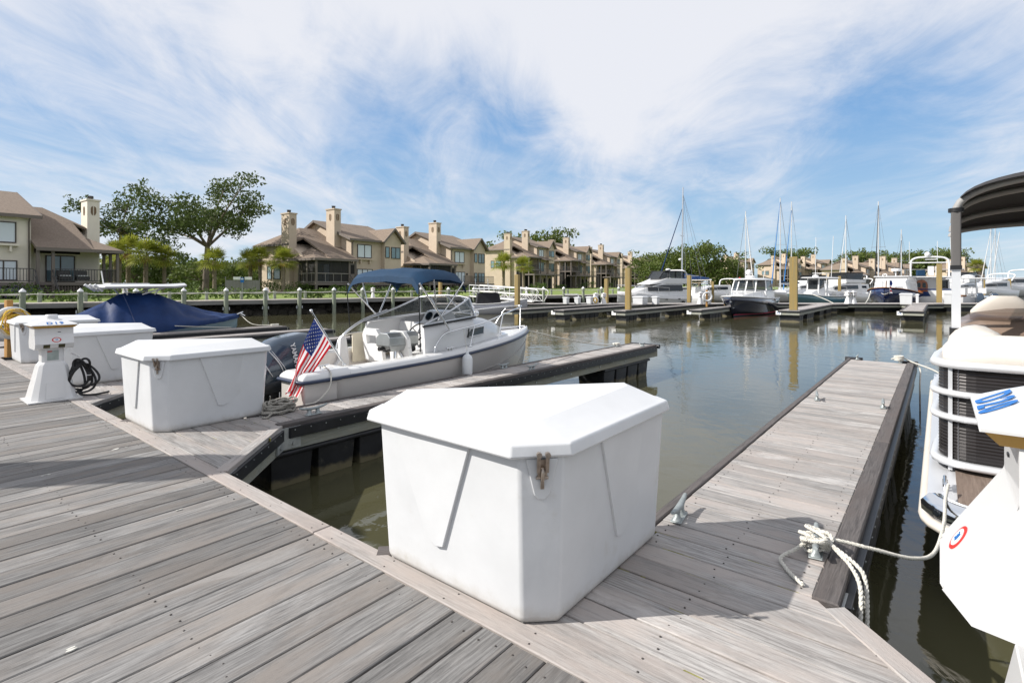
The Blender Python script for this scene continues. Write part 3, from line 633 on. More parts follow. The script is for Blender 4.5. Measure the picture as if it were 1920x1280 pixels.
# ------------------------------------------------------------------ cleats and mooring lines
def cleat_obj():
    t = thing('cleat', 'cleat', 'cleat', group='dock cleats')
    mb = MB(); L_ = 0.115
    mb.tube(curve([(-L_, 0, 0.088), (-0.06, 0, 0.072), (0, 0, 0.066), (0.06, 0, 0.072), (L_, 0, 0.088)], 4), [0.009+0.007*math.sin(math.pi*i/16) for i in range(17)], 10)
    for s in (-1, 1): mb.loft([[(s*0.04+a*0.020, b*0.020, 0.004) for a, b in ((-1, -1), (1, -1), (1, 1), (-1, 1))], [(s*0.036+a*0.011, b*0.012, 0.03) for a, b in ((-1, -1), (1, -1), (1, 1), (-1, 1))], [(s*0.034+a*0.012, b*0.012, 0.066) for a, b in ((-1, -1), (1, -1), (1, 1), (-1, 1))]])
    mb.build('horn', CLEATM, t)
    mb = MB(); mb.box(-0.065, 0.065, -0.026, 0.026, 0.001, 0.010); mb.build('base', CLEATM, t, bevel=0.004)
    return t
cl0 = cleat_obj(); first = True
for p, q, rz, s, lab in ((2.875, 1.125, 8, 1.15, 'bare grey cleat standing beside the right corner of the nearest dock box'),
                      (2.92, 0.465, 8, 1.15, 'grey cleat wrapped in knotted white rope at the right foreground'),
                      (6.79, 1.07, 10, 1.0, 'bare cleat midway along the left edge of the broad pier'),
                      (6.79, 0.46, 4, 1.0, 'bare cleat midway along the right edge of the broad pier'),
                      (10.86, 1.10, 0, 1.0, 'small cleat at the far left corner of the broad pier'),
                      (10.85, 0.50, 0, 1.0, 'cleat under a white rope at the far right corner of the broad pier'),
                      (2.87, 4.86, 0, 1.15, 'grey cleat at the near corner of the narrow pier left of centre'),
                      (2.72, 5.24, 0, 1.0, 'cleat under the heap of grey rope by the outboard engine'),
                      (6.30, 5.24, 0, 1.0, 'cleat on the boat side of the narrow pier near the bow'),
                      (6.46, 4.82, 0, 1.0, 'bare cleat on the open water side of the narrow pier'),
                      (9.95, 5.23, 0, 1.0, 'cleat holding the white bow line of the cuddy boat'),
                      (10.35, 4.84, 0, 1.0, 'cleat at the far tip of the narrow pier')):
    pp = pq(p, q); loc = (pp.x, pp.y, DECK+0.003)
    if first: cl0.location = loc; cl0.rotation_euler = (0, 0, TH+R(rz)); cl0['label'] = lab; cl0.scale = (s*1.12, s, s*0.82); first = False
    else: dup(cl0, loc, TH+R(rz), lab, (s*1.12, s, s*0.82))
def laid(mb, pts, r, lay=0.06):                    # three-strand laid rope along pts
    C = curve(pts, 10); P = [C[0]]; step = lay/9
    for a, b in zip(C[:-1], C[1:]):
        k = max(1, int((b-a).length/step)); P += [a.lerp(b, (i+1)/k) for i in range(k)]
    S3 = [[], [], []]; up = Vector((0, 0, 1)); s = 0.0
    for i, p in enumerate(P):
        d = (P[min(i+1, len(P)-1)]-P[max(0, i-1)])
        if d.length < 1e-9: continue
        d.normalize(); a = up-d*up.dot(d)
        if a.length < 1e-6: a = d.orthogonal()
        a.normalize(); up = a; b = d.cross(a); s += (p-P[max(0, i-1)]).length
        for j in range(3): t = 2*math.pi*(s/lay+j/3); S3[j].append(p+(a*math.cos(t)+b*math.sin(t))*r*0.52)
    for q in S3: mb.tube(q, r*0.56, 6)
def line(label, pts, r, m, n=8, name='mooring_line', cat='rope', res=6, extra=(), twist=False):
    mb = MB()
    if twist:
        for e in [pts]+list(extra): laid(mb, e, r)
        return tag(mb.build(name, m), label, cat)
    mb.tube(curve(pts, res) if res else pts, r, n)
    for e in extra: mb.tube(curve(e, res), r, n)
    return tag(mb.build(name, m), label, cat)
dq = lambda p, q, z: pq(p, q, DECK+z)
# rope made fast on the near right cleat, running to the pontoon boat
def cleat_hitch():
    c = (2.92, 0.465); ex = []
    for k in range(4):
        w_ = 0.05+0.006*k; z = 0.03+0.018*k
        ex.append([dq(c[0]+0.085*math.cos(a)*0.55, c[1]+w_*math.sin(a), z+0.012*math.sin(2*a+k)) for a in [2*math.pi*i/10 for i in range(11)]])
    ex.append([dq(c[0]+0.075*math.cos(a), c[1]+0.05*math.sin(2*a), 0.085+0.02*math.sin(a)) for a in [2*math.pi*i/14 for i in range(15)]])
    ex.append([dq(c[0]-0.09*math.cos(a), c[1]+0.045*math.sin(2*a+0.5), 0.07+0.02*math.cos(a)) for a in [2*math.pi*i/14 for i in range(15)]])
    ex.append([dq(2.90, 0.47, 0.09), dq(2.84, 0.53, 0.035), dq(2.74, 0.58, 0.014), dq(2.66, 0.545, 0.012), dq(2.60, 0.50, 0.012), dq(2.555, 0.455, 0.012)])
    ex.append([dq(2.92, 0.43, 0.09), dq(2.86, 0.36, 0.055), dq(2.80, 0.31, 0.040), dq(2.70, 0.262, 0.0), dq(2.60, 0.255, -0.12), dq(2.55, 0.255, -0.20), dq(2.54, 0.25, -0.225), dq(2.575, 0.235, -0.22), dq(2.66, 0.235, -0.10), dq(2.76, 0.25, 0.01), dq(2.82, 0.29, 0.042), dq(2.89, 0.40, 0.075)])
    line('white rope hitched on the near right cleat and slack to the pontoon boat', [dq(2.92, 0.42, 0.085), dq(2.97, 0.34, 0.07), dq(3.02, 0.24, 0.05), dq(3.20, 0.10, -0.02), dq(3.46, 0.02, -0.07), dq(3.80, -0.02, -0.035), dq(4.15, -0.03, 0.00), dq(4.34, -0.045, 0.035)], 0.0092, ROPE, 8, extra=ex, twist=True)
cleat_hitch()
def rope_heap():
    rnd = random.Random(5); ex = []
    for k in range(16):
        a0 = rnd.uniform(0, 6.28); r_ = rnd.uniform(0.06, 0.13); cx, cy = 2.70+rnd.uniform(-0.05, 0.05), 5.20+rnd.uniform(-0.03, 0.03); z = 0.02+0.011*k*0.75
        ex.append([dq(cx+r_*1.25*math.cos(a0+a), cy+r_*0.72*math.sin(a0+a)*(1+0.2*math.sin(3*a)), max(0.012, z*(1-0.3*abs(math.sin(a+k)))+rnd.uniform(-0.008, 0.008))) for a in [2*math.pi*i/9 for i in range(9)]])
    line('loose heap of grey rope on the narrow pier by the outboard engine', [dq(2.62, 5.15, 0.03), dq(2.55, 5.10, 0.02), dq(2.50, 5.06, 0.012), dq(2.47, 5.10, 0.012)], 0.011, ROPEG, 7, 'rope_heap', 'rope', 4, ex, True)
rope_heap()
line('white rope lying over the far right pier corner and out to the pontoon boat', [dq(10.80, 0.62, 0.06), dq(10.85, 0.50, 0.10), dq(10.90, 0.36, 0.03), dq(9.6, 0.1, 0.10), dq(8.6, 0.0, 0.18)], 0.011, ROPE, 8,
     extra=[[dq(10.85+0.07*math.cos(a), 0.52+0.06*math.sin(a), 0.05+0.02*k) for a in [2*math.pi*i/8 for i in range(9)]] for k in range(4)]+[[dq(10.88, 0.34, 0.0), dq(10.7, 0.24, -0.05), dq(10.2, 0.23, -0.25), dq(9.9, 0.22, -0.62)]])
# ------------------------------------------------------------------ materials for boats
HULLG = mat('pale_grey_hull', (0.55, 0.52, 0.49), 0.22, var=0.03, vscale=1.5, coat=0.5)
CREAM = mat('cream_moulding', (0.70, 0.64, 0.50), 0.5, var=0.05)
NAVYR = mat('navy_rub_rail', (0.030, 0.042, 0.078), 0.4)
CANV = mat('navy_canvas', (0.006, 0.032, 0.075), 0.7, var=0.12, vscale=5, bump=0.25, bscale=9, spec=0.3)
CANVD = mat('dark_navy_cover', (0.009, 0.030, 0.105), 0.55, var=0.2, vscale=3, bump=0.6, bscale=4, spec=0.22)
COWL = mat('blue_grey_cowl', (0.045, 0.068, 0.10), 0.22, 0.35, coat=0.8)
COWLD = mat('dark_engine_grey', (0.022, 0.028, 0.038), 0.35, 0.2)
ENG = mat('engine_leg_black', (0.018, 0.02, 0.024), 0.4, 0.2)
WHITE = mat('white_vinyl', (0.78, 0.78, 0.77), 0.4)
PRINTW = mat('silver_print', (0.65, 0.66, 0.68), 0.35, 0.2)
GLASS = mat('clear_windscreen', (0.16, 0.18, 0.18), 0.03, trans=0.0, alpha=0.42, spec=0.6)
GLASSD = mat('tinted_glass', (0.010, 0.013, 0.016), 0.04, spec=0.7)
GLASSB = mat('smoked_pane', (0.022, 0.026, 0.03), 0.04, alpha=0.86, spec=0.6)
ALU = mat('brushed_aluminium', (0.62, 0.63, 0.65), 0.32, 0.85)
GRILLM = mat('grill_steel', (0.40, 0.42, 0.42), 0.38, 0.8, var=0.15, vscale=6)
TEAK = mat('teak', (0.24, 0.105, 0.04), 0.5, var=0.25, vscale=6, stretch=(1, 8, 8))
NAVYH = mat('navy_hull', (0.006, 0.011, 0.035), 0.10, coat=1.0)
BLUEH = mat('deep_blue_hull', (0.005, 0.016, 0.075), 0.12, coat=1.0)
TEALH = mat('teal_hull', (0.075, 0.17, 0.20), 0.2, coat=0.6)
SKYH = mat('pale_blue_hull', (0.26, 0.37, 0.43), 0.3, coat=0.4)
BOOT = mat('red_boot_stripe', (0.30, 0.02, 0.05), 0.4)
BOTTOM = mat('bottom_paint', (0.015, 0.035, 0.05), 0.7)
TANC = mat('tan_canvas', (0.50, 0.42, 0.30), 0.8, var=0.1)
BLKC = mat('black_canvas', (0.018, 0.018, 0.022), 0.8, var=0.3, vscale=5)
FENDW = mat('white_fender', (0.70, 0.72, 0.73), 0.4)

def hull(secs, mats, name, parent, sm=True, deck=True, bevel=0.0):
    """secs: (x, keel z, chine half-beam, chine z, sheer half-beam, sheer z). Closed hull with transom and (optional) flat deck."""
    mb = MB(); P = []
    for x, kz, cb, cz, b, z in secs:
        P.append([(x, -b, z), (x, -lerp(cb, b, 0.62), lerp(cz, z, 0.55)), (x, -cb, cz), (x, 0, kz), (x, cb, cz), (x, lerp(cb, b, 0.62), lerp(cz, z, 0.55)), (x, b, z)])
    mb.loft(P, 0, False, False, sm)
    n = len(P[0]); mb.add(P[0], [tuple(range(n))], 0)
    if deck:
        k = len(mb.v); D = [p for q in P for p in (q[0], q[-1])]; mb.add(D, [(2*i, 2*i+2, 2*i+3, 2*i+1) for i in range(len(P)-1)], 1 if isinstance(mats, list) and len(mats) > 1 else 0)
    o = mb.build(name, mats, parent, fix=True)
    return o
def smooth_secs(keys, n=24):
    """Resample hull stations smoothly along x."""
    xs = [k[0] for k in keys]; P = curve([Vector((k[0], k[4], k[5])) for k in keys], 6); out = []
    A = curve([Vector((k[1], k[2], k[3])) for k in keys], 6)
    return [(p.x, a.x, max(0.004, a.y), a.z, max(0.006, p.y), p.z) for p, a in zip(P, A)]
def railstrip(name, parent, m, secs, off, dz0, dz1, tip=True, w=0.028):
    """Rub rail that follows the sheer on both sides and round the bow."""
    pts = [(s[0], -s[4]-off, s[5]+(dz0+dz1)/2) for s in secs]+[(s[0], s[4]+off, s[5]+(dz0+dz1)/2) for s in secs[::-1]]
    mb = MB(); q = []
    for i, p in enumerate(pts):
        d = Vector(pts[min(i+1, len(pts)-1)])-Vector(pts[max(0, i-1)]); nv = Vector((d.y, -d.x, 0)); nv = nv.normalized()*w if nv.length > 1e-6 else Vector((w, 0, 0)); v = Vector(p); h = (dz1-dz0)/2
        q.append([tuple(v+Vector((0, 0, -h))-nv*0.3), tuple(v+nv*0.75+Vector((0, 0, -h*0.7))), tuple(v+nv), tuple(v+nv*0.75+Vector((0, 0, h*0.7))), tuple(v+Vector((0, 0, h))-nv*0.3)])
    mb.loft(q, 0, True, True, True); return mb.build(name, m, parent)

# ------------------------------------------------------------------ white cuddy boat
def cuddy():
    pp = pq(3.07, 6.3); t = thing('cuddy_boat', 'white walkaround cuddy boat with grey hull and navy folding sun top', 'boat', (pp.x, pp.y, 0), TH)
    keys = [(0.42, -0.32, 0.74, 0.02, 0.90, 0.80), (1.2, -0.33, 0.74, 0.03, 0.91, 0.81), (2.2, -0.33, 0.72, 0.06, 0.90, 0.835), (3.1, -0.31, 0.62, 0.13, 0.84, 0.885), (3.9, -0.24, 0.46, 0.25, 0.68, 0.93), (4.6, -0.05, 0.24, 0.45, 0.40, 0.965), (5.02, 0.28, 0.07, 0.70, 0.16, 0.985), (5.16, 0.62, 0.01, 0.88, 0.02, 0.99)]
    secs = smooth_secs(keys)
    hull(secs, [HULLG, GEL], 'hull', t, deck=False)
    # aft sponsons beside the engine well, transom between
    for s in (-1, 1):
        mb = MB(); y0, y1 = s*0.40, s*0.90
        a = [(0.0, min(y0, y1), 0.02), (0.43, min(y0, y1), 0.0), (0.43, max(y0, y1), 0.0), (0.0, max(y0, y1), 0.02)]; b = [(0.0, min(y0, y1), 0.80), (0.43, min(y0, y1), 0.80), (0.43, max(y0, y1), 0.80), (0.0, max(y0, y1), 0.80)]
        mb.hexa(a, b); mb.build('transom_corner', HULLG, t, bevel=0.03)
        mb = MB(); mb.loft([[(x, s*y, z) for x, y, z in ((-0.015, 0.385, 0.803), (0.60, 0.385, 0.803), (0.60, 0.915, 0.803), (-0.015, 0.915, 0.803))], [(x, s*y, z) for x, y, z in ((-0.01, 0.39, 0.85), (0.60, 0.39, 0.86), (0.60, 0.90, 0.86), (-0.01, 0.90, 0.85))], [(x, s*y, z) for x, y, z in ((0.05, 0.43, 0.895), (0.60, 0.43, 0.90), (0.60, 0.85, 0.90), (0.05, 0.86, 0.89))]], 0, True, True, False)
        mb.build('quarter_deck', GEL, t, bevel=0.02, fix=True)
        mb = MB(); mb.tube([(-0.02, s*0.385, 0.80), (-0.025, s*0.70, 0.80), (-0.02, s*0.90, 0.80), (0.05, s*0.925, 0.80), (0.45, s*0.925, 0.80)], 0.020, 8); mb.build('rub_rail', NAVYR, t)
    mb = MB(); mb.box(0.40, 0.47, -0.42, 0.42, 0.0, 0.70); mb.build('transom', GEL, t)
    mb = MB(); mb.box(0.30, 0.75, -0.42, 0.42, 0.58, 0.64); mb.build('splash_well', GEL, t)
    railstrip('rub_rail', t, NAVYR, secs, 0.002, -0.022, 0.022)
    # knuckle line on the topsides
    for s in (-1, 1):
        pts = [(x, s*(lerp(cb, b, 0.62)+0.006), lerp(cz, z, 0.55)) for x, kz, cb, cz, b, z in secs if x < 5.0]
        mb = MB(); mb.tube(pts, 0.005, 6); mb.build('knuckle_line', mat('knuckle_grey', (0.40, 0.38, 0.36), 0.4), t)
    # covering board and inner liner
    mb = MB(); i0 = 0
    cut = [q for q in secs if q[0] <= 2.05]
    for s in (-1, 1):
        prof = []
        for x, kz, cb, cz, b, z in secs:
            e = min(1, b/0.5); inn = max(0.0, b-0.20) if x < 2.05 else max(0, b-0.17*e)
            prof.append([(x, s*(b+0.004), z+0.005), (x, s*(b-0.01*e), z+0.055), (x, s*(b-0.05*e), z+0.085), (x, s*inn, z+0.09), (x, s*max(0, inn-0.002), z+0.05)])
        mb.loft(prof, 0, False, False, True)
    mb.build('covering_board', GEL, t)
    mb = MB()
    for s in (-1, 1): mb.loft([[(x, s*(b-0.20), z+0.09), (x, s*(b-0.205), 0.30)] for x, kz, cb, cz, b, z in cut], 0, False, False, True)
    mb.box(0.45, 2.6, -0.72, 0.72, 0.27, 0.31)
    mb.box(0.60, 0.66, -0.70, 0.70, 0.30, 0.80)
    mb.build('cockpit_liner', mat('liner_white', (0.76, 0.72, 0.68), 0.45), t)
    # foredeck and cuddy cabin
    mb = MB(); fore = [q for q in secs if q[0] > 2.0]; Dk = []
    for x, kz, cb, cz, b, z in fore: Dk.append([(x, -b, z+0.03), (x, 0, z+0.045), (x, b, z+0.03)])
    mb.loft(Dk, 0, False, False, True); mb.build('foredeck', GEL, t)
    cab = []
    for x, w0, w1, z0, z1 in ((1.93, 0.70, 0.68, 0.70, 1.30), (2.45, 0.71, 0.68, 0.8, 1.345), (2.98, 0.69, 0.63, 0.8, 1.375), (3.35, 0.60, 0.52, 0.8, 1.33), (3.75, 0.47, 0.39, 0.85, 1.25), (4.10, 0.31, 0.24, 0.9, 1.15), (4.30, 0.16, 0.11, 0.9, 1.05)):
        cab.append([(x, -w0, z0), (x, -w0, z1-0.22), (x, -w1, z1-0.04), (x, -w1+0.05, z1), (x, 0, z1+0.035), (x, w1-0.05, z1), (x, w1, z1-0.04), (x, w0, z1-0.22), (x, w0, z0)])
    # open behind x = 2.6 (helm area); closed deck forward
    mb = MB(); mb.loft(cab[2:], 0, False, False, True); mb.add(cab[-1], [tuple(range(9))], 0)
    for s in (0, 1):
        side = [[c[i] for i in ((0, 1, 2, 3) if s == 0 else (5, 6, 7, 8))] for c in cab[:3]]
        mb.loft(side, 0, False, False, True)
        inn = [[(p[0], p[1]*0.90, p[2]) for p in ([c[i] for i in ((0, 1, 2, 3) if s == 0 else (5, 6, 7, 8))])] for c in cab[:3]]
        mb.loft([a[::-1] for a in inn], 0, False, False, True)
        k = 3 if s == 0 else 0
        mb.loft([[a[k], b[k]] for a, b in zip(side, inn)], 0, False, False, False)
        mb.loft([[side[0][i], inn[0][i]] for i in range(4)], 0, False, False, False)
    mb.build('cabin', GEL, t)
    mb = MB(); mb.box(2.55, 2.60, -0.62, 0.62, 0.30, 1.28); mb.build('bulkhead', GEL, t)
    # dash on the starboard side, cream side lining
    mb = MB(); mb.loft([[(2.15, -0.62, 0.95), (2.15, -0.05, 0.95), (2.62, -0.05, 0.95), (2.62, -0.62, 0.95)], [(2.24, -0.62, 1.28), (2.24, -0.05, 1.28), (2.62, -0.05, 1.34), (2.62, -0.62, 1.34)]], 0, True, True, False); mb.build('dash', GEL, t, bevel=0.03)
    mb = MB(); mb.loft([[(2.38, -0.58, 1.30), (2.38, -0.10, 1.30), (2.68, -0.10, 1.36), (2.68, -0.58, 1.36)], [(2.47, -0.55, 1.47), (2.47, -0.13, 1.47), (2.60, -0.13, 1.49), (2.60, -0.55, 1.49)]], 0, True, True, False); mb.build('instrument_pod', GEL, t, bevel=0.02)
    for y in (-0.42, -0.24):
        o = Vector((2.425, y, 1.395)); mb = MB(); mb.lathe([(0.072, -0.002), (0.072, 0.006), (0.06, 0.008)], 20); g = mb.build('gauge', GLASSD, t); g.matrix_local = frame(o, (0, -1, 0), (0.45, 0, 0.9))
    mb = MB(); mb.tube([(2.07+0.04*math.cos(a)*0, -0.33+0.17*math.cos(a), 1.16+0.17*math.sin(a)) if 0 else (2.10+0.10*math.sin(a), -0.33+0.17*math.cos(a), 1.17+0.13*math.sin(a)) for a in [2*math.pi*i/24 for i in range(24)]], 0.012, 8, closed=True)
    for k in range(3): mb.tube([(2.12, -0.33, 1.16), (2.10+0.10*math.sin(k*2.09+0.5), -0.33+0.17*math.cos(k*2.09+0.5), 1.17+0.13*math.sin(k*2.09+0.5))], 0.008, 6)
    mb.build('steering_wheel', BLACK, t)
    mb = MB(); mb.box(1.68, 2.5, 0.648, 0.665, 0.70, 1.14); mb.build('side_lining', CREAM, t)
    for y in (-0.30, 0.32):                                            # two moulded seats
        mb = MB(); mb.box(1.86, 2.22, y-0.22, y+0.22, 0.70, 0.78); mb.box(1.95, 2.12, y-0.12, y+0.12, 0.31, 0.70); mb.build('seat', WHITE, t, bevel=0.02)
        mb = MB(); pr = [(-0.22, 0.74), (0.22, 0.74), (0.20, 1.16), (0.14, 1.22), (-0.14, 1.22), (-0.20, 1.16)]
        hole = [(-0.12, 0.98), (0.12, 0.98), (0.11, 1.13), (-0.11, 1.13)]
        f = lambda a, b, c: (1.86-0.16*(b-0.74)+c, y+a, b)
        mb.box(0, 0, 0, 0, 0, 0) if 0 else None
        mb.prism([(-0.22, 0.74), (0.22, 0.74), (0.21, 0.99), (-0.21, 0.99)], -0.03, 0.03, 0, f); mb.prism([(-0.21, 1.12), (0.21, 1.12), (0.14, 1.22), (-0.14, 1.22)], -0.03, 0.03, 0, f)
        for q in (-1, 1): mb.prism([(q*0.165-0.045, 0.99), (q*0.165+0.045, 0.99), (q*0.165+0.045, 1.12), (q*0.165-0.045, 1.12)], -0.03, 0.03, 0, f)
        mb.build('seat_back', WHITE, t, bevel=0.015)
    # aft console with two handrails: the white upright wing at the port side
    mb = MB(); mb.prism([(1.30, 0.30), (1.64, 0.30), (1.60, 0.80), (1.56, 1.08), (1.50, 1.12), (1.46, 1.08), (1.44, 0.75), (1.30, 0.62)], 0.62, 0.70, 0, lambda a, b, c: (a, c, b)); mb.build('side_wing', GEL, t, bevel=0.015, fix=True)
    # rigged windscreen: three clear panes with frames per side
    WS = {'a0': (1.90, 0.70, 1.31), 'a1': (2.52, 0.64, 1.50), 'a2': (2.95, 0.58, 1.66), 'b0': (3.02, 0.64, 1.385), 'c1': (3.02, 0.0, 1.70), 'c0': (3.40, 0.0, 1.40), 'd0': (3.25, 0.42, 1.395), 'd1': (2.99, 0.36, 1.69)}
    def V(k, s): x, y, z = WS[k]; return (x, s*y, z)
    for s in (-1, 1):
        for pane in (('a0', 'b0', 'a2', 'a1'), ('b0', 'd0', 'd1', 'a2'), ('d0', 'c0', 'c1', 'd1')):
            mb = MB(); vs = [V(k, s) for k in pane]; mb.add(vs, [(0, 1, 2, 3)]); g = mb.build('windscreen_pane', GLASS, t)
        mb = MB()
        top = curve([V('a0', s), V('a1', s), V('a2', s)], 8); mb.tube(top, 0.015, 8); mb.tube([V('a2', s), V('d1', s), V('c1', s)], 0.014, 8)
        mb.tube([V('a0', s), V('b0', s), V('d0', s), V('c0', s)], 0.013, 8); mb.tube([V('b0', s), V('a2', s)], 0.018, 8); mb.tube([V('d0', s), V('d1', s)], 0.013, 8)
        if s > 0: mb.tube([V('c0', s), V('c1', s)], 0.013, 8)
        mb.build('windscreen_frame', ALU, t)
        mb = MB(); mb.tube([(V('a0', s)[0]-0.02, s*0.715, 1.29), (V('b0', s)[0], s*0.655, 1.365)], 0.012, 6); mb.build('windscreen_gasket', BLACK, t)
    # tall curved grab frame behind the port windscreen
    mb = MB(); mb.tube(curve([(1.52, 0.69, 1.06), (1.60, 0.69, 1.16), (1.90, 0.69, 1.32), (2.35, 0.68, 1.46)], 6), 0.02, 8); mb.build('grab_frame', ALU, t)
    # cabin side window
    for s in (-1, 1):
        mb = MB(); P4 = [(2.78, 0.708, 1.075), (3.18, 0.650, 1.10), (3.20, 0.632, 1.21), (2.83, 0.692, 1.20)]
        vs = [(x, s*(y+0.030), z) for x, y, z in P4]; mb.add(vs+[(x, s*(y-0.05), z) for x, y, z in P4], [(0, 1, 2, 3), (0, 4, 5, 1), (1, 5, 6, 2), (2, 6, 7, 3), (3, 7, 4, 0)]); mb.build('window', GLASSD, t)
        mb = MB(); mb.tube([(x, s*(y+0.026), z) for x, y, z in P4], 0.011, 6, closed=True); mb.build('window_trim', GEL, t)
    # bow rail
    rail = [(2.02, -0.80, 0.93), (2.06, -0.79, 1.02), (2.20, -0.79, 1.16), (2.45, -0.78, 1.205), (3.1, -0.72, 1.27), (3.8, -0.56, 1.37), (4.5, -0.30, 1.44), (4.9, -0.10, 1.465)]
    full = curve(rail+[(4.98, 0, 1.47)]+[(x, -y, z) for x, y, z in rail[::-1]], 6); mb = MB(); mb.tube(full, 0.011, 8)
    for x, y, z, x2, y2, z2 in ((2.72, -0.82, 0.945, 2.90, -0.745, 1.25), (3.52, -0.70, 0.985, 3.80, -0.56, 1.37), (4.55, -0.34, 1.03, 4.78, -0.17, 1.455)):
        for s in (1, -1): mb.tube([(x, s*y, z), (x2, s*y2, z2)], 0.0095, 8); mb.tube([(x-0.03, s*y, z+0.004), (x+0.03, s*y, z+0.004)], 0.018, 6)
    mb.build('bow_rail', STEEL, t)
    mb = MB(); mb.tube(curve([(1.50, 0.82, 0.90), (1.56, 0.82, 1.04), (1.74, 0.80, 1.12), (2.0, 0.76, 1.12)], 6), 0.012, 8); mb.build('grab_rail', STEEL, t)
    # bow light and anchor gear
    mb = MB(); mb.box(4.95, 5.06, -0.03, 0.03, 1.03, 1.06); mb.build('bow_light', NAVYR, t)
    for x, y in ((4.35, 0.0), (4.15, 0.12)):
        mb = MB(); mb.lathe([(0.035, 0), (0.02, 0.03), (0.03, 0.07), (0.005, 0.08)], 10, (x, y, 1.0)); mb.build('deck_fitting', STEEL, t)
    mb = MB(); mb.ball((3.42, -0.30, 1.40), 0.05, 12); mb.build('searchlight', STEEL, t)
    # small cleats on the covering board
    for x, y in ((0.34, -0.72), (2.30, -0.82), (0.34, 0.72)):
        mb = MB(); z = 0.905 if x < 1 else 0.935; mb.tube([(x-0.09, y-0.02, z+0.035), (x, y, z+0.028), (x+0.09, y+0.02, z+0.035)], 0.009, 8); mb.tube([(x-0.03, y, z-0.01), (x-0.03, y, z+0.03)], 0.010, 6); mb.tube([(x+0.03, y, z-0.01), (x+0.03, y, z+0.03)], 0.010, 6); mb.build('deck_cleat', STEEL, t)
    # scuppers, tow eye
    mb = MB(); mb.lathe([(0.03, 0), (0.028, 0.01), (0.015, 0.012)], 12); o = mb.build('scupper', BLACK, t); o.matrix_local = frame((0.35, -0.815, 0.32), (1, 0, 0), (0, 0, 1))
    mb = MB(); mb.tube([(-0.005, -0.62+0.045*math.cos(a), 0.45+0.05*math.sin(a)) for a in [2*math.pi*i/16 for i in range(16)]], 0.011, 6, closed=True); mb.build('stern_eye', STEEL, t)
    # folding sun top: canvas shell over bows
    top = []
    X = [1.72, 1.80, 2.02, 2.30, 2.54, 2.63]; Zc = [2.00, 2.075, 2.12, 2.115, 2.07, 2.00]
    for x, zc in zip(X, Zc):
        row = []
        for k in range(13):
            a = -1+2*k/12; y = 0.83*a; drop = 0.045*abs(a)**2+0.13*max(0, (abs(a)-0.80)/0.20)**1.5; row.append((x, y*(1 if abs(a) < 0.9 else 0.985), zc-drop-0.018*math.sin(3*a*math.pi)*0.4))
        top.append(row)
    mb = MB(); mb.loft(top, 0, False, False, True)
    mb.loft([[(p[0], p[1]*0.985, p[2]-0.012) for p in r][::-1] for r in top], 0, False, False, True)
    for r, dx in ((top[0], -0.015), (top[-1], 0.015)):                 # hanging front and back hems
        hem = [(p[0]+dx, p[1], p[2]-0.085) for p in r]; mb.loft([r, hem], 0, False, False, True); mb.loft([[(p[0], p[1]*0.99, p[2]) for p in hem], [(p[0], p[1]*0.99, p[2]) for p in r]], 0, False, False, True)
    mb.build('sun_top_canvas', CANV, t)
    mb = MB()
    for s in (-1, 1):
        mb.tube([(2.38, s*0.745, 1.21), (1.72, s*0.83, 1.89)], 0.013, 8); mb.tube([(2.06, s*0.79, 1.535), (1.98, s*0.83, 1.95)], 0.011, 8); mb.tube([(2.10, s*0.79, 1.45), (2.12, s*0.88, 1.93)], 0.011, 8) if 0 else None
        mb.tube([(2.18, s*0.70, 1.36), (2.57, s*0.83, 1.91)], 0.012, 8)
        mb.box(2.35, 2.41, s*0.745-0.02, s*0.745+0.02, 1.195, 1.215)
    mb.build('sun_top_frame', STEEL, t)
    mb = MB()
    for s in (-1, 1): mb.tube([(1.70, s*0.84, 1.88), (1.76, s*0.80, 0.96)], 0.009, 6)
    mb.build('sun_top_strap', BLACK, t)
    return t
cuddy_b = cuddy()
def on_cuddy(name, label, cat): 
    return thing(name, label, cat, cuddy_b.location, TH)
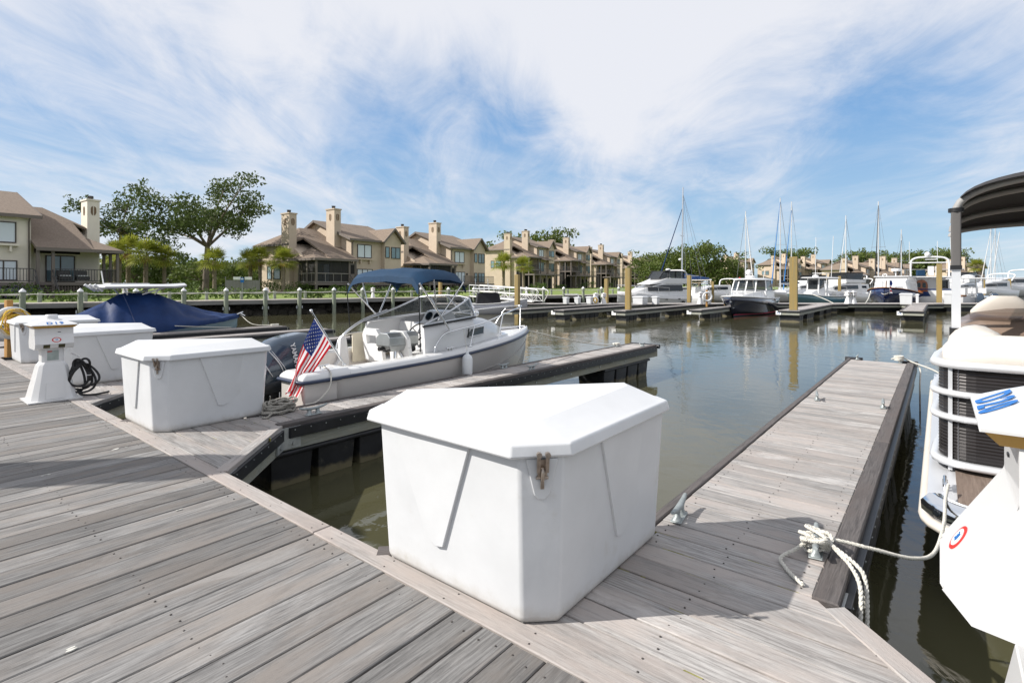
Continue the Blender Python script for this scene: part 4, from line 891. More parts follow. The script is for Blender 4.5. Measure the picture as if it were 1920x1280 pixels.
# outboard engine
def outboard():
    t = on_cuddy('outboard_engine', 'blue grey outboard engine lettered on its cowl at the stern of the cuddy boat', 'outboard engine')
    # cowl: sections along z, leaning forward
    def ring(z, cx, lx, ly, k=0.55, n=20):
        out = []
        for i in range(n):
            a = 2*math.pi*i/n; c, s_ = math.cos(a), math.sin(a); out.append((cx+lx*math.copysign(abs(c)**k, c), ly*math.copysign(abs(s_)**k, s_), z))
        return out
    S_ = [(0.70, 0.10, 0.24, 0.15), (0.74, 0.10, 0.30, 0.185), (0.82, 0.115, 0.33, 0.20), (0.95, 0.135, 0.345, 0.205), (1.08, 0.16, 0.335, 0.20), (1.17, 0.185, 0.30, 0.185), (1.225, 0.20, 0.24, 0.155), (1.245, 0.205, 0.15, 0.10)]
    tilt = lambda p: (p[0]+0.16*(p[2]-0.7), p[1], p[2]-0.20*(p[0]-0.15)*0 + 0.14*(p[0]-0.15))
    mb = MB(); mb.loft([[tilt(p) for p in ring(z, cx, lx, ly)] for z, cx, lx, ly in S_], 0, True, True, True); mb.build('cowl', COWL, t)
    mb = MB(); mb.loft([[tilt(p) for p in ring(z, cx, lx, ly)] for z, cx, lx, ly in ((0.60, 0.12, 0.22, 0.13), (0.66, 0.11, 0.27, 0.165), (0.735, 0.10, 0.318, 0.198), (0.75, 0.10, 0.30, 0.18))], 0, True, True, True); mb.build('cowl_base', COWLD, t)
    for s in (-1, 1):                                                   # air intakes
        mb = MB(); mb.loft([[tilt((x, s*y, z)) for x, y, z in ((0.30, 0.155, 1.13), (0.46, 0.12, 1.10), (0.42, 0.10, 1.20), (0.30, 0.12, 1.212))], [tilt((x, s*y, z)) for x, y, z in ((0.30, 0.182, 1.14), (0.48, 0.135, 1.12), (0.43, 0.115, 1.215), (0.30, 0.145, 1.225))]], 0, True, True, False); mb.build('air_intake', BLACK, t, fix=True)
    # lettering and stripes on both flanks
    for s in (-1, 1):
        o = tilt((0.235, s*0.216, 0.99)); fr = frame(o, (-0.28*s*-1 if 0 else 0.30*(-s)*-1*(1) if 0 else 0.0, 0, -1) if 0 else Vector((0.22, 0.0, -1.0))*(1 if s < 0 else -1), Vector((0.97, -s*0.03, 0.20)) if s < 0 else Vector((-0.97, 0.03, -0.2)))
        text_mesh('YAMAHA', 0.082, PRINTW, 'lettering', t, fr, 0.002)
        for (pts, r) in ((([(-0.10, 0.196, 1.13), (-0.03, 0.206, 1.05), (0.05, 0.211, 0.95), (0.13, 0.211, 0.82)]), 0.010), ([(-0.07, 0.199, 1.13), (0.01, 0.208, 1.03), (0.09, 0.212, 0.93), (0.17, 0.210, 0.82)], 0.006), ([(-0.15, 0.196, 1.02), (-0.09, 0.2025, 0.93), (-0.01, 0.2065, 0.82)], 0.009)):
            mb = MB(); C = curve([tilt((x, s*y, z)) for x, y, z in pts], 5); mb.tube(C, [r*(0.3+0.7*math.sin(math.pi*min(1, (i+1)/len(C)))) for i in range(len(C))], 6); mb.build('stripe', PRINTW, t)
        mb = MB(); mb.add([tilt((x, s*y, z)) for x, y, z in ((-0.19, 0.196, 0.90), (-0.10, 0.204, 0.87), (-0.10, 0.205, 0.93), (-0.19, 0.196, 0.95))], [(0, 1, 2, 3)]); mb.build('badge', PRINTW, t)
    mb = MB(); mb.loft([[(0.02, -0.10, 0.62), (0.34, -0.10, 0.62), (0.34, 0.10, 0.62), (0.02, 0.10, 0.62)], [(0.06, -0.075, 0.2), (0.27, -0.075, 0.2), (0.27, 0.075, 0.2), (0.06, 0.075, 0.2)], [(0.06, -0.05, -0.4), (0.22, -0.05, -0.4), (0.22, 0.05, -0.4), (0.06, 0.05, -0.4)]], 0, True, True, False); mb.build('leg', ENG, t, bevel=0.03)
    mb = MB(); mb.box(0.26, 0.42, -0.16, -0.06, 0.28, 0.62); mb.box(0.26, 0.42, 0.06, 0.16, 0.28, 0.62); mb.tube([(0.30, -0.22, 0.50), (0.30, 0.22, 0.50)], 0.03, 10); mb.build('clamp_bracket', ENG, t, bevel=0.012)
    mb = MB(); mb.tube([(0.10, -0.14, 0.46), (0.30, -0.17, 0.40)], 0.022, 8); mb.tube([(0.02, -0.12, 0.56), (0.0, -0.13, 0.42), (0.10, -0.14, 0.36)], 0.011, 6); mb.tube([(0.14, -0.11, 0.58), (0.12, -0.15, 0.45), (0.24, -0.16, 0.33)], 0.013, 6); mb.build('hydraulic_ram', STEEL, t)
    mb = MB(); mb.box(-0.02, 0.36, -0.17, 0.17, 0.02, 0.04); mb.build('cavitation_plate', ENG, t)
    # hoses into the splash well
    mb = MB(); mb.tube(curve([(0.30, -0.12, 0.66), (0.42, -0.20, 0.60), (0.45, -0.12, 0.64), (0.55, -0.05, 0.62)], 6), 0.022, 8); mb.build('rigging_hose', BLACK, t)
outboard()
# stern flag on its staff
def flag():
    t = on_cuddy('stern_flag', 'American flag on a steel staff leaning out from the stern of the cuddy boat', 'flag')
    foot, head = Vector((0.67, -0.655, 0.90)), Vector((0.23, -0.66, 1.575))
    mb = MB(); mb.tube([foot, head], 0.011, 10); mb.ball(head, 0.02, 10); mb.tube([foot-Vector((0.0, 0, 0.005)), foot+Vector((0.0, 0, 0.01))], 0.03, 10); mb.build('staff', STEEL, t)
    CL = True
    # flag cloth: hoist runs down the staff, fly hangs limp with folds; parameters u along fly, v down hoist
    red = mat('flag_red', (0.50, 0.012, 0.022), 0.8); wht = mat('flag_white', (0.78, 0.77, 0.78), 0.8); blu = mat('flag_blue', (0.016, 0.035, 0.17), 0.8)
    for m_ in (red, wht, blu):
        t_ = m_.node_tree; b_ = t_.nodes['Principled BSDF']; tr = N(t_, 'ShaderNodeBsdfTranslucent'); tr.inputs[0].default_value = b_.inputs['Base Color'].default_value; mx_ = N(t_, 'ShaderNodeMixShader'); mx_.inputs[0].default_value = 0.45
        t_.links.new(b_.outputs[0], mx_.inputs[1]); t_.links.new(tr.outputs[0], mx_.inputs[2]); t_.links.new(mx_.outputs[0], t_.nodes['Material Output'].inputs[0])
    a = head.lerp(foot, 0.11); b = head.lerp(foot, 0.62); nu, nv = 40, 39
    def pos(u, v):
        h = a.lerp(b, v)
        L_ = 0.84*u; dirx = Vector((-0.46, 0.0, -0.89)); 
        # the free end gathers under the hoist's top; lower rows swing back under
        swing = Vector((-0.10*u*v-0.12*u*u*v, 0, -0.03*u*v))
        p = h+dirx*L_*(1-0.12*v)+swing+Vector((-0.22*u*v*0.6, 0, 0.10*u*v))
        p += Vector((-0.05*u*v, -0.30*u*v-0.02*u, 0)); f = 0.030*math.sin(7.5*v+4.0*u+0.3)*u+0.022*math.sin(15*v-3*u)*u*(1-0.3*u)
        fold = max(0, u-0.60)/0.40
        p += Vector((0.030*math.sin(9*v+2)*u+0.05*fold*math.sin(2.2*v+0.4), f*1.6-0.05*fold*(1-v), 0))
        return p
    g = MB(); vs = [pos(i/nu, j/nv) for j in range(nv+1) for i in range(nu+1)]
    g.v = [tuple(p) for p in vs]
    for j in range(nv):
        for i in range(nu):
            m_ = 0 if (j*13//nv) % 2 == 0 else 1
            if i < nu*0.4 and j < nv*7/13: m_ = 2
            if i == 0: m_ = 1
            g.f.append((j*(nu+1)+i, j*(nu+1)+i+1, (j+1)*(nu+1)+i+1, (j+1)*(nu+1)+i)); g.m.append(m_); g.s.append(True)
    g.build('cloth', [red, wht, blu], t)
    st = MB()
    def star(u, v):
        c = pos(u, v); du = (pos(u+0.01, v)-c).normalized(); dv = (pos(u, v+0.01)-c).normalized(); n = du.cross(dv).normalized()
        for sg in (1, -1):
            vs = [c+n*0.0035*sg]+[c+n*0.0035*sg+(du*math.cos(k*math.pi/5)+dv*math.sin(k*math.pi/5))*(0.0125 if k % 2 == 0 else 0.0052) for k in range(10)]
            st.add(vs, [(0, 1+k, 1+(k+1) % 10) for k in range(10)])
    for r in range(9):
        n = 6 if r % 2 == 0 else 5
        for c in range(n): star(0.028+0.372*((c+0.5+(0 if n == 6 else 0.5))/6.0)*0.97, (7/13)*(r+0.7)/9.4)
    tag(st.build('stars', wht, t), kind='stuff')
flag()
# gas grill on its pedestal
def grill():
    t = on_cuddy('marine_grill', 'small steel lidded grill on a pole mount in the cuddy boat cockpit', 'grill')
    y0, y1 = -0.47, -0.17; x0, x1 = 1.50, 2.02
    pr = [(y0, 1.03), (y1, 1.03), (y1, 1.14), (y1-0.09, 1.205), (y0+0.06, 1.205), (y0, 1.15)]
    mb = MB(); mb.prism(pr[::-1], x0, x1, 0, lambda a, b, c: (c, a, b)); mb.build('lid', GRILLM, t, bevel=0.008, fix=True)
    for k in range(4):
        mb = MB(); mb.box(x0+0.06+0.0, x0+0.24, y0-0.006, y0, 1.05+0.022*k, 1.058+0.022*k); mb.build('louvre', GRILLM, t)
        mb = MB(); mb.box(x0+0.30, x1-0.04, y0-0.006, y0, 1.05+0.022*k, 1.058+0.022*k); mb.build('louvre', GRILLM, t)
    mb = MB(); mb.loft([[(x0+0.08, y0+0.06, 0.95), (x1-0.08, y0+0.06, 0.95), (x1-0.08, y1-0.06, 0.95), (x0+0.08, y1-0.06, 0.95)], [(x0, y0, 1.03), (x1, y0, 1.03), (x1, y1, 1.03), (x0, y1, 1.03)]], 0, True, True, False); mb.build('tray', GRILLM, t)
    mb = MB(); mb.tube([(x0-0.05, -0.30, 0.99), (x0+0.05, -0.30, 0.99)], 0.03, 10); mb.tube([(x0-0.05, -0.40, 0.97), (x0+0.1, -0.40, 0.97)], 0.012, 8); mb.ball((1.95, -0.42, 0.96), 0.045, 10); mb.build('burner_valve', BLACK, t)
    mb = MB(); mb.tube([(1.72, -0.32, 0.95), (1.70, -0.34, 0.72)], 0.028, 10); mb.tube([(1.78, -0.32, 0.95), (1.80, -0.42, 0.80), (1.80, -0.45, 0.72)], 0.015, 8); mb.lathe([(0.06, 0.70), (0.05, 0.73)], 12, (1.70, -0.34, 0)); mb.build('pole_mount', STEEL, t)
    mb = MB(); mb.box(1.45, 1.95, -0.72, -0.25, 0.62, 0.715); mb.build('mounting_ledge', GEL, t, bevel=0.015)
grill()
# fender at the boat's side
def fender(loc, rz, s, label, line_top=None):
    t = thing('boat_fender', label, 'boat fender', loc, rz)
    mb = MB(); mb.lathe([(0.012, -0.19), (0.055, -0.175), (0.075, -0.14), (0.076, 0.08), (0.066, 0.115), (0.035, 0.145), (0.022, 0.15), (0.020, 0.19), (0.008, 0.195)], 18); mb.build('body', FENDW, t)
    if line_top: mb = MB(); mb.tube([(0, 0, 0.18), line_top], 0.004, 6); mb.build('lanyard', ROPE, t)
    return t
o = pq(3.07+2.5, 6.3-0.975); fender((o.x, o.y, 0.72), TH, 1, 'white cylinder fender hanging on the grey side of the cuddy boat', (0.0, 0.075, 0.50))
# mooring lines of the cuddy boat
lc = lambda x, y, z: pq(3.07+x, 6.3+y, z)
line('white stern line from the cuddy boat cleat down to the narrow pier', [lc(0.34, -0.72, 0.93), lc(0.33, -0.90, 0.88), lc(0.27, -0.97, 0.72), lc(0.10, -1.0, 0.60), lc(-0.05, -1.02, 0.595)], 0.008, ROPE)
line('white bow line stretched from the cuddy boat bow to the far pier cleat', [lc(4.98, -0.05, 1.02), lc(5.6, -0.45, 0.84), lc(6.4, -0.85, 0.66), lc(6.88, -1.07, DECK+0.05)], 0.0095, ROPE, extra=[[lc(6.88+0.08*math.cos(a), -1.07+0.05*math.sin(2*a), DECK+0.05+0.012*k) for a in [2*math.pi*i/8 for i in range(9)]] for k in range(3)])

# ------------------------------------------------------------------ navy covered boat beyond the piers
def covered():
    pp = pq(3.3, 17.6); t = thing('covered_boat', 'pale blue centre console boat under a dark navy full cover with white hardtop', 'boat', (pp.x, pp.y, 0), TH)
    keys = [(0.0, -0.3, 0.75, 0.05, 0.92, 0.62), (1.2, -0.3, 0.75, 0.08, 0.96, 0.64), (2.4, -0.28, 0.62, 0.15, 0.86, 0.70), (3.5, -0.15, 0.35, 0.35, 0.58, 0.78), (4.2, 0.2, 0.08, 0.6, 0.2, 0.85), (4.42, 0.55, 0.01, 0.8, 0.02, 0.87)]
    secs = smooth_secs(keys); hull(secs, [SKYH, GEL], 'hull', t)
    # tent-like cover: ridge rises to the console top, falls to bow and stern
    def ridge(x): 
        P = [(-0.15, 0.92), (0.35, 1.10), (0.85, 1.36), (1.25, 1.60), (1.5, 1.64), (2.15, 1.62), (2.7, 1.36), (3.4, 1.10), (4.0, 0.96), (4.5, 0.90)]
        for a, b in zip(P[:-1], P[1:]):
            if x <= b[0]: return lerp(a[1], b[1], (x-a[0])/(b[0]-a[0]))
        return 0.9
    rows = []; nx = 46
    for i in range(nx+1):
        x = lerp(-0.14, 4.46, i/nx); b = 0.92; z = 0.62
        for q in secs:
            if q[0] <= max(0, x): b, z = q[4], q[5]
        w_top = 0.42*max(0, 1-abs(x-1.8)/0.9)**0.6 if abs(x-1.8) < 0.9 else 0.0
        row = []
        for k in range(25):
            a = -1+k/12; s_ = abs(a); rz_ = ridge(x)
            if s_ > 0.9: y = b+0.03; zz = lerp(z+0.05, z-(0.15 if x < 1.5 else 0.15-0.09*min(1, (x-1.5)/1.2)), (s_-0.9)/0.1)
            else:
                u = s_/0.9; y = lerp(0, b+0.03, u) if w_top == 0 else lerp(w_top*min(1, u*2), b+0.03, max(0, (u-0.25)/0.75))
                zz = lerp(rz_, z+0.05, max(0, (u-(0.25 if w_top else 0))/(0.75 if w_top else 1))**0.82)
                zz += (0.030*math.sin(x*10+u*6)+0.045*math.sin(5.5*x-9*u)+0.02*math.sin(17*x+4*u))*math.sin(math.pi*u)*(1 if x < 1.5 else 0.4)
            row.append((x, math.copysign(y, a), zz))
        rows.append(row)
    mb = MB(); mb.loft(rows, 0, False, False, True); mb.add(rows[0], [tuple(range(25))]); mb.build('boat_cover', CANVD, t)
    mb = MB(); mb.tube([(1.27, -0.30, 1.62), (1.33, -0.62, 1.24), (1.42, -0.97, 0.70), (1.44, -0.985, 0.50)], 0.012, 6); mb.build('cover_seam', mat('seam_navy', (0.03, 0.05, 0.13), 0.7), t)
    mb = MB(); sec = lambda x, w0, z: [(x, -w0, z+0.03), (x, -w0+0.05, z-0.03), (x, w0-0.05, z-0.03), (x, w0, z+0.03), (x, w0-0.2, z+0.085), (x, -w0+0.2, z+0.085)]
    mb.loft([sec(0.70, 0.40, 1.79), sec(0.80, 0.62, 1.79), sec(1.7, 0.64, 1.80), sec(2.45, 0.60, 1.80), sec(2.85, 0.30, 1.83)], 0, True, True, False); mb.build('hardtop', GEL, t, bevel=0.02)
    mb = MB(); mb.box(1.0, 1.9, -0.3, 0.3, 1.885, 1.91); mb.build('hardtop_hatch', GEL, t)
    for x, x2 in ((1.35, 1.25), (2.0, 2.1), (1.7, 2.2)):
        for s in (-1, 1): mb = MB(); mb.tube([(x, s*0.38, 1.60), (x2, s*0.5, 1.78)], 0.02, 8); mb.build('hardtop_leg', GEL, t)
    for k in range(3): mb = MB(); mb.tube([(0.62-0.03*k, -0.42+0.34*k, 1.87), (0.80, -0.40+0.34*k, 1.70)], 0.035, 8); mb.build('rod_holder', GEL, t)
    mb = MB(); mb.tube([(1.0, 0.35, 1.88), (0.95, 0.36, 2.25)], 0.016, 6); mb.build('antenna_base', GEL, t)
    mb = MB(); mb.tube([(4.35, -0.12, 0.92), (4.62, 0.06, 0.98)], 0.02, 8); mb.tube([(4.5, -0.04, 0.95), (4.62, -0.1, 0.86)], 0.02, 8); mb.build('anchor', STEEL, t)
covered()
lv = lambda x, y, z: pq(3.4+x, 17.6+y, z)
line('mooring line from the covered boat to the pier before it', [lv(2.2, -0.98, 0.72), lv(2.9, -1.05, 0.65), lv(3.6, -1.25, 0.60)], 0.012, ROPE)
line('bow line of the covered boat hanging down to the pier end', [lv(4.4, -0.05, 0.90), lv(4.5, -0.7, 0.62), lv(4.9, -1.3, 0.60)], 0.011, ROPE, extra=[[lv(4.85+0.12*math.cos(a), -1.4+0.08*math.sin(a), 0.60+0.01*k) for a in [2*math.pi*i/8 for i in range(9)]] for k in range(4)])
# low white skiff beyond it
def skiff(loc, rz, label, L_=4.6, b=0.8, z=0.55, hm=None):
    t = thing('skiff', label, 'boat', loc, rz)
    keys = [(0.0, -0.15, b*0.8, 0.02, b*0.95, z), (L_*0.4, -0.15, b*0.8, 0.05, b, z), (L_*0.75, -0.1, b*0.5, 0.15, b*0.75, z+0.08), (L_*0.95, 0.1, b*0.12, 0.35, b*0.25, z+0.16), (L_, 0.3, 0.01, 0.5, 0.02, z+0.18)]
    s = smooth_secs(keys); hull(s, [hm or GEL, GEL], 'hull', t); railstrip('rub_rail', t, mat('rail_grey', (0.35, 0.36, 0.38), 0.5), s, 0.0, -0.03, 0.02)
    mb = MB(); mb.box(L_*0.1, L_*0.45, -b*0.6, b*0.6, z+0.005, z+0.12); mb.build('coaming', GEL, t, bevel=0.03)
    return t
pp = pq(2.2, 21.5); skiff((pp.x, pp.y, 0), TH, 'low white boat lying beyond the covered boat at the left edge', 5.4, 1.0, 0.72)

# ------------------------------------------------------------------ life ring post on the main dock
ORNG = mat('orange_ring', (0.60, 0.12, 0.02), 0.5)
YROPE = mat('yellow_rope', (0.65, 0.42, 0.05), 0.8, var=0.2, vscale=40)
def ring_post(loc, rz, label, h=1.02, coil=True, sc=1.0):
    t = thing('life_ring_post', label, 'life ring post', loc, rz)
    mb = MB(); mb.box(-0.045, 0.045, -0.045, 0.045, 0, h); mb.build('post', W_OCHRE, t, bevel=0.006)
    mb = MB(); mb.tube([(0.085, 0.24*math.cos(a), h*0.60+0.24*math.sin(a)) for a in [2*math.pi*i/28 for i in range(28)]], 0.055, 10, closed=True); rr = mb.build('life_ring', GELW, t)
    if coil:
        mb = MB(); rnd = random.Random(8)
        for k in range(7): r_ = rnd.uniform(0.10, 0.22); mb.tube([(0.16+0.012*k, r_*math.cos(a)+0.02*math.sin(5*a+k), h*0.62+r_*1.05*math.sin(a)) for a in [2*math.pi*i/18 for i in range(18)]], 0.010, 6, closed=True)
        mb.build('rope_coil', YROPE, t)
    return t
pp = pq(1.72, 12.95); ring_post((pp.x, pp.y, DECK), TH+R(-70), 'ochre post with white life ring and yellow rope at the left edge')

# ------------------------------------------------------------------ pontoon boat on the right
BEIGE = mat('beige_vinyl', (0.60, 0.56, 0.505), 0.5, var=0.04, vscale=3, bump=0.05, bscale=60)
BEIGED = mat('taupe_plastic', (0.20, 0.145, 0.11), 0.35, var=0.1, coat=0.3)
GREYC = mat('grey_bimini_boot', (0.105, 0.10, 0.098), 0.75)
BIMI = mat('charcoal_bimini_cloth', (0.030, 0.029, 0.031), 0.85, var=0.15, vscale=8)
PANEL = mat('black_fence_panel', (0.024, 0.021, 0.021), 0.3, 0.3, var=0.25, vscale=4, stretch=(1, 1, 4))
WALU = mat('white_rail_alloy', (0.66, 0.67, 0.69), 0.35, 0.35)
VDECK = wood_mat('vinyl_teak_floor', (0.13, 0.095, 0.075), (0.25, 0.195, 0.16), (0.20, 0.15, 0.12), 0.2, 0.05)
CHROME = mat('chrome', (0.80, 0.82, 0.84), 0.08, 1.0)
TUBEM = mat('pontoon_alloy', (0.55, 0.57, 0.60), 0.3, 0.8, var=0.1, vscale=3)
CLEARTINT = mat('bronze_windscreen', (0.10, 0.065, 0.05), 0.05, alpha=0.62, spec=0.6)
def pontoon():
    """Local axes: x along dock p from the deck's near edge, y along dock q (boat spans y from -2.3 to 0)."""
    t = thing('pontoon_boat', 'pontoon boat with black fence panels, beige seats and charcoal sun canopy', 'boat', (*pq(4.0, 0.0)[:2], 0), TH)
    Wd = 2.3; L_ = 6.2; zf = 0.545
    # deck: rounded near corners
    poly = arc((0.30, -0.27), 0.27, R(180), R(90), 5)[0:0]
    c = [(L_, 0.06)]+[(0.32+0.30*math.cos(a), -0.24+0.30*math.sin(a)) for a in [R(90+15*i) for i in range(7)]]+[(0.32+0.30*math.cos(a), -Wd+0.24+0.30*math.sin(a)) for a in [R(180+15*i) for i in range(7)]]+[(L_, -Wd-0.06)]
    mb = MB(); mb.prism(c, zf-0.09, zf-0.012); mb.build('deck_edge', WALU, t, bevel=0.012)
    ci = [(L_-0.05, -0.09), (0.10, -0.09), (0.10, -Wd+0.09), (L_-0.05, -Wd+0.09)]
    mb = MB(); mb.prism(ci, zf-0.012, zf+0.002); fl = mb.build('deck_floor', VDECK, t)
    mb = MB(); band = [(L_, 0.072)]+[(0.32+0.315*math.cos(a), -0.24+0.315*math.sin(a)) for a in [R(90+15*i) for i in range(7)]]+[(0.32+0.315*math.cos(a), -Wd+0.24+0.315*math.sin(a)) for a in [R(180+15*i) for i in range(7)]]+[(L_, -Wd-0.072)]
    mb.tube([(x, y, zf-0.135) for x, y in band], 0.032, 8); mb.build('rub_strip', BEIGE, t)
    mb = MB(); mb.prism([(x*1.0+0.01, y) for x, y in c], zf-0.17, zf-0.092); mb.build('deck_skirt', WALU, t)
    # chrome corner casting with docking lights
    mb = MB(); P = [(0.33+0.335*math.cos(a), -0.23+0.335*math.sin(a)) for a in [R(108+13*i) for i in range(10)]]; Q = [(0.33+0.235*math.cos(a), -0.23+0.235*math.sin(a)) for a in [R(108+13*i) for i in range(10)]]
    mb.loft([[(p[0], p[1], zf-0.075), (p[0]-0.004, p[1]+0.003, zf-0.02), (lerp(p[0], q[0], .4), lerp(p[1], q[1], .4), zf+0.028), (q[0], q[1], zf+0.030), (q[0], q[1], zf-0.03)] for p, q in zip(P, Q)], 0, False, False, True)
    for i in (4, 5, 6, 7):
        p, q = P[i], Q[i]; mb.tube([(lerp(p[0], q[0], .35), lerp(p[1], q[1], .35), zf+0.029), (q[0], q[1], zf+0.034)], 0.008, 6)
    mb.build('corner_casting', CHROME, t)
    for i in (2, 5, 6, 7):
        a = R(108+13*i); o = (0.33+0.338*math.cos(a), -0.23+0.338*math.sin(a), zf-0.045); mb = MB(); mb.lathe([(0.024, -0.004), (0.024, 0.004), (0.016, 0.006)], 14); g = mb.build('docking_light', GLASSD if i == 2 else STEEL, t); g.matrix_local = frame(o, (-math.sin(a), math.cos(a), 0), (0, 0, 1))
    # cleat on deck corner
    mb = MB(); mb.tube([(0.42, -0.03, zf+0.05), (0.50, -0.03, zf+0.045), (0.58, -0.03, zf+0.05)], 0.011, 8); mb.tube([(0.47, -0.03, zf-0.01), (0.47, -0.03, zf+0.045)], 0.014, 8); mb.tube([(0.53, -0.03, zf-0.01), (0.53, -0.03, zf+0.045)], 0.014, 8); mb.build('deck_cleat', CHROME, t)
    # tubes
    for y in (-0.30, -Wd+0.30):
        mb = MB(); mb.tube([(0.10, y, 0.27), (0.25, y, 0.22), (0.6, y, 0.14), (L_, y, 0.14)], [0.03, 0.13, 0.25, 0.26], 20); mb.build('pontoon_tube', TUBEM, t)
    # fence: black panels between white rails, rounded corner
    x0 = 0.92; z0, z1 = zf+0.055, 1.305; rad = 0.20
    run = [(3.3, -0.20), (2.2, -0.09), (1.5, -0.015)]+[(x0+rad+rad*math.cos(a), -rad+rad*math.sin(a)) for a in [R(90+15*i) for i in range(7)]]+[(x0, -0.9), (x0, -1.6)]
    def along(off, z): 
        out = []
        for i, p in enumerate(run):
            a = Vector(run[max(0, i-1)]); b = Vector(run[min(len(run)-1, i+1)]); d = (b-a).normalized(); out.append((p[0]-d.y*-1*0+(-d.y)*-off, p[1]+d.x*-off, z))
        return out
    # corrugated panel
    zs = [lerp(z0+0.03, z1-0.03, i/56) for i in range(57)]; mb = MB(); rows = []
    for i, z in enumerate(zs): rows.append(along(0.004 if i % 2 else 0.0, z))
    mb.loft(rows, 0, False, False, False); mb.loft([along(-0.02, z0), along(-0.02, z1)][::-1], 0, False, False, False); mb.build('fence_panel', PANEL, t)
    for z, r, nm in ((z1, 0.040, 'top_rail'), (1.10, 0.030, 'mid_rail'), (0.925, 0.030, 'mid_rail'), (z0, 0.034, 'bottom_rail')):
        mb = MB(); pth = along(0.030, z); secs = []
        for i, p in enumerate(pth):
            a = Vector(pth[max(0, i-1)]); b = Vector(pth[min(len(pth)-1, i+1)]); d = (b-a).normalized(); n = Vector((d.y, -d.x, 0)); secs.append([tuple(Vector(p)+n*(-0.05)+Vector((0, 0, -r*0.8))), tuple(Vector(p)+n*0.018+Vector((0, 0, -r*0.6))), tuple(Vector(p)+n*0.028), tuple(Vector(p)+n*0.018+Vector((0, 0, r*0.6))), tuple(Vector(p)+n*(-0.05)+Vector((0, 0, r*0.8)))])
        # rails bow outward over the corner
        mb.loft([q[::-1] for q in secs], 0, True, True, True); mb.build(nm, WALU, t)
    for (x, y) in ((x0+0.045, -0.062),):
        mb = MB(); mb.box(x-0.012, x+0.012, y-0.012, y+0.012, zf, z1); mb.build('fence_post', WALU, t)
    mb = MB(); mb.box(x0+0.018, x0+0.028, -0.110, -0.102, zf+0.06, z1-0.02); mb.build('panel_joint', mat('joint_grey', (0.15, 0.15, 0.16), 0.4, 0.5), t)
    for y in (-0.55, -1.2): mb = MB(); mb.box(x0-0.05, x0+0.02, y-0.05, y+0.05, zf, zf+0.03); mb.build('fence_foot', WALU, t)
    # bench back: fat beige bolster above the top rail
    mb = MB(); yy = [-0.02, -0.06, -0.14, -0.28, -0.6, -0.86, -0.865, -0.88, -1.3, -2.2]; sc = [0.4, 0.72, 0.90, 0.98, 1, 1, 0.97, 1, 1, 1]; secs = []
    for y, k in zip(yy, sc): secs.append([(x0+0.20+0.23*k*math.cos(a)*(1 if math.cos(a) < 0 else 0.9), y, z1+0.045+0.135*k*math.sin(a)*(1.25 if math.sin(a) > 0 else 0.7)) for a in [2*math.pi*i/18 for i in range(18)]])
    mb.loft(secs, 0, True, True, True); mb.build('bench_backrest', BEIGE, t)
    mb = MB(); secs = []
    for x, k in ((x0+0.28, 0.5), (x0+0.34, 0.9), (x0+0.5, 1), (x0+0.95, 1), (x0+1.3, 0.95), (x0+1.45, 0.5)): secs.append([(x, -0.24+0.19*k*math.cos(a), z1+0.06+0.17*k*math.sin(a)) for a in [2*math.pi*i/16 for i in range(16)]])
    mb.loft(secs, 0, True, True, True); mb.build('armrest', BEIGE, t)
    mb = MB(); mb.box(x0+0.3, x0+1.2, -2.2, -0.30, 1.06, 1.20); mb.build('bench_seat', BEIGE, t, bevel=0.05, seg=3)
    # helm console, bronze windscreen and captain's chairs
    mb = MB(); secs = []
    for x, z, wy in ((x0+1.55, 1.44, 0.02), (x0+1.75, 1.55, 0.0), (x0+2.3, 1.60, 0.0), (x0+2.6, 1.55, 0.02)): secs.append([(x, -0.05, zf), (x, -0.10-wy, z-0.10), (x, -0.30, z), (x, -2.15, z), (x, -2.25, zf)])
    mb.loft(secs, 0, True, True, True); mb.build('helm_console', BEIGED, t)
    mb = MB(); mb.lathe([(0.05, 0), (0.05, 0.02), (0.03, 0.025)], 16); g = mb.build('console_speaker', BLACK, t); g.matrix_local = frame((x0+1.70, -0.75, 1.535), (0, -1, 0), (0.8, 0, 0.5)) @ Matrix.Diagonal((1.4, 0.8, 1, 1))
    mb = MB(); W0 = [(x0+1.75, -0.14, 1.54), (x0+1.70, -0.5, 1.555), (x0+1.72, -1.2, 1.56), (x0+1.74, -2.1, 1.56)]; W1 = [(x0+2.05, -0.24, 1.60), (x0+1.98, -0.5, 1.65), (x0+1.98, -1.2, 1.68), (x0+2.0, -2.0, 1.70)]
    mb.loft([W0, W1], 0, False, False, True); mb.build('windscreen', CLEARTINT, t)
    mb = MB(); mb.tube(curve([(x0+1.9, -1.0, 1.56), (x0+2.0, -0.95, 1.70), (x0+2.1, -1.2, 1.79), (x0+2.1, -1.8, 1.80)], 6), 0.03, 8); mb.build('grab_hoop', BLACK, t)
    for (x, y, zt) in ((x0+2.75, -0.52, 1.76), (x0+3.3, -1.15, 1.84)):
        mb = MB(); secs = []
        for z, w_, dx, th in ((1.05, 0.24, 0, 0.10), (1.3, 0.27, -0.02, 0.11), (1.6, 0.26, -0.10, 0.10), (zt-0.08, 0.20, -0.17, 0.09), (zt, 0.10, -0.20, 0.05)):
            secs.append([(x+dx+th*math.cos(a), y+w_*math.copysign(abs(math.sin(a))**0.7, math.sin(a)), z) for a in [2*math.pi*i/18 for i in range(18)]])
        mb.loft(secs, 0, True, True, True); mb.build('captain_chair', BEIGE, t)
    # sun canopy: three bows with grey cloth boots, charcoal cloth
    span = 2.05; yc = -1.157
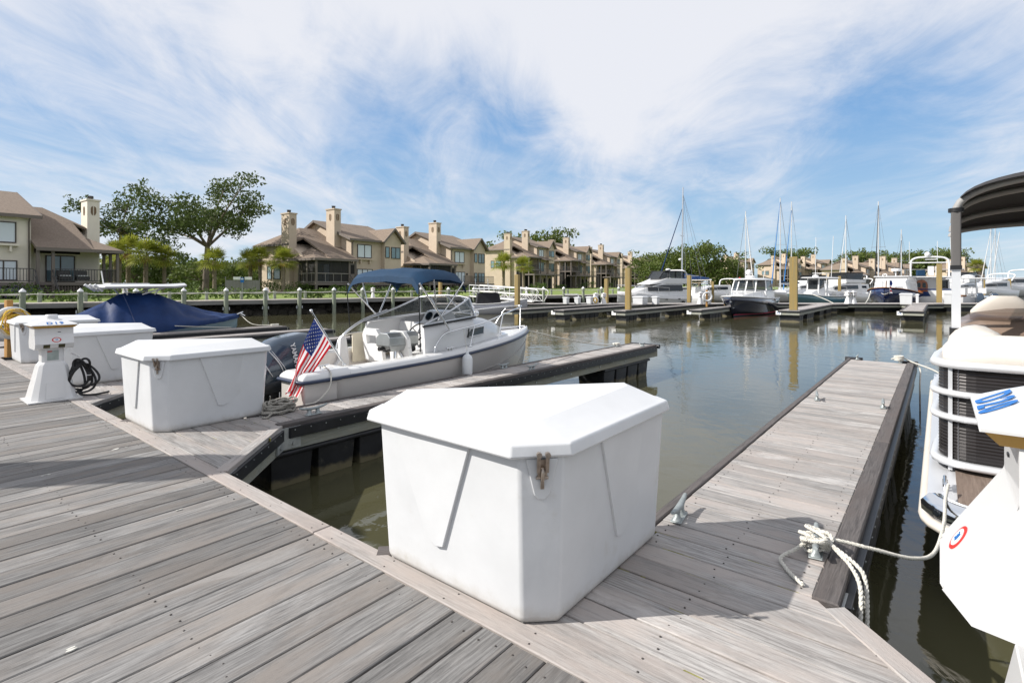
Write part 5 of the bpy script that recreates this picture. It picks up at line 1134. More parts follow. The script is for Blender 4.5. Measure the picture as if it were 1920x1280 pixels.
    def bow(x, h, n=22):
        out = []
        for i in range(n+1):
            a = math.pi*(i/n); c_ = math.cos(a); s_ = math.sin(a)
            out.append((x, yc+(span/2+0.02)*math.copysign(abs(c_)**0.72, c_), 2.50+(h-2.50)*abs(s_)**0.75))
        return out
    B = [(2.05, 2.80), (2.75, 2.80), (3.9, 2.73), (4.7, 2.62)]
    for x, h in B: 
        mb = MB(); mb.tube([(p[0], p[1]*1.0, p[2]-0.02) for p in bow(x, h)], 0.030, 8); mb.build('canopy_bow', mat('bow_grey', (0.30, 0.295, 0.29), 0.6), t)
    rows = []
    for x, h, dz in ((1.93, 2.77, 0.0), (2.0, 2.815, 0.01), (2.75, 2.82, 0.01), (3.9, 2.75, 0.01), (4.75, 2.64, 0.01), (4.8, 2.58, 0)): rows.append([(p[0], p[1], p[2]+0.018) for p in bow(x, h)][2:-2])
    mb = MB(); mb.loft(rows, 0, False, False, True); mb.loft([[(p[0], p[1]*0.995, p[2]-0.008) for p in r] for r in rows][::-1], 0, False, False, True); mb.build('canopy_cloth', BIMI, t)
    for y in (-0.115, -2.2):
        mb = MB(); mb.bar((2.06, y, 1.50), (2.05, y, 2.03), 0.062, 0.062); mb.build('canopy_post', WALU, t)
        mb = MB(); mb.bar((2.05, y, 2.035), (2.05, y, 2.52), 0.070, 0.085); mb.build('canopy_boot', GREYC, t, bevel=0.012)
        mb = MB(); mb.bar((2.55, y, 1.48), (2.10, y, 2.02), 0.045, 0.045); mb.build('canopy_brace', WALU, t)
        mb = MB(); mb.bar((2.12, y, 2.0), (2.75, y-0.01, 2.55), 0.05, 0.06); mb.build('canopy_boot', GREYC, t)
        mb = MB(); mb.box(1.99, 2.14, y-0.045, y+0.045, 1.36, 1.50); mb.build('canopy_bracket', BLACK, t); mb = MB(); mb.box(2.0, 2.12, y-0.04, y+0.04, 2.01, 2.045); mb.build('canopy_hinge', BLACK, t)
        mb = MB(); mb.tube([(2.05, y, 2.51), (2.05, y, 2.545)], 0.055, 8); mb.build('boot_strap', BLACK, t)
    return t
pontoon()
# ------------------------------------------------------------------ shore, boardwalk, rope fences
GRASS = mat('lawn_grass', (0.12, 0.18, 0.033), 0.95, vcol=(0.185, 0.23, 0.052), vscale=0.5, bump=0.6, bscale=8, stain=((0.20, 0.19, 0.07), 0.8, 0.66, 0.5))
ROCK = mat('dark_bank_stone', (0.060, 0.052, 0.040), 0.95, vcol=(0.022, 0.020, 0.015), vscale=2.5, bump=0.9, bscale=5)
BWOOD = wood_mat('boardwalk_timber', (0.20, 0.185, 0.17), (0.42, 0.39, 0.36), (0.36, 0.31, 0.27), 0.4, 0.1)
BFAS = mat('boardwalk_fascia', (0.20, 0.195, 0.185), 0.85, var=0.25, vscale=2, stretch=(0.4, 1, 4))
BD = Vector((0.824, 0.566)); BN = Vector((-0.566, 0.824)); B0 = Vector((-24.0, 26.0))
def bw(t, off=0.0, z=0.0): v = B0+BD*t+BN*off; return Vector((v.x, v.y, z))
BWZ = 0.93
def make_land():
    pts = [bw(-40, 1.3), bw(0, 1.3), bw(37, 1.3), bw(48, 1.5), Vector((26, 68, 0)), Vector((48, 100, 0)), Vector((80, 130, 0)), Vector((112, 142, 0)), Vector((150, 160, 0)), Vector((190, 190, 0)), Vector((230, 300, 0))]
    back = [Vector((-140, 60, 0)), Vector((-140, 160, 0)), Vector((-140, 330, 0)), Vector((-90, 600, 0)), Vector((-20, 600, 0)), Vector((30, 600, 0)), Vector((60, 600, 0)), Vector((90, 600, 0)), Vector((120, 600, 0)), Vector((160, 600, 0)), Vector((230, 600, 0))]
    mb = MB(); rows = []
    for k, f in enumerate((0, 0.03, 0.08, 0.2, 0.5, 1)):
        rows.append([(lerp(a.x, b.x, f), lerp(a.y, b.y, f), (0.86, 0.95, 1.02, 1.08, 1.2, 1.5)[k]) for a, b in zip(pts, back)])
    for r, q in zip(rows[:-1], rows[1:]): mb.loft([q, r], 0, False, False, True)
    tag(mb.build('ground', GRASS), kind='structure')
    # stone bank falling to the water
    rnd = random.Random(2); mb = MB(); P = []
    for a, b in zip(pts[:-1], pts[1:]):
        n = max(2, int((b-a).length/0.55))
        for i in range(n): P.append(a.lerp(b, i/n))
    rows = []
    for f, z, o in ((0, 0.87, 0.3), (0.1, 0.86, 0.0), (0.35, 0.55, -0.25), (0.65, 0.25, -0.6), (0.85, 0.05, -0.9), (1, -0.4, -1.3)):
        r = []
        for i, p in enumerate(P):
            d = (P[min(i+1, len(P)-1)]-P[max(0, i-1)]).normalized(); nv = Vector((-d.y, d.x, 0)); j = 0.16 if 0.1 < f < 1 else 0.0
            q = p+nv*(o+rnd.uniform(-j, j)); r.append((q.x, q.y, z+rnd.uniform(-j, j)*0.7))
        rows.append(r)
    for r, q in zip(rows[:-1], rows[1:]): mb.loft([r, q], 0, False, False, False)
    tag(mb.build('shore_bank', ROCK), kind='structure')
    mb = MB()
    for _ in range(420):
        t = rnd.uniform(-8, 48); o = rnd.uniform(0.2, 1.15); s = rnd.uniform(0.10, 0.28); c = bw(t, o, lerp(0.02, 0.62, (o-0.2)/0.95)); vs = []
        for k in range(8): vs.append((c.x+s*((k & 1)*2-1)*rnd.uniform(0.6, 1), c.y+s*(((k >> 1) & 1)*2-1)*rnd.uniform(0.6, 1), c.z+s*0.7*((k >> 2)*2-1)*rnd.uniform(0.5, 1)))
        mb.add(vs, [(0, 2, 3, 1), (4, 5, 7, 6), (0, 1, 5, 4), (2, 6, 7, 3), (0, 4, 6, 2), (1, 3, 7, 5)])
    tag(mb.build('bank_stones', ROCK), kind='stuff')
make_land()
def make_boardwalk():
    root = thing('boardwalk', 'raised grey timber boardwalk along the shore beneath the houses', 'boardwalk', (B0.x, B0.y, BWZ), math.atan2(BD.y, BD.x))
    a, b = -14.0, 50.0
    n = 200; span = (b-a)/n; w_ = span-0.012; me = plank_mesh([(-1.1, -w_/2), (1.1, -w_/2), (1.1, w_/2), (-1.1, w_/2)], -0.05, 0, 'plank', BWOOD, 0.006)
    for k in range(n): add_plank(root, me, a+span*(k+0.5), 1.1, True)
    mb = MB(); mb.box(a, b, -0.05, 0.0, -0.24, -0.002); mb.build('fascia', BFAS, root)
    mb = MB(); mb.box(a, b, 0.05, 0.12, -0.24, -0.055); mb.box(a, b, 1.9, 1.98, -0.24, -0.055); tag(mb.build('joists', BFAS, root), kind='stuff')
    return root
make_boardwalk()
def post_line(label, ts, off, top, r, cap, z0, ropes, group=None, mz=None, sagv=0.06):
    t = thing('rope_fence', label, 'rope fence', bw(0, 0, 0), math.atan2(BD.y, BD.x))
    mb = MB(); mb.lathe([(r, z0-1.0), (r, 0.0), (r*0.97, top-0.02), (r*0.9, top)], 12); me = mb.mesh('post', mz or W_POST)
    mc = MB(); mc.lathe([(r*1.12, top-0.02), (r*1.12, top+0.02), (r*0.9, top+0.05), (0.01, top+0.17)], 12); mec = mc.mesh('post_cap', PILEC)
    for q in ts:
        p = place(me, 'post', t, (q, off, 0)); p.rotation_euler = (random.uniform(-0.015, 0.015), random.uniform(-0.015, 0.015), random.uniform(0, 6))
        if cap: place(mec, 'post_cap', p)
    for z, rr in ropes:
        for a, b in zip(ts[:-1], ts[1:]):
            mb = MB(); mb.tube(sag((a+r*0.6, off, z), (b-r*0.6, off, z), sagv*random.uniform(0.7, 1.2), 8), rr, 6); mb.build('rope', ROPE, t)
    if z0 < 0:                                                         # steel brackets holding the piles to the walkway
        for q in ts[:10]: mb = MB(); mb.box(q-r-0.06, q-r-0.005, off-0.10, off+0.06, 0.38, 0.55); mb.box(q+r+0.005, q+r+0.06, off-0.10, off+0.06, 0.38, 0.55); tag(mb.build('brackets', GALV, t), kind='stuff')
    return t
tf = [-6.6, -4.4, -2.2, 0.0, 2.2, 4.5, 6.7, 8.8, 10.9, 12.85, 15.0, 16.9, 19.0, 21.1, 23.3, 25.5, 27.7, 29.9, 32.2, 34.4, 36.6, 38.8, 41.0, 43.3, 45.6]
post_line('rope fence of white capped green piles along the water edge of the boardwalk', tf, -0.16, 1.52, 0.125, True, -0.5, ((1.42, 0.022),))
tb = [-5.5+1.93*k for k in range(26)]
post_line('rope fence of lower uncapped posts along the lawn side of the boardwalk', tb, 2.35, 1.45, 0.10, False, 0.5, ((1.36, 0.02),), sagv=0.05)
for t_, o_, lab in ((4.0, 1.6, 'small white pedestal on the boardwalk behind the covered boat'), (11.3, 1.8, 'small white pedestal on the boardwalk left of the cuddy boat flag'), (18.3, 1.8, 'small white pedestal on the boardwalk under the navy sun top'),
                    (23.6, 1.7, 'small white pedestal on the boardwalk right of the navy sun top'), (31.8, 1.7, 'small white pedestal on the boardwalk above the white ramp end')):
    c = bw(t_, o_, BWZ+0.005); dup(ped1, c, TH, lab, (0.62, 0.62, 0.78))

# ------------------------------------------------------------------ houses
STUC = mat('tan_stucco', (0.52, 0.425, 0.33), 0.9, var=0.07, vscale=1.2, bump=0.1, bscale=20, obj_var=0.05)
STUC2 = mat('cream_siding', (0.72, 0.66, 0.56), 0.85, var=0.05, vscale=1.2, obj_var=0.04)
SHING = mat('brown_shingle', (0.155, 0.118, 0.090), 0.95, vcol=(0.235, 0.185, 0.145), vscale=9, stretch=(1, 1, 1), bump=0.5, bscale=24, stain=((0.09, 0.07, 0.055), 0.7, 0.55, 0.6))
TRIM = mat('dark_trim', (0.075, 0.062, 0.055), 0.7)
TAUPE = mat('taupe_porch_trim', (0.16, 0.135, 0.12), 0.75)
SCREEN = mat('dark_insect_screen', (0.022, 0.022, 0.022), 0.8, alpha=0.78)
PANE = mat('window_pane', (0.16, 0.24, 0.27), 0.05, spec=0.9, var=0.25, vscale=0.8, obj_var=0.35)
BLIND = mat('pale_blind', (0.60, 0.66, 0.70), 0.4, spec=0.8)
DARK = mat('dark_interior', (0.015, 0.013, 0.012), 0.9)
RAILM = mat('dark_metal_rail', (0.05, 0.048, 0.048), 0.5)
LATT = mat('lattice_brown', (0.10, 0.08, 0.07), 0.8)
def slab(mb, pts, th=0.16, mi=0, up=(0, 0, 1)):    # roof plane with thickness
    P = [Vector(p) for p in pts]; n = (P[1]-P[0]).cross(P[2]-P[0]).normalized()
    if n.z < 0: n = -n; P = P[::-1]
    q = [p-n*th for p in P]; k = len(P); mb.add([tuple(p) for p in P]+[tuple(p) for p in q], [tuple(range(k)), tuple(range(2*k-1, k-1, -1))]+[(i, k+i, k+(i+1) % k, (i+1) % k) for i in range(k)], mi)
def window(t, x0, x1, z0, z1, y, n=2, M=1, side=None, blind=False, sill=False):
    """Framed window on the facade (plane y) or on a side wall (side = x)."""
    f = (lambda a, b, c: (M*a, y-c, b)) if side is None else (lambda a, b, c: (M*(side-c), a, b))
    fr = MB(); w_ = 0.07
    for a0, a1, b0, b1 in [(x0, x1, z0, z0+w_), (x0, x1, z1-w_, z1)]+[(lerp(x0, x1, i/n)-(w_/2 if 0 < i < n else (0 if i == 0 else w_)), lerp(x0, x1, i/n)+(w_/2 if 0 < i < n else (w_ if i == 0 else 0)), z0+w_, z1-w_) for i in range(n+1)]:
        fr.prism([(a0, b0), (a1, b0), (a1, b1), (a0, b1)], 0.004, 0.07, 0, f)
    o = fr.build('window', TRIM, t, fix=True)
    for i in range(n):
        pn = MB(); a0, a1 = lerp(x0, x1, i/n)+w_*0.5, lerp(x0, x1, (i+1)/n)-w_*0.5; pn.prism([(a0, z0+w_), (a1, z0+w_), (a1, z1-w_), (a0, z1-w_)], 0.008, 0.035, 0, f); pn.build('pane', BLIND if blind else PANE, o, fix=True)
    return o
def railing(t, a, b, h=0.9, n=None, name='railing', m=None):
    mb = MB(); a = Vector(a); b = Vector(b); L_ = (b-a).length; mb.bar(a+Vector((0, 0, h)), b+Vector((0, 0, h)), 0.07, 0.05); mb.bar(a+Vector((0, 0, 0.1)), b+Vector((0, 0, 0.1)), 0.05, 0.05)
    n = n or max(2, int(L_/0.16))
    for i in range(n+1): p = a.lerp(b, i/n); mb.bar(p+Vector((0, 0, 0.1)), p+Vector((0, 0, h)), 0.03, 0.03)
    return mb.build(name, m or RAILM, t)
def chimney(t, M, x, y, z0, z1, w, d, m, flues=1):
    mb = MB(); X0, X1 = sorted((M*(x-w/2), M*(x+w/2))); mb.box(X0, X1, y-d/2, y+d/2, z0, z1-0.12); mb.box(X0-0.07, X1+0.07, y-d/2-0.07, y+d/2+0.07, z1-0.12, z1); c = mb.build('chimney', m, t)
    for i in range(flues): q = MB(); q.lathe([(0.17, 0), (0.17, 0.22), (0.20, 0.24), (0.20, 0.32)], 12, (M*x+(i-(flues-1)/2)*0.45, y, z1)); q.build('flue', RAILM, c)
    for (sx, sy) in ((0, -1), (-1, 0)):                                # paired half-round recesses near the top
        for s in (-1, 1):
            P = [(s*0.045, -0.42), (s*0.045, 0.30)]+[(s*(0.045+0.20*math.sin(a)), 0.12+0.18*math.cos(a)) for a in [R(0), R(30), R(60), R(90)]]+[(s*0.245, -0.2), (s*0.16, -0.36)]
            q = MB(); f = (lambda a, b, e: (M*x+a*w*0.9, y-d/2-0.004-e, z1-0.85+b)) if sy else (lambda a, b, e: ((M*x-w/2-0.004-e), y+a*w*0.9, z1-0.85+b))
            q.prism(P if s > 0 else P[::-1], -0.002, 0.012, 0, f); q.build('vent_recess', mat('recess_brown', (0.17, 0.115, 0.07), 0.9), c, fix=True)
def townhouse(label, loc, a, M=1, raise_=0.0, wall=None, wing=True, group='townhouses along the shore'):
    wall = wall or STUC
    t = thing('townhouse', label, 'house', loc, R(a), group); H = raise_
    W, D, E, RZ, RY = 6.3, 10.0, 5.6+H, 7.65+H, 5.7
    X = lambda x: M*x
    def bx(mb, x0, x1, y0, y1, z0, z1): p, q = sorted((X(x0), X(x1))); mb.box(p, q, y0, y1, z0, z1)
    mb = MB(); prof = [(0, -0.3), (D, -0.3), (D, E), (RY, RZ-0.12), (0, E)]
    mb.prism(prof if M > 0 else prof, 0, W, 0, lambda p, q, c: (X(c), p, q)); mb.build('wall', wall, t, fix=True)
    # main roof, front and back slopes
    mb = MB(); k = (RZ-E)/RY; o = 0.45
    zf = lambda y: E+k*y+0.03
    slab(mb, [(X(-o), -o, zf(-o)), (X(W+o), -o, zf(-o)), (X(W+o), RY, zf(RY)), (X(-o), RY, zf(RY))], 0.17)
    kb = (RZ-E)/(D-RY); slab(mb, [(X(-o), RY, RZ+0.03), (X(W+o), RY, RZ+0.03), (X(W+o), D+o, RZ+0.03-kb*(D+o-RY)), (X(-o), D+o, RZ+0.03-kb*(D+o-RY))], 0.17)
    rf = mb.build('roof', SHING, t, fix=True)
    mb = MB()                                                           # rake boards and fascia
    for x in (-o-0.02, W+o+0.02): mb.bar((X(x), -o, zf(-o)-0.10), (X(x), RY, zf(RY)-0.10), 0.05, 0.24); mb.bar((X(x), RY, RZ-0.07), (X(x), D+o, RZ-0.07-kb*(D+o-RY)), 0.05, 0.24)
    mb.bar((X(-o), -o-0.03, zf(-o)-0.12), (X(W+o), -o-0.03, zf(-o)-0.12), 0.05, 0.22); mb.build('fascia', TAUPE, t)
    # front cross gable with a shallow bay at the far end
    g0, g1 = 3.7, 6.45; gz = RZ-0.75; gm = (g0+g1)/2; e = E-0.15
    mb = MB(); P = [(X(g0+0.25), 2.2 if H else -0.3), (X(g1-0.15), 2.2 if H else -0.3), (X(g1-0.15), e), (X(gm), gz-0.1), (X(g0+0.25), e)]
    mb.prism(P if M > 0 else P[::-1], -0.55, 1.0, 0, lambda p, q, c: (p, c, q)); mb.build('bay_wall', wall, t, fix=True)
    mb = MB(); yb = (gz-E)/k
    for s in (g0-0.2, g1+0.2): slab(mb, [(X(s), -0.95, e-0.12), (X(gm), -0.95, gz), (X(gm), yb+0.6, gz), (X(s), max(0.2, yb-2.5), e-0.12)], 0.15)
    gr = mb.build('gable_roof', SHING, t, fix=True)
    mb = MB()
    for s in (g0-0.2, g1+0.2): mb.bar((X(s), -0.98, e-0.2), (X(gm), -0.98, gz-0.09), 0.06, 0.2)
    mb.build('gable_trim', TAUPE, t)
    # upper gable shed over the facade (the stepped roof above the front windows)
    # windows
    window(t, 0.75, 2.6, E-2.05, E-0.65, 0, 2, M, blind=True); window(t, g0+0.32, g0+0.9, E-1.95, E-0.75, -0.55, 1, M); window(t, g0+1.15, g1-0.3, E-2.0, E-0.75, -0.55, 2 if not H else 1, M)
    z = E-4.55
    window(t, 0.7, 2.75, z-0.45 if H else z, z+1.35, 0, 3, M, blind=not H); window(t, g0+0.32, g0+0.9, z, z+1.25, -0.55, 1, M); window(t, g0+1.15, g1-0.3, z-(0.4 if H else 0), z+1.25, -0.55, 2, M)
    mb = MB(); bx(mb, 0.65, 2.7, -0.32, 0, E-2.25, E-2.12); [bx(mb, q, q+0.12, -0.25, 0, E-2.65, E-2.25) for q in (1.0, 2.2)]; mb.build('window_shelf', wall, t)
    if M > 0: chimney(t, M, -0.42, 2.3, -0.3, 9.35-1.1+H+0.35, 0.8, 1.35, wall, 2 if H else 1)
    mb = MB(); mb.tube([(X(0.12), -0.42, E-0.15), (X(0.12), -0.08, E-0.6), (X(0.12), -0.08, 0.2)], 0.05, 6); mb.build('downspout', TAUPE, t)
    mb = MB(); mb.box(min(X(3.05), X(3.2)), max(X(3.05), X(3.2)), -0.16, 0, z+0.95, z+1.2); mb.build('wall_lamp', RAILM, t)
    # lower wing with its long sloping roof, hip end, side chimney
    if wing:
        Z0 = 4.9+H; hz = 6.75+H; x1 = -4.3
        mb = MB(); P = [(1.9, -0.3), (9.6, -0.3), (9.6, Z0), (4.2, Z0), (1.9, 3.55+H)]; mb.prism(P, 0, 4.3, 0, lambda p, q, c: (X(-c), p, q)); mb.build('wing_wall', wall, t, fix=True)
        mb = MB(); ye = -1.15; ze = 3.30+H
        sl = (hz-ze)/(6.0-ye)
        slab(mb, [(X(0.0), ye, ze), (X(0.0), 6.0, hz), (X(-2.0), 6.0, hz), (X(-3.2), 3.4, ze+sl*(3.4-ye)), (X(-3.2), ye, ze)], 0.16)
        slab(mb, [(X(-3.2), ye, ze), (X(-3.2), 1.2, ze+sl*(1.2-ye)*0.95), (X(-4.85), 1.2, ze), (X(-4.85), ye, ze-0.02)], 0.16) if 0 else slab(mb, [(X(-3.2), ye, ze), (X(-3.2), 1.9, ze+sl*(1.2-ye)), (X(-4.95), 3.2, ze), (X(-4.95), ye, ze-0.01)], 0.16)
        slab(mb, [(X(-2.0), 6.0, hz), (X(-4.8), 3.3, Z0-0.05), (X(-4.8), 9.9, Z0-0.05)], 0.16); slab(mb, [(X(0), 6.0, hz), (X(-2.0), 6.0, hz), (X(-4.8), 9.9, Z0-0.05), (X(0), 9.9, Z0-0.05)], 0.16)
        slab(mb, [(X(-2.0), 6.0, hz+0.01), (X(-3.2), 3.38, ze+sl*(3.38-ye)+0.012), (X(-4.8), 3.3, Z0-0.045)], 0.16)
        mb.build('wing_roof', SHING, t, fix=True)
        mb = MB(); mb.bar((X(0), ye-0.03, ze-0.12), (X(-4.95), ye-0.03, ze-0.12), 0.05, 0.22); mb.bar((X(-4.97), ye, ze-0.12), (X(-4.97), 3.2, ze-0.12), 0.05, 0.22); mb.bar((X(-4.83), 3.3, Z0-0.16), (X(-4.83), 9.9, Z0-0.16), 0.05, 0.22); mb.build('wing_fascia', TAUPE, t)
        chimney(t, M, -4.45, 3.9, -0.3, (8.0 if M > 0 else 7.6)+H-0.15, 0.8, 1.35, wall, 2 if H else 1)
        window(t, 5.6, 6.8, 1.3+H, 2.7+H, 0, 1, M, side=x1+0.0)
        window(t, 7.2, 8.0, 1.3+H, 2.7+H, 0, 1, M, side=x1+0.0)
        # porch: deck, posts, screens, rail
        zd = 0.95+H; zt = ze-0.22
        mb = MB(); bx(mb, -4.75, -0.05, -0.95, 1.9, zd-0.22, zd); mb.build('porch_deck', TAUPE, t)
        mb = MB(); bx(mb, -4.3, -0.1, 1.86, 1.905, zd, zt+0.6); mb.build('porch_back', wall, t)
        window(t, -2.9, -1.2, zd+0.02, zd+1.95, 1.85, 2, M); 
        for x, y in ((-4.68, -0.88), (-4.68, 0.5), (-0.15, -0.88), (-0.95, -0.88), (-4.68, 1.82)):
            mb = MB(); bx(mb, x-0.085, x+0.085, y-0.085, y+0.085, -0.3, zt); mb.build('porch_post', TAUPE, t)
        if H == 0 and M > 0:
            for q in (((-4.59, -0.88), (-1.04, -0.88)), ((-4.68, -0.79), (-4.68, 0.41)), ((-4.68, 0.59), (-4.68, 1.73))):
                (xa, ya), (xb, yb_) = q; mb = MB(); mb.add([(X(xa), ya, zd), (X(xb), yb_, zd), (X(xb), yb_, zt), (X(xa), ya, zt)], [(0, 1, 2, 3)]); mb.build('screen', SCREEN, t)
            mb = MB(); bx(mb, -0.85, -0.25, -0.90, -0.86, zd, zd+1.95); d_ = mb.build('screen_door', TAUPE, t); mb = MB(); bx(mb, -0.77, -0.33, -0.92, -0.905, zd+0.9, zd+1.8); mb.build('door_panel', DARK, d_)
        for a_, b_ in (((X(-4.6), -0.88, zd), (X(-0.95), -0.88, zd)), ((X(-4.68), -0.8, zd), (X(-4.68), 1.75, zd))): railing(t, a_, b_, 0.9, None if M < 0 or H else 4, m=RAILM if H or M < 0 else mat('pale_porch_rail', (0.34, 0.31, 0.28), 0.7))
        if not H:
            mb = MB()
            for i in range(6): bx(mb, (-0.9), (0.0), -1.25-0.26*i, -0.97-0.26*i, zd-0.2-0.16*i-0.04, zd-0.16-0.16*i)
            mb.build('porch_steps', LATT, t)
            for x in (-0.92, 0.02): mb = MB(); mb.bar((X(x), -0.95, zd+0.85), (X(x), -2.6, -0.05), 0.05, 0.05); mb.bar((X(x), -0.95, zd+0.45), (X(x), -2.6, -0.4), 0.04, 0.04); mb.bar((X(x), -2.6, -0.9), (X(x), -2.6, -0.02), 0.06, 0.06); mb.build('stair_rail', RAILM, t)
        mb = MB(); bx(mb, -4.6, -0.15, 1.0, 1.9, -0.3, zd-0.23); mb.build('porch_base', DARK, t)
        if M < 0:
            mb = MB()
            for i in range(22): bx(mb, -3.9+0.16*i, -3.82+0.16*i, -0.86, -0.83, -0.2, zd-0.24)
            for j in range(6): bx(mb, -3.95, -0.4, -0.83, -0.80, -0.15+0.16*j, -0.07+0.16*j)
            tag(mb.build('lattice', LATT, t), kind='stuff')
            mb = MB(); bx(mb, -3.75, -1.0, -0.9, -0.86, zt-0.28, zt-0.02) if 0 else bx(mb, -3.2, -0.6, 1.80, 1.84, zt-0.05, zt+0.28); mb.build('transom_window', DARK, t)
            for x0 in (-3.2, -2.2): 
                mb = MB(); bx(mb, x0, x0+0.75, -0.3, 0.35, zd+0.15, zd+0.42); bx(mb, x0, x0+0.75, 0.28, 0.42, zd+0.42, zd+0.85); mb.build('patio_chair', RAILM, t, bevel=0.05)
                mb = MB(); bx(mb, x0+0.08, x0+0.67, -0.25, 0.25, zd+0.425, zd+0.5); mb.build('cushion', WHITE, t, bevel=0.02)
    # terrace in front of the main block
    if H:
        zd = H+0.05
        mb = MB(); bx(mb, -4.9, W+0.4, -2.2, -0.02, zd-0.28, zd-0.02); mb.build('balcony', TAUPE, t)
        railing(t, (X(-4.9), -2.15, zd), (X(W+0.4), -2.15, zd), 0.95, 30)
        for x in (-4.7, -2.4, 0.0, 2.2, 4.4, W+0.2): mb = MB(); bx(mb, x-0.11, x+0.11, -2.15, -1.93, -0.3, zd-0.28); mb.build('balcony_post', TAUPE, t)
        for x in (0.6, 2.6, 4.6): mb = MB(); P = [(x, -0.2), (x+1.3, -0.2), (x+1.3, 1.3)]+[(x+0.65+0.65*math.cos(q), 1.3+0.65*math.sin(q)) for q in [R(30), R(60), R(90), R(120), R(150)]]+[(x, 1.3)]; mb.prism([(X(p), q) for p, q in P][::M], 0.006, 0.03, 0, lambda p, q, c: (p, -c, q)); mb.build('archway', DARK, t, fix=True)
        mb = MB(); slab(mb, [(X(-0.2), -1.6, E-2.75), (X(3.9), -1.6, E-2.75), (X(3.9), 0, E-2.2), (X(-0.2), 0, E-2.2)], 0.12); mb.build('awning_roof', SHING, t, fix=True)
    else:
        mb = MB(); bx(mb, 0.25, W+0.3, -1.9, -0.6, 0.70, 0.92); bx(mb, 0.25, 3.8, -0.6, -0.02, 0.70, 0.92); mb.build('terrace', TAUPE, t)
        railing(t, (X(0.3), -1.85, 0.92), (X(W+0.2), -1.85, 0.92), 0.9)
        mb = MB()
        for i in range(28): bx(mb, 0.3+0.22*i, 0.38+0.22*i, -1.84, -1.80, -0.3, 0.70)
        tag(mb.build('skirting', LATT, t), kind='stuff')
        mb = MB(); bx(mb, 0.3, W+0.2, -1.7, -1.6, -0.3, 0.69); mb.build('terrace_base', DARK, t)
    return t
GZ = 1.08
h1 = townhouse('cream two storey house with shaded porch at the far left edge', (-32.7, 36.0, GZ), 55, -1, 0, STUC2)
h2 = townhouse('tan townhouse with dark screened corner porch behind the palms', (-16.4, 54.0, GZ), 55, 1, 0)
h3 = dup(h2, (-7.7, 66.4, GZ), None, 'tan townhouse rising behind the navy sun top of the cuddy boat')
h4 = townhouse('three storey tan townhouse with long balcony behind the white ramp', (4.9, 104, GZ+0.1), 58, 1, 2.65)
for (X_, Y_, a_, lab) in ((14.5, 119, 58, 'three storey townhouse just left of the tall piling by the flybridge yacht'), (26.0, 141, 58, 'three storey townhouse directly behind the flybridge yacht'), (40.5, 171, 56, 'distant townhouse partly hidden by the oak clump'),
                          (77.0, 176, 40, 'distant three storey townhouse right of the oak clump'), (95.5, 181, 38, 'distant three storey townhouse behind the thick ochre piling'), (108.5, 186, 36, 'distant three storey townhouse above the teal boat')):
    dup(h4, (X_, Y_, GZ+0.1), R(a_), lab)
for (X_, Y_, a_, lab) in ((97.5, 146, 42, 'distant two storey house left of the blue bowed trawler mast'), (106.5, 148, 42, 'distant two storey house behind the blue bowed trawler'), (117.0, 158, 42, 'distant two storey house behind the double deck trawler'), (131.5, 151, 30, 'last distant house at the right seen under the sun canopy')):
    dup(h2, (X_, Y_, GZ+0.1), R(a_), lab)

# ------------------------------------------------------------------ trees, palms, shrubs
LEAF = mat('oak_leaf', (0.045, 0.075, 0.018), 0.6, vcol=(0.10, 0.13, 0.034), vscale=0.9, spec=0.3)
LEAF2 = mat('bright_oak_leaf', (0.06, 0.10, 0.02), 0.6, vcol=(0.14, 0.165, 0.04), vscale=0.6, spec=0.3)
BARK = mat('grey_bark', (0.16, 0.13, 0.105), 0.95, var=0.3, vscale=3, bump=0.6, bscale=12)
PTRUNK = mat('palm_trunk', (0.23, 0.185, 0.14), 0.95, var=0.35, vscale=6, stretch=(1, 1, 2.5), bump=1.0, bscale=14)
FROND = mat('palm_frond', (0.20, 0.25, 0.03), 0.5, vcol=(0.34, 0.34, 0.055), vscale=1.5, spec=0.4)
FRONDD = mat('dry_frond', (0.26, 0.13, 0.04), 0.8)
SHRUB = mat('shrub_leaf', (0.045, 0.085, 0.02), 0.6, vcol=(0.11, 0.155, 0.036), vscale=1.1, spec=0.3)
for m_ in (LEAF, LEAF2, FROND, SHRUB):
    b_ = m_.node_tree.nodes['Principled BSDF']; t_ = m_.node_tree
    tr = N(t_, 'ShaderNodeBsdfTranslucent'); mx_ = N(t_, 'ShaderNodeMixShader'); mx_.inputs[0].default_value = 0.48 if m_ is FROND else 0.30
    src = b_.inputs['Base Color'].links[0].from_socket; t_.links.new(src, tr.inputs[0]); out_ = t_.nodes['Material Output']
    t_.links.new(b_.outputs[0], mx_.inputs[1]); t_.links.new(tr.outputs[0], mx_.inputs[2]); t_.links.new(mx_.outputs[0], out_.inputs[0])
def leaf_cloud(rnd, clumps, per, size, flat=0.8):
    """Leaf-sized faces spread through clump volumes."""
    mb = MB(); V_ = mb.v; F_ = mb.f
    for (c, r) in clumps:
        for _ in range(int(per*r*r)):
            while True:
                p = Vector((rnd.uniform(-1, 1), rnd.uniform(-1, 1), rnd.uniform(-1, 1)))
                if 0.15 < p.length < 1: break
            p = Vector((c[0]+p.x*r, c[1]+p.y*r, c[2]+p.z*r*flat)); d = Vector((rnd.gauss(0, 1), rnd.gauss(0, 1), rnd.gauss(0, 0.6))).normalized(); e = d.orthogonal().normalized(); e.rotate(Matrix.Rotation(rnd.uniform(0, 6.28), 3, d)); s = size*rnd.uniform(0.6, 1.35); f = d.cross(e)
            n = len(V_); V_ += [tuple(p-e*s*0.5), tuple(p+f*s*0.30), tuple(p+e*s*0.6), tuple(p-f*s*0.30)]; F_.append((n, n+1, n+2, n+3))
    k = len(F_); mb.m = [0]*k; mb.s = [False]*k; return mb
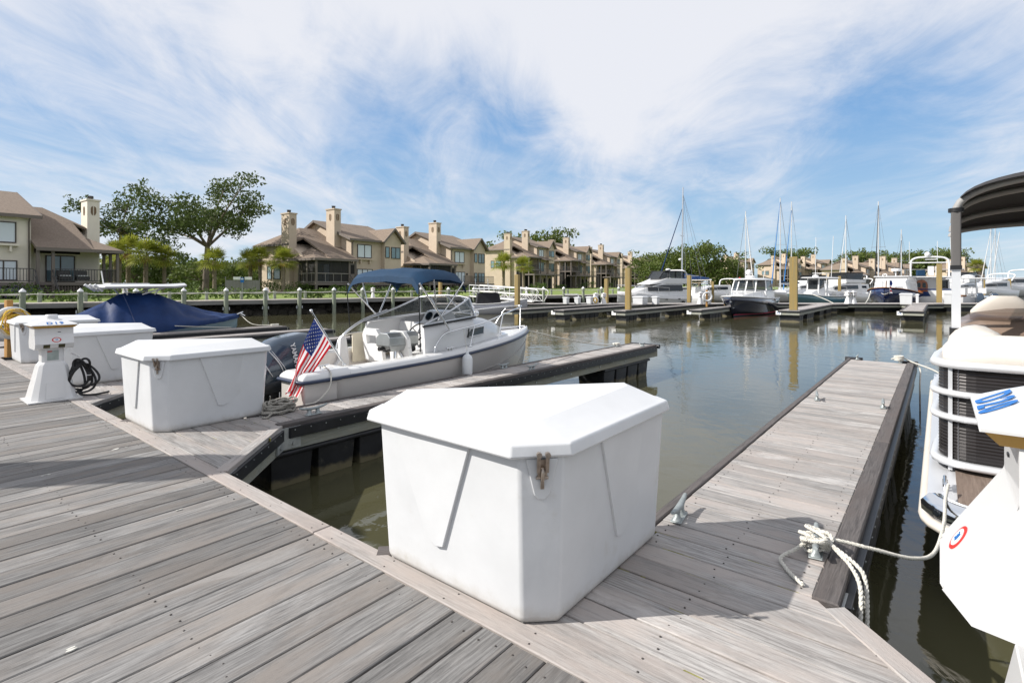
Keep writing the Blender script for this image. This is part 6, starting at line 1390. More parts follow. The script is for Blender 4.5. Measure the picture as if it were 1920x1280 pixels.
def tree(name, label, loc, h, cw, trunk_r, seed, lean=0.0, nclump=46, per=26, size=0.24, base_f=0.36, m=None, group=None, cz=0.72, flat=0.42, wide=1.0, rz=0.0, fill=False):
    rnd = random.Random(seed); t = thing(name, label, 'tree', loc, rz, group)
    mb = MB(); clumps = []
    fork = Vector((lean*0.4, 0, h*base_f))
    mb.tube([(0, 0, -0.3), (lean*0.1, 0.05, h*base_f*0.5), fork], [trunk_r*1.25, trunk_r, trunk_r*0.85], 10)
    tips = []
    nb = 7 if not fill else 6
    for i in range(nb):
        a = 2*math.pi*i/nb+rnd.uniform(-0.4, 0.4); L_ = cw*0.5*rnd.uniform(0.55, 1.0); zz = h*rnd.uniform(0.47, 0.93)
        if i == 0: L_ *= 0.25; zz = h*0.93
        e = Vector((lean+math.cos(a)*L_*wide, math.sin(a)*L_*0.8, zz)); mid = fork.lerp(e, 0.5)+Vector((rnd.uniform(-0.3, 0.3), rnd.uniform(-0.3, 0.3), rnd.uniform(0.1, 0.5)*h*0.06))
        C = curve([fork, mid, e], 4); mb.tube(C, [trunk_r*lerp(0.6, 0.09, k/(len(C)-1)) for k in range(len(C))], 7)
        for _ in range(4):
            s = C[rnd.randint(3, len(C)-1)]; e2 = s+Vector((rnd.uniform(-1, 1)*cw*0.22, rnd.uniform(-1, 1)*cw*0.2, rnd.uniform(-0.02, 0.16)*h)); mb.tube([s, s.lerp(e2, 0.5)+Vector((0, 0, 0.12)), e2], [trunk_r*0.18, trunk_r*0.12, 0.02], 5); tips.append(e2)
        tips.append(e)
    mb.build('trunk', BARK, t)
    for _ in range(nclump):
        b = rnd.choice(tips); r = cw*rnd.uniform(0.05, 0.115); q = Vector((b.x+rnd.uniform(-1, 1)*cw*0.09, b.y+rnd.uniform(-1, 1)*cw*0.09, b.z+rnd.uniform(-0.06, 0.05)*h)); clumps.append((q, r))
    if fill:
        for _ in range(nclump):
            a = rnd.uniform(0, 6.28); z = rnd.uniform(0.10, 0.92); rr = cw*0.5*math.sqrt(max(0.05, 1-((z-0.45)/0.56)**2))*rnd.uniform(0.35, 1.0); clumps.append((Vector((lean+rr*math.cos(a)*wide, rr*math.sin(a)*0.8, h*z)), cw*rnd.uniform(0.07, 0.14)))
    leaf_cloud(rnd, clumps, per, size, 0.72).build('crown', m or LEAF, t)
    return t
def at(u, Y, z=GZ): p = px(u, 533, Y); return (p.x, p.y, z)
tree('live_oak', 'slender tall live oak with open crown behind the left house chimney', at(222, 52), 10.6, 7.4, 0.18, 11, 0.6, 95, 95, 0.25, 0.55, wide=0.95)
tree('live_oak', 'spreading live oak with dark wide crown left of the screened porch house', at(385, 50), 10.9, 11.0, 0.25, 23, 0.5, 150, 66, 0.26, 0.40)
k = 0
for (u, Y, h, cw, s, lab) in ((255, 66, 4.6, 6.5, 1, 'dense green tree behind the palms right of the left house'), (320, 70, 5.0, 7.5, 2, 'dense dark tree behind the palms under the spreading oak'), (375, 64, 3.7, 6.0, 3, 'bushy tree at the foot of the spreading oak'), (430, 72, 3.9, 6.5, 4, 'low bushy tree left of the grey utility screen'), (470, 92, 5.0, 8.0, 5, 'hazy green tree far behind the grey utility screen'), (205, 62, 4.2, 5.0, 6, 'dense tree half hidden by the left house porch')):
    tree('bushy_tree', lab, at(u, Y), h, cw, 0.16, 40+s, 0, 60, 34, 0.36, 0.3, LEAF2 if s in (3, 4) else LEAF, 'trees behind the palms', fill=True)
for (u, Y, h, cw, s, lab) in ((1262, 112, 7.6, 13, 1, 'big round oak left of the tallest mast'), (1312, 106, 8.8, 14, 2, 'tallest oak of the clump behind the tallest mast'), (1358, 110, 5.8, 10, 3, 'lower oak at the right of the clump behind the boats'), (1222, 128, 7.5, 12, 4, 'oak behind the flybridge yacht canopy')):
    tree('oak_tree', lab, at(u, Y), h, cw, 0.3, 60+s, 0, 95, 17, 0.46, 0.25, LEAF2, 'oaks behind the far docks', fill=True)
for (u, Y, h, cw, s, lab) in ((1008, 150, 15.5, 22, 1, 'treetops above the three storey townhouse roofs'), (945, 150, 11.5, 14, 7, 'treetop peeking over the gap between two townhouse roofs'), (1490, 215, 14.8, 22, 2, 'far oak behind the roofs beside the thick piling'), (1595, 215, 12.5, 18, 3, 'far oak left of the double deck trawler roofs'), (1640, 205, 14.5, 20, 4, 'far oak behind the blue bowed trawler mast'), (1690, 210, 13.5, 22, 5, 'far oak between the trawler masts'), (1755, 205, 14.0, 26, 6, 'far round oak behind the arched radar frame')):
    tree('oak_tree', lab, at(u, Y), h, cw, 0.4, 70+s, 0, 75, 8, 0.75, 0.3, LEAF2, 'far oaks behind the houses', fill=True)
for (a, b, Y, h, s, lab) in ((170, 520, 100, 4.2, 1, 'far wooded bank behind the left palms'), (1180, 1400, 230, 9.0, 2, 'far woods behind the oak clump'),):
    rnd = random.Random(90+s); cl = []
    for _ in range(150): p = px(rnd.uniform(a, b), 533, Y+rnd.uniform(-5, 5)); r = rnd.uniform(1.4, 2.6); cl.append((Vector((p.x, p.y, GZ+rnd.uniform(0.2, 1)*h)), r))
    tag(leaf_cloud(rnd, cl, 9, 0.8, 0.8).build('far_woods', LEAF), lab, None, None, 'stuff')
def palm(label, loc, h, seed, rz, tr=0.17):
    rnd = random.Random(seed); t = thing('palm_tree', label, 'palm', loc, rz, 'cabbage palms on the lawn')
    mb = MB(); mb.tube([(0, 0, -0.3), (0.02, 0, h*0.5), (0.05, 0.02, h)], [tr*1.05, tr, tr*1.15], 12)
    for k in range(int(h*26)):                                         # old leaf bases spiralling up the trunk
        z = 0.15+k*h/(h*26)*0.98; a = k*2.4; c, s_ = math.cos(a), math.sin(a); r_ = tr*1.0
        if z < h*0.12: continue
        mb.add([(r_*c-0.05*s_, r_*s_+0.05*c, z), (r_*c+0.05*s_, r_*s_-0.05*c, z), ((r_+0.07)*c, (r_+0.07)*s_, z+0.13)], [(0, 1, 2)])
    mb.build('trunk', PTRUNK, t)
    def fronds(n, e0, e1, L0, mm, name):
        mb = MB()
        for i in range(n):
            a = i*2.399+rnd.uniform(-0.2, 0.2); el = R(rnd.uniform(e0, e1)); L_ = L0*rnd.uniform(0.85, 1.15); d = Vector((math.cos(a)*math.cos(el), math.sin(a)*math.cos(el), math.sin(el))); b0 = Vector((0.05, 0.02, h-0.05)); c = b0+d*L_*0.5-Vector((0, 0, 0.03)); 
            mb.tube([b0, c], 0.016, 4)
            side = d.cross(Vector((0, 0, 1))).normalized(); up = side.cross(d)
            for k in range(-6, 7):
                ang = R(k*17); dirv = d*math.cos(ang)+side*math.sin(ang); l2 = L_*0.58*(1-0.25*abs(k)/6); tip = c+dirv*l2-Vector((0, 0, 0.22*l2*(1+abs(k)/7)))+up*0.04*abs(k); w_ = side*math.cos(ang)*0.035-d*math.sin(ang)*0.035; m_ = c+dirv*l2*0.5+up*0.02*abs(k)
                n0 = len(mb.v); mb.v += [tuple(c), tuple(m_+w_), tuple(tip), tuple(m_-w_)]; mb.f.append((n0, n0+1, n0+2, n0+3)); mb.m.append(0); mb.s.append(False)
        mb.build(name, mm, t)
    fronds(56, -30, 82, 1.75, FROND, 'fronds'); fronds(3, -70, -40, 0.8, FRONDD, 'dry_fronds')
    return t
pal = palm('cabbage palm', at(240, 47), 3.75, 1, 0.3)
pal['label'] = 'cabbage palm nearest the porch corner of the left house'
pal2 = palm('palm', at(273, 46), 3.3, 2, 0.0); pal2['label'] = 'stout cabbage palm second from the left house'
for (src, u, Y, s, rz, lab) in ((pal, 308, 47, 0.83, 2, 'cabbage palm third from the left house'), (pal2, 402, 45, 0.84, 1.2, 'cabbage palm standing right of the spreading oak trunk'), (pal2, 470, 53, 0.92, 4, 'slender cabbage palm farthest left before the screened porch house'), (pal, 488, 51, 0.86, 3, 'tall cabbage palm before the side wall of the screened porch house'), (pal2, 531, 49, 0.90, 5, 'cabbage palm with orange dry fronds beside the screened porch'),
                             (pal, 216, 52, 1.0, 1, 'cabbage palm half behind the left house porch roof'), (pal2, 982, 88, 1.15, 2.2, 'cabbage palm before the three storey townhouse balcony'), (pal2, 944, 84, 1.25, 0.7, 'cabbage palm at the corner of the townhouse by the ramp'), (pal, 1832, 122, 1.3, 0, 'far cabbage palm before the last house')):
    dup(src, at(u, Y), rz, lab, (s*1.05, s*1.05, s))
def shrub(label, loc, r, h, seed, m, size=0.16, per=150):
    rnd = random.Random(seed); cl = [(Vector((rnd.uniform(-1, 1)*r*0.75, rnd.uniform(-1, 1)*r*0.5, h*rnd.uniform(0.2, 0.75))), r*rnd.uniform(0.25, 0.45)) for _ in range(11)]
    o = leaf_cloud(rnd, cl, per, size, h/r*0.8).build('shrub', m, None, loc); tag(o, label, 'shrub', 'shrubs in front of the houses'); return o
PURP = mat('purple_flower', (0.15, 0.10, 0.28), 0.8, vcol=(0.05, 0.08, 0.03), vscale=6)
sh = [shrub('round clipped shrub', at(478+30, 50.0), 1.7, 1.3, 1, SHRUB), shrub('x', at(560, 50), 1.5, 1.2, 2, SHRUB), shrub('x', at(640, 50), 1.4, 0.8, 3, SHRUB)]
sh[0]['label'] = 'wide round shrub at the foot of the palms by the screened porch'; sh[1]['label'] = 'dark shrub under the screened porch corner'; sh[2]['label'] = 'low leafy shrub beside the porch steps of the screened porch house'
for i, (u, Y, s, lab) in enumerate(((60, 33, 0.75, 'leafy shrub before the left house terrace'), (185, 35, 0.8, 'shrub beneath the left house porch, beside the covered boat'), (610, 47, 0.6, 'low bush on the lawn right of the screened porch'), (690, 50, 0.7, 'bush before the terrace of the screened porch house'), (735, 54, 0.7, 'bush between the two tan townhouses'),
                                    (420, 52, 1.0, 'tall bush beside the grey utility screen'), (345, 50, 1.0, 'bush between the third palm and the spreading oak'), (1010, 98, 1.1, 'bush at the left foot of the three storey townhouse'), (1050, 103, 1.1, 'bush below the arches of the three storey townhouse'), (1100, 112, 1.2, 'bush below the balconies of the townhouse by the tall piling'), (1140, 125, 1.2, 'bush behind the rope fence near the flybridge yacht'))):
    o = sh[i % 3].copy(); S.collection.objects.link(o); o.location = at(u, Y); o.rotation_euler = (0, 0, i*1.7); o.scale = (s, s, s); o['label'] = lab
fl = shrub('bank of purple flowering plants under the left house terrace', at(25, 33.2), 2.2, 0.9, 9, PURP); fl['group'] = 'shrubs in front of the houses'
rnd = random.Random(4); cl = []
for _ in range(150): t_ = rnd.uniform(-6, 36); q = bw(t_, rnd.uniform(3.6, 6.5)); cl.append((Vector((q.x, q.y, GZ+rnd.uniform(0, 0.35))), rnd.uniform(0.3, 0.7)))
tag(leaf_cloud(rnd, cl, 170, 0.17, 0.6).build('undergrowth', SHRUB), kind='stuff')
def utility():
    t = thing('utility_screen', 'grey board utility screen with two white boxes and a blue sign', 'utility screen', at(455, 44.5), R(20)); g = mat('grey_boards', (0.21, 0.20, 0.195), 0.85, var=0.1)
    for i in range(10): mb = MB(); mb.box(-1.25+0.25*i, -1.012+0.25*i, 0, 0.03, -0.1, 1.15); mb.build('board', g, t)
    mb = MB(); mb.box(-1.31, -1.25, -0.03, 0.06, -0.1, 1.45); mb.box(1.25, 1.31, -0.03, 0.06, -0.1, 1.3); mb.build('post', g, t)
    for x in (-0.7, 0.15): mb = MB(); mb.box(x, x+0.55, -0.05, 0.12, 1.18, 1.42); mb.build('meter_box', WHITE, t, bevel=0.01)
    mb = MB(); mb.box(-0.02, 0.02, -0.30, -0.27, -0.1, 1.45); mb.build('sign_post', GALV, t)
    mb = MB(); mb.box(-0.13, 0.13, -0.325, -0.305, 0.95, 1.35); mb.build('sign', BLUEP, t)
    mb = MB(); mb.box(-0.09, 0.09, -0.332, -0.328, 1.20, 1.29); mb.build('sign_print', WHITE, t)
utility()
# ------------------------------------------------------------------ far docks
FA = TH+math.pi                                                        # far fingers point back towards the camera
WY = 35.0
def fpt(u, v, z=DECK): Y = (DECK+1.3-z)*993/(v-533); return px(u, 533, Y).xy.to_3d()
fd = thing('far_dock_walkway', 'long far dock walkway that the far finger piers branch from', 'dock', (0, WY, DECK), 0.012)
me = plank_mesh([(-1.05, -0.14), (1.05, -0.14), (1.05, 0.14), (-1.05, 0.14)], -0.04, 0, 'plank', W_FING, 0.005)
for k in range(170): add_plank(fd, me, -5+k*0.288, 1.06, True)
mb = MB(); mb.box(-5.2, 44, -0.03, 0.0, -0.24, -0.10); mb.build('waler', W_WALE, fd)
mb = MB(); mb.box(-5.2, 44, -0.055, -0.001, -0.098, -0.005); mb.build('fender_strip', RUBBER, fd)
mb = MB()
for k in range(16): mb.box(-5+3.1*k, -3.1+3.1*k, 0.1, 2.0, -0.7, -0.245)
tag(mb.build('floats', FLOATM, fd), kind='stuff')
def ffinger(u0, u1, v, label, sign=None, L_=None):
    Y = 1291/(v-533); X = ((u0+u1)/2-960)/993*Y; Lp = L_ or (WY-Y)/D1.y; w_ = 0.62 if u1-u0 < 40 else 0.95
    base = Vector((X, Y))+D1*Lp
    t = finger(label, -w_/2, w_/2, Lp, 0.8, 0.8, detail=False, far=(base.x, base.y, FA), pstart=0.0)
    t['group'] = 'far finger piers'
    if sign:                                                           # number plate at the left corner of the end (local q runs to the right here)
        mb = MB(); mb.box(Lp+0.046, Lp+0.07, w_/2-0.02 if 0 else -w_/2-0.12, -w_/2+0.12, -0.24, -0.04); p = mb.build('number_plate', WHITE, t)
        if sign.strip(): text_mesh(sign, 0.15, BLUEP, 'number', p, frame((Lp+0.072, -w_/2, -0.14), (0, 1, 0), (0, 0, 1)), 0.002)
    return (base, Vector((X, Y)), Lp)
ffinger(943, 962, 580.5, 'far finger pier with pale end seen over the cuddy boat bow rail')
ffinger(1036, 1060, 581, 'far finger pier second from the left, with a small white end plate', ' ')
ffinger(1149, 1176, 582, 'far finger pier carrying the tall weathered piling left of the flybridge yacht', ' ')
ffinger(1287, 1321, 580.6, 'far finger pier left of the navy hulled cruiser with ochre post', ' ')
ffinger(1459, 1500, 581.6, 'far finger pier carrying the thick yellow brown piling', '12')
ffinger(1684, 1735, 582.4, 'widest far finger pier at the right with two white boxes behind', '11')
def piling(u, top, base, w_, label, Y=None):
    Y = Y or 1291/(base-533); X = (u-960)/993*Y; s = w_*Y/993; h = DECK+1.3-(top-533)*Y/993; s2 = s/1.25
    t = thing('piling', label, 'piling', (X, Y, -1), TH+R(6), 'square timber pilings at the far docks')
    mb = MB(); mb.box(-s2/2, s2/2, -s2/2, s2/2, 0, h+1-0.02); mb.build('timber', W_PILE, t, bevel=0.012, seg=1)
    mb = MB(); mb.loft([[(a*s2*0.5, b*s2*0.5, h+0.98) for a, b in ((-1, -1), (1, -1), (1, 1), (-1, 1))], [(a*s2*0.44, b*s2*0.44, h+1.01) for a, b in ((-1, -1), (1, -1), (1, 1), (-1, 1))]], 0, True, True, False); mb.build('top', W_PILE, t)
    mb = MB(); zc = DECK+1.02; mb.box(-s2*0.5-0.05, s2*0.5+0.05, -s2*0.5-0.05, s2*0.5+0.05, zc-0.05, zc-0.012); mb.build('collar', RUBBER, t)
for a in ((970, 515, 577, 10, 'ochre piling seen above the cuddy boat bow', 30.5), (1137, 523, 567, 8, 'short piling left of the tall piling by the flybridge yacht', 36.6), (1178, 503, 579, 12.0, 'tall weathered piling in front of the flybridge yacht bow', 27.2), (1292, 516, 566, 8, 'piling between the flybridge yacht and the catamaran', 38.0),
          (1336.5, 528, 559, 5.2, 'thin piling before the catamaran stern', 44), (1488, 482, 580, 16.5, 'thickest yellow brown piling, right of the navy hulled cruiser', 26.8), (1574, 518, 558, 6.2, 'pale piling right of the teal boat', 44), (1606, 530, 546, 4.2, 'small distant piling left of the blue bowed trawler', 62), (1761, 495, 563, 9.8, 'tall ochre piling before the double deck trawler', 37.6), (825.5, 524, 553, 7, 'piling standing behind the navy sun top', 40.2), (1845, 525, 545, 4, 'distant piling among the white boats at the right', 60), (1893, 523, 540, 5, 'distant piling at the far right', 70)):
    piling(*a)
def rbox(label, u0, u1, v0, v1, Y, rz=TH, d=0.6):
    X = ((u0+u1)/2-960)/993*Y; W_ = (u1-u0)*Y/993; h = (v1-v0)*Y/993
    t = thing('dock_box', label, 'dock box', (X, Y, DECK+0.004), rz, 'white dock boxes on the docks')
    a, b = W_*0.62, W_*0.55
    mb = MB(); mb.loft([[(x*a/2*0.94, y*b/2*0.94, 0) for x, y in ((-1, -1), (1, -1), (1, 1), (-1, 1))], [(x*a/2, y*b/2, h*0.86) for x, y in ((-1, -1), (1, -1), (1, 1), (-1, 1))]], 0, True, True, False); mb.build('body', GELW, t, bevel=0.015, seg=1)
    mb = MB(); q = ((-1, -1), (1, -1), (1, 1), (-1, 1)); mb.loft([[(x*(a/2+0.03), y*(b/2+0.03), h*0.855) for x, y in q], [(x*(a/2+0.03), y*(b/2+0.03), h*0.93) for x, y in q], [(x*(a/2-0.06), y*(b/2-0.06), h) for x, y in q]], 0, True, True, False); mb.build('lid', GELW, t, bevel=0.01, seg=1)
for a in ((1054, 1069, 560, 573, 34.9, 'leftmost small white dock box on the far walkway'), (1075, 1091, 560, 573, 35.0, 'white dock box under the white bench roof on the far walkway'), (1097, 1115, 559, 573, 35.0, 'white dock box beside the yellow coiled life ring on the far walkway'), (1182, 1219, 558, 573, 34.6, 'large white dock box with shaded front before the flybridge yacht'), (1220, 1239, 558, 573, 34.6, 'smaller white dock box right of the large one before the flybridge yacht'),
          (1682, 1716, 551, 572, 34.2, 'white dock box in front of the blue bowed trawler'), (1716, 1724, 552, 570, 36.2, 'narrow white dock box behind the box by the blue bowed trawler'), (1766, 1793, 550, 572, 34.8, 'white dock box right of the tall ochre piling')):
    rbox(a[5], *a[:5])
for (u, Y, s, lab) in ((1117, 35.4, 0.78, 'far power pedestal with life ring leaning on it'), (1132, 35.6, 0.78, 'far power pedestal left of the short piling'), (1313, 35.2, 0.85, 'left of the two far pedestals beside the navy hulled cruiser'), (1327, 35.3, 0.85, 'right of the two far pedestals beside the navy hulled cruiser'), (1590, 35.6, 0.92, 'left of the paired far pedestals near the blue bowed trawler'), (1600, 35.6, 0.92, 'right of the paired far pedestals near the blue bowed trawler')):
    X = (u-960)/993*Y; dup(ped1, (X, Y, DECK+0.004), R(20), lab, (s*0.95, s*0.95, s))
ring_post((fpt(1341, 577).x, 30.6, DECK), R(-90), 'far ochre post with a white life ring left of the navy hulled cruiser', 0.98, False)
t = thing('ochre_post', 'short ochre post half hidden behind the navy hulled cruiser bow', 'post', ((1361-960)/993*33, 33, DECK)); mb = MB(); mb.box(-0.10, 0.10, -0.05, 0.05, 0, 0.28); mb.build('post', W_OCHRE, t, bevel=0.01); mb = MB(); mb.box(-0.11, 0.11, -0.06, 0.06, 0.28, 0.30); mb.build('post_cap', W_OCHRE, t)
t = thing('life_ring', 'white life ring with yellow rope leaning on the far pedestal', 'life ring', ((1116-960)/993*34.9, 34.95, DECK+0.24), 0)
mb = MB(); mb.tube([(0.20*math.cos(a), 0, 0.23*math.sin(a)) for a in [2*math.pi*i/20 for i in range(20)]], 0.05, 8, closed=True); mb.build('ring', GELW, t)
mb = MB()
for k in range(4): mb.tube([(0.10*math.cos(a)+0.01*k, -0.03-0.01*k, 0.16*math.sin(a)) for a in [2*math.pi*i/12 for i in range(12)]], 0.02, 6, closed=True)
mb.build('rope_coil', YROPE, t)
t = thing('dock_bench', 'white framed dock bench with flat roof on the far walkway', 'bench', (fpt(1083, 573).x, 35.5, DECK)); 
mb = MB(); mb.box(-0.45, 0.42, -0.25, 0.25, 0.60, 0.66); mb.build('roof', GEL, t)
for s in (-0.22, 0.22): mb = MB(); mb.tube(curve([(0.42, s, 0.63), (0.44, s, 0.45), (0.34, s, 0.2), (0.30, s, 0.0)], 4), 0.025, 6); mb.build('leg', GEL, t)

# ------------------------------------------------------------------ gangway ramp
def gangway():
    a = Vector((-2.85, 40.3, 0.98)); b = Vector((1.75, 36.2, DECK+0.12)); d = b-a; L_ = d.xy.length
    t = thing('gangway', 'white aluminium truss gangway sloping from the boardwalk to the far dock', 'gangway', a, math.atan2(d.y, d.x)); sl = d.z/L_
    wal = mat('white_ramp_alloy', (0.62, 0.62, 0.60), 0.5, 0.2)
    for y in (-0.55, 0.55):
        mb = MB(); P = lambda x, z: (x, y, x*sl+z)
        for z in (0.0, 0.42, 0.85): mb.tube([P(0, z), P(L_, z)], 0.030 if z else 0.05, 6)
        n = 12
        for i in range(n+1): mb.tube([P(L_*i/n, 0), P(L_*i/n, 0.85)], 0.02, 5)
        for i in range(n): mb.tube([P(L_*i/n, 0.42 if i % 2 else 0), P(L_*(i+1)/n, 0 if i % 2 else 0.42)], 0.018, 5)
        mb.tube(curve([P(L_, 0.85), P(L_+0.35, 0.83), P(L_+0.5, 0.68), P(L_+0.42, 0.45), P(L_+0.1, 0.0)], 5), 0.03, 6)
        mb.build('truss_side', wal, t)
    mb = MB(); mb.add([(0, -0.5, 0.04), (L_, -0.5, 0.04+d.z), (L_, 0.5, 0.04+d.z), (0, 0.5, 0.04)], [(0, 1, 2, 3)]); mb.add([(0, -0.5, 0.0), (L_, -0.5, d.z), (L_, 0.5, d.z), (0, 0.5, 0.0)], [(3, 2, 1, 0)]); mb.build('ramp_deck', wal, t)
gangway()

# ------------------------------------------------------------------ far boats
def boat(name, label, cat, u, Y, head, z=0): X = (u-960)/993*Y; return thing(name, label, cat, (X, Y, z), R(head))
def hull_keys(L_, B, zs, zb, fl=0.35): return [(0, -0.3, B*0.40, 0.05, B*0.47, zs), (L_*0.3, -0.3, B*0.42, 0.06, B*0.5, zs+0.02), (L_*0.6, -0.3, B*0.33, 0.15, B*0.47, lerp(zs, zb, 0.35)), (L_*0.82, -0.2, B*0.15, 0.35, B*0.33, lerp(zs, zb, 0.75)), (L_*0.95, 0.1, B*0.04, 0.6, B*0.13, lerp(zs, zb, 0.95)), (L_, 0.45, 0.01, 0.8, 0.02, zb)]
def house_loft(t, name, secs, m, bevel=0.03):
    """secs: (x, half width bottom, z bottom, half width top, z top)"""
    mb = MB(); mb.loft([[(x, -a, z0), (x, -b, z1), (x, b, z1), (x, a, z0)] for x, a, z0, b, z1 in secs], 0, True, True, False); return mb.build(name, m, t, bevel=bevel, fix=True)
def rail(t, pts, h, name='rail', r=0.018, m=None):
    for s in (1, -1):
        mb = MB(); mb.tube([(x, s*y, z+h) for x, y, z in pts], r, 6)
        for i in range(0, len(pts), 1): x, y, z = pts[i]; mb.tube([(x, s*y, z), (x, s*y, z+h)], r*0.85, 5)
        mb.build(name, m or STEEL, t)
def flybridge():
    t = boat('flybridge_yacht', 'white flybridge motor yacht with dark canvas enclosure behind the white boxes', 'yacht', 1279, 44.2, 205); L_ = 6.6; B = 2.5
    s = smooth_secs(hull_keys(L_, B, 0.95, 1.35)); hull(s, [GEL, GEL], 'hull', t); railstrip('rub_rail', t, mat('rail_taupe', (0.35, 0.33, 0.31), 0.5), s, 0.0, -0.30, -0.26)
    house_loft(t, 'cabin', [(0.9, 1.10, 0.95, 1.0, 1.95), (2.9, 1.10, 0.98, 1.0, 1.95), (4.3, 0.9, 1.05, 0.8, 1.60), (5.3, 0.5, 1.15, 0.4, 1.32)], GEL)
    house_loft(t, 'window_band', [(0.95, 1.115, 1.36, 1.05, 1.84), (2.9, 1.115, 1.36, 1.05, 1.84), (4.25, 0.95, 1.36, 0.88, 1.64)], GLASSD, 0)
    house_loft(t, 'flybridge', [(0.3, 1.05, 1.92, 1.08, 2.35), (2.5, 1.05, 1.92, 1.05, 2.38), (3.2, 0.95, 1.92, 0.9, 2.15), (4.1, 0.8, 1.85, 0.7, 1.92)], GEL)
    house_loft(t, 'aft_cabin', [(0.1, 1.1, 0.95, 1.05, 1.45), (1.0, 1.1, 0.95, 1.05, 1.45)], GEL)
    mb = MB(); lo = [(2.45, -0.98, 2.40), (3.0, -0.72, 2.36), (3.05, 0.72, 2.36), (2.45, 0.98, 2.40)]; up = [(2.25, -0.92, 2.92), (2.55, -0.68, 2.92), (2.55, 0.68, 2.92), (2.25, 0.92, 2.92)]
    mb.loft([lo, up], 0, False, False, False); mb.loft([[(0.75, s_*1.0, 2.35), (2.45, s_*0.98, 2.40)][::1] for s_ in (1,)]+[[(0.75, 0.95, 2.92), (2.25, 0.92, 2.92)]], 0, False, False, False); mb.loft([[(0.75, -1.0, 2.35), (2.45, -0.98, 2.40)], [(0.75, -0.95, 2.92), (2.25, -0.92, 2.92)]], 0, False, False, False); mb.build('canvas_enclosure', GLASSB, t)
    mb = MB(); mb.box(0.55, 2.55, -0.98, 0.98, 2.92, 2.97); mb.build('canvas_top', BLKC, t, bevel=0.03)
    mb = MB()
    for p, q in list(zip(lo, up))+[((0.75, -1.0, 2.35), (0.75, -0.95, 2.92)), ((0.75, 1.0, 2.35), (0.75, 0.95, 2.92)), ((1.6, -1.0, 2.37), (1.55, -0.95, 2.92)), ((1.6, 1.0, 2.37), (1.55, 0.95, 2.92))]: mb.bar(p, q, 0.06, 0.06)
    mb.build('canvas_seams', BLKC, t)
    mb = MB(); mb.tube(curve([(0.35, -1.0, 2.1), (0.5, -1.0, 2.75), (0.85, -0.9, 3.0), (0.85, 0.9, 3.0), (0.5, 1.0, 2.75), (0.35, 1.0, 2.1)], 5), 0.06, 8); mb.build('radar_arch', GEL, t)
    mb = MB(); mb.box(-0.9, 0.6, -0.95, 0.95, 2.55, 2.60); mb.build('aft_awning', GEL, t)
    for y in (-0.85, 0.85): mb = MB(); mb.tube([(-0.2, y, 1.4), (-0.2, y, 2.55)], 0.03, 6); mb.build('awning_post', GEL, t)
    mb = MB(); mb.ball((1.5, 0, 3.08), 0.22, 12, 0, 0.5); mb.build('radar_dome', GEL, t)
    rail(t, [(2.4, 1.15, 1.12), (3.4, 1.05, 1.18), (4.6, 0.82, 1.26), (5.8, 0.45, 1.33), (6.5, 0.1, 1.36)], 0.48)
    for x in (1.3, 2.6, 3.9): mb = MB(); mb.box(x, x+0.22, 1.22, 1.245, 0.66, 0.75); mb.build('porthole', GLASSD, t)
    mb = MB(); mb.box(-0.5, 0.0, -0.9, 0.9, 0.25, 0.32); mb.build('swim_platform', GEL, t)
    mb = MB(); mb.box(-0.15, -0.10, -0.6, 0.6, 1.2, 1.62); mb.build('dinghy_panel', mat('sheer_white', (0.5, 0.5, 0.52), 0.6), t)
    mb = MB(); mb.tube([(1.1, 1.32, 0.15), (1.1, 1.32, 0.55)], 0.12, 10); mb.build('hull_fender', BLACK, t)
flybridge()
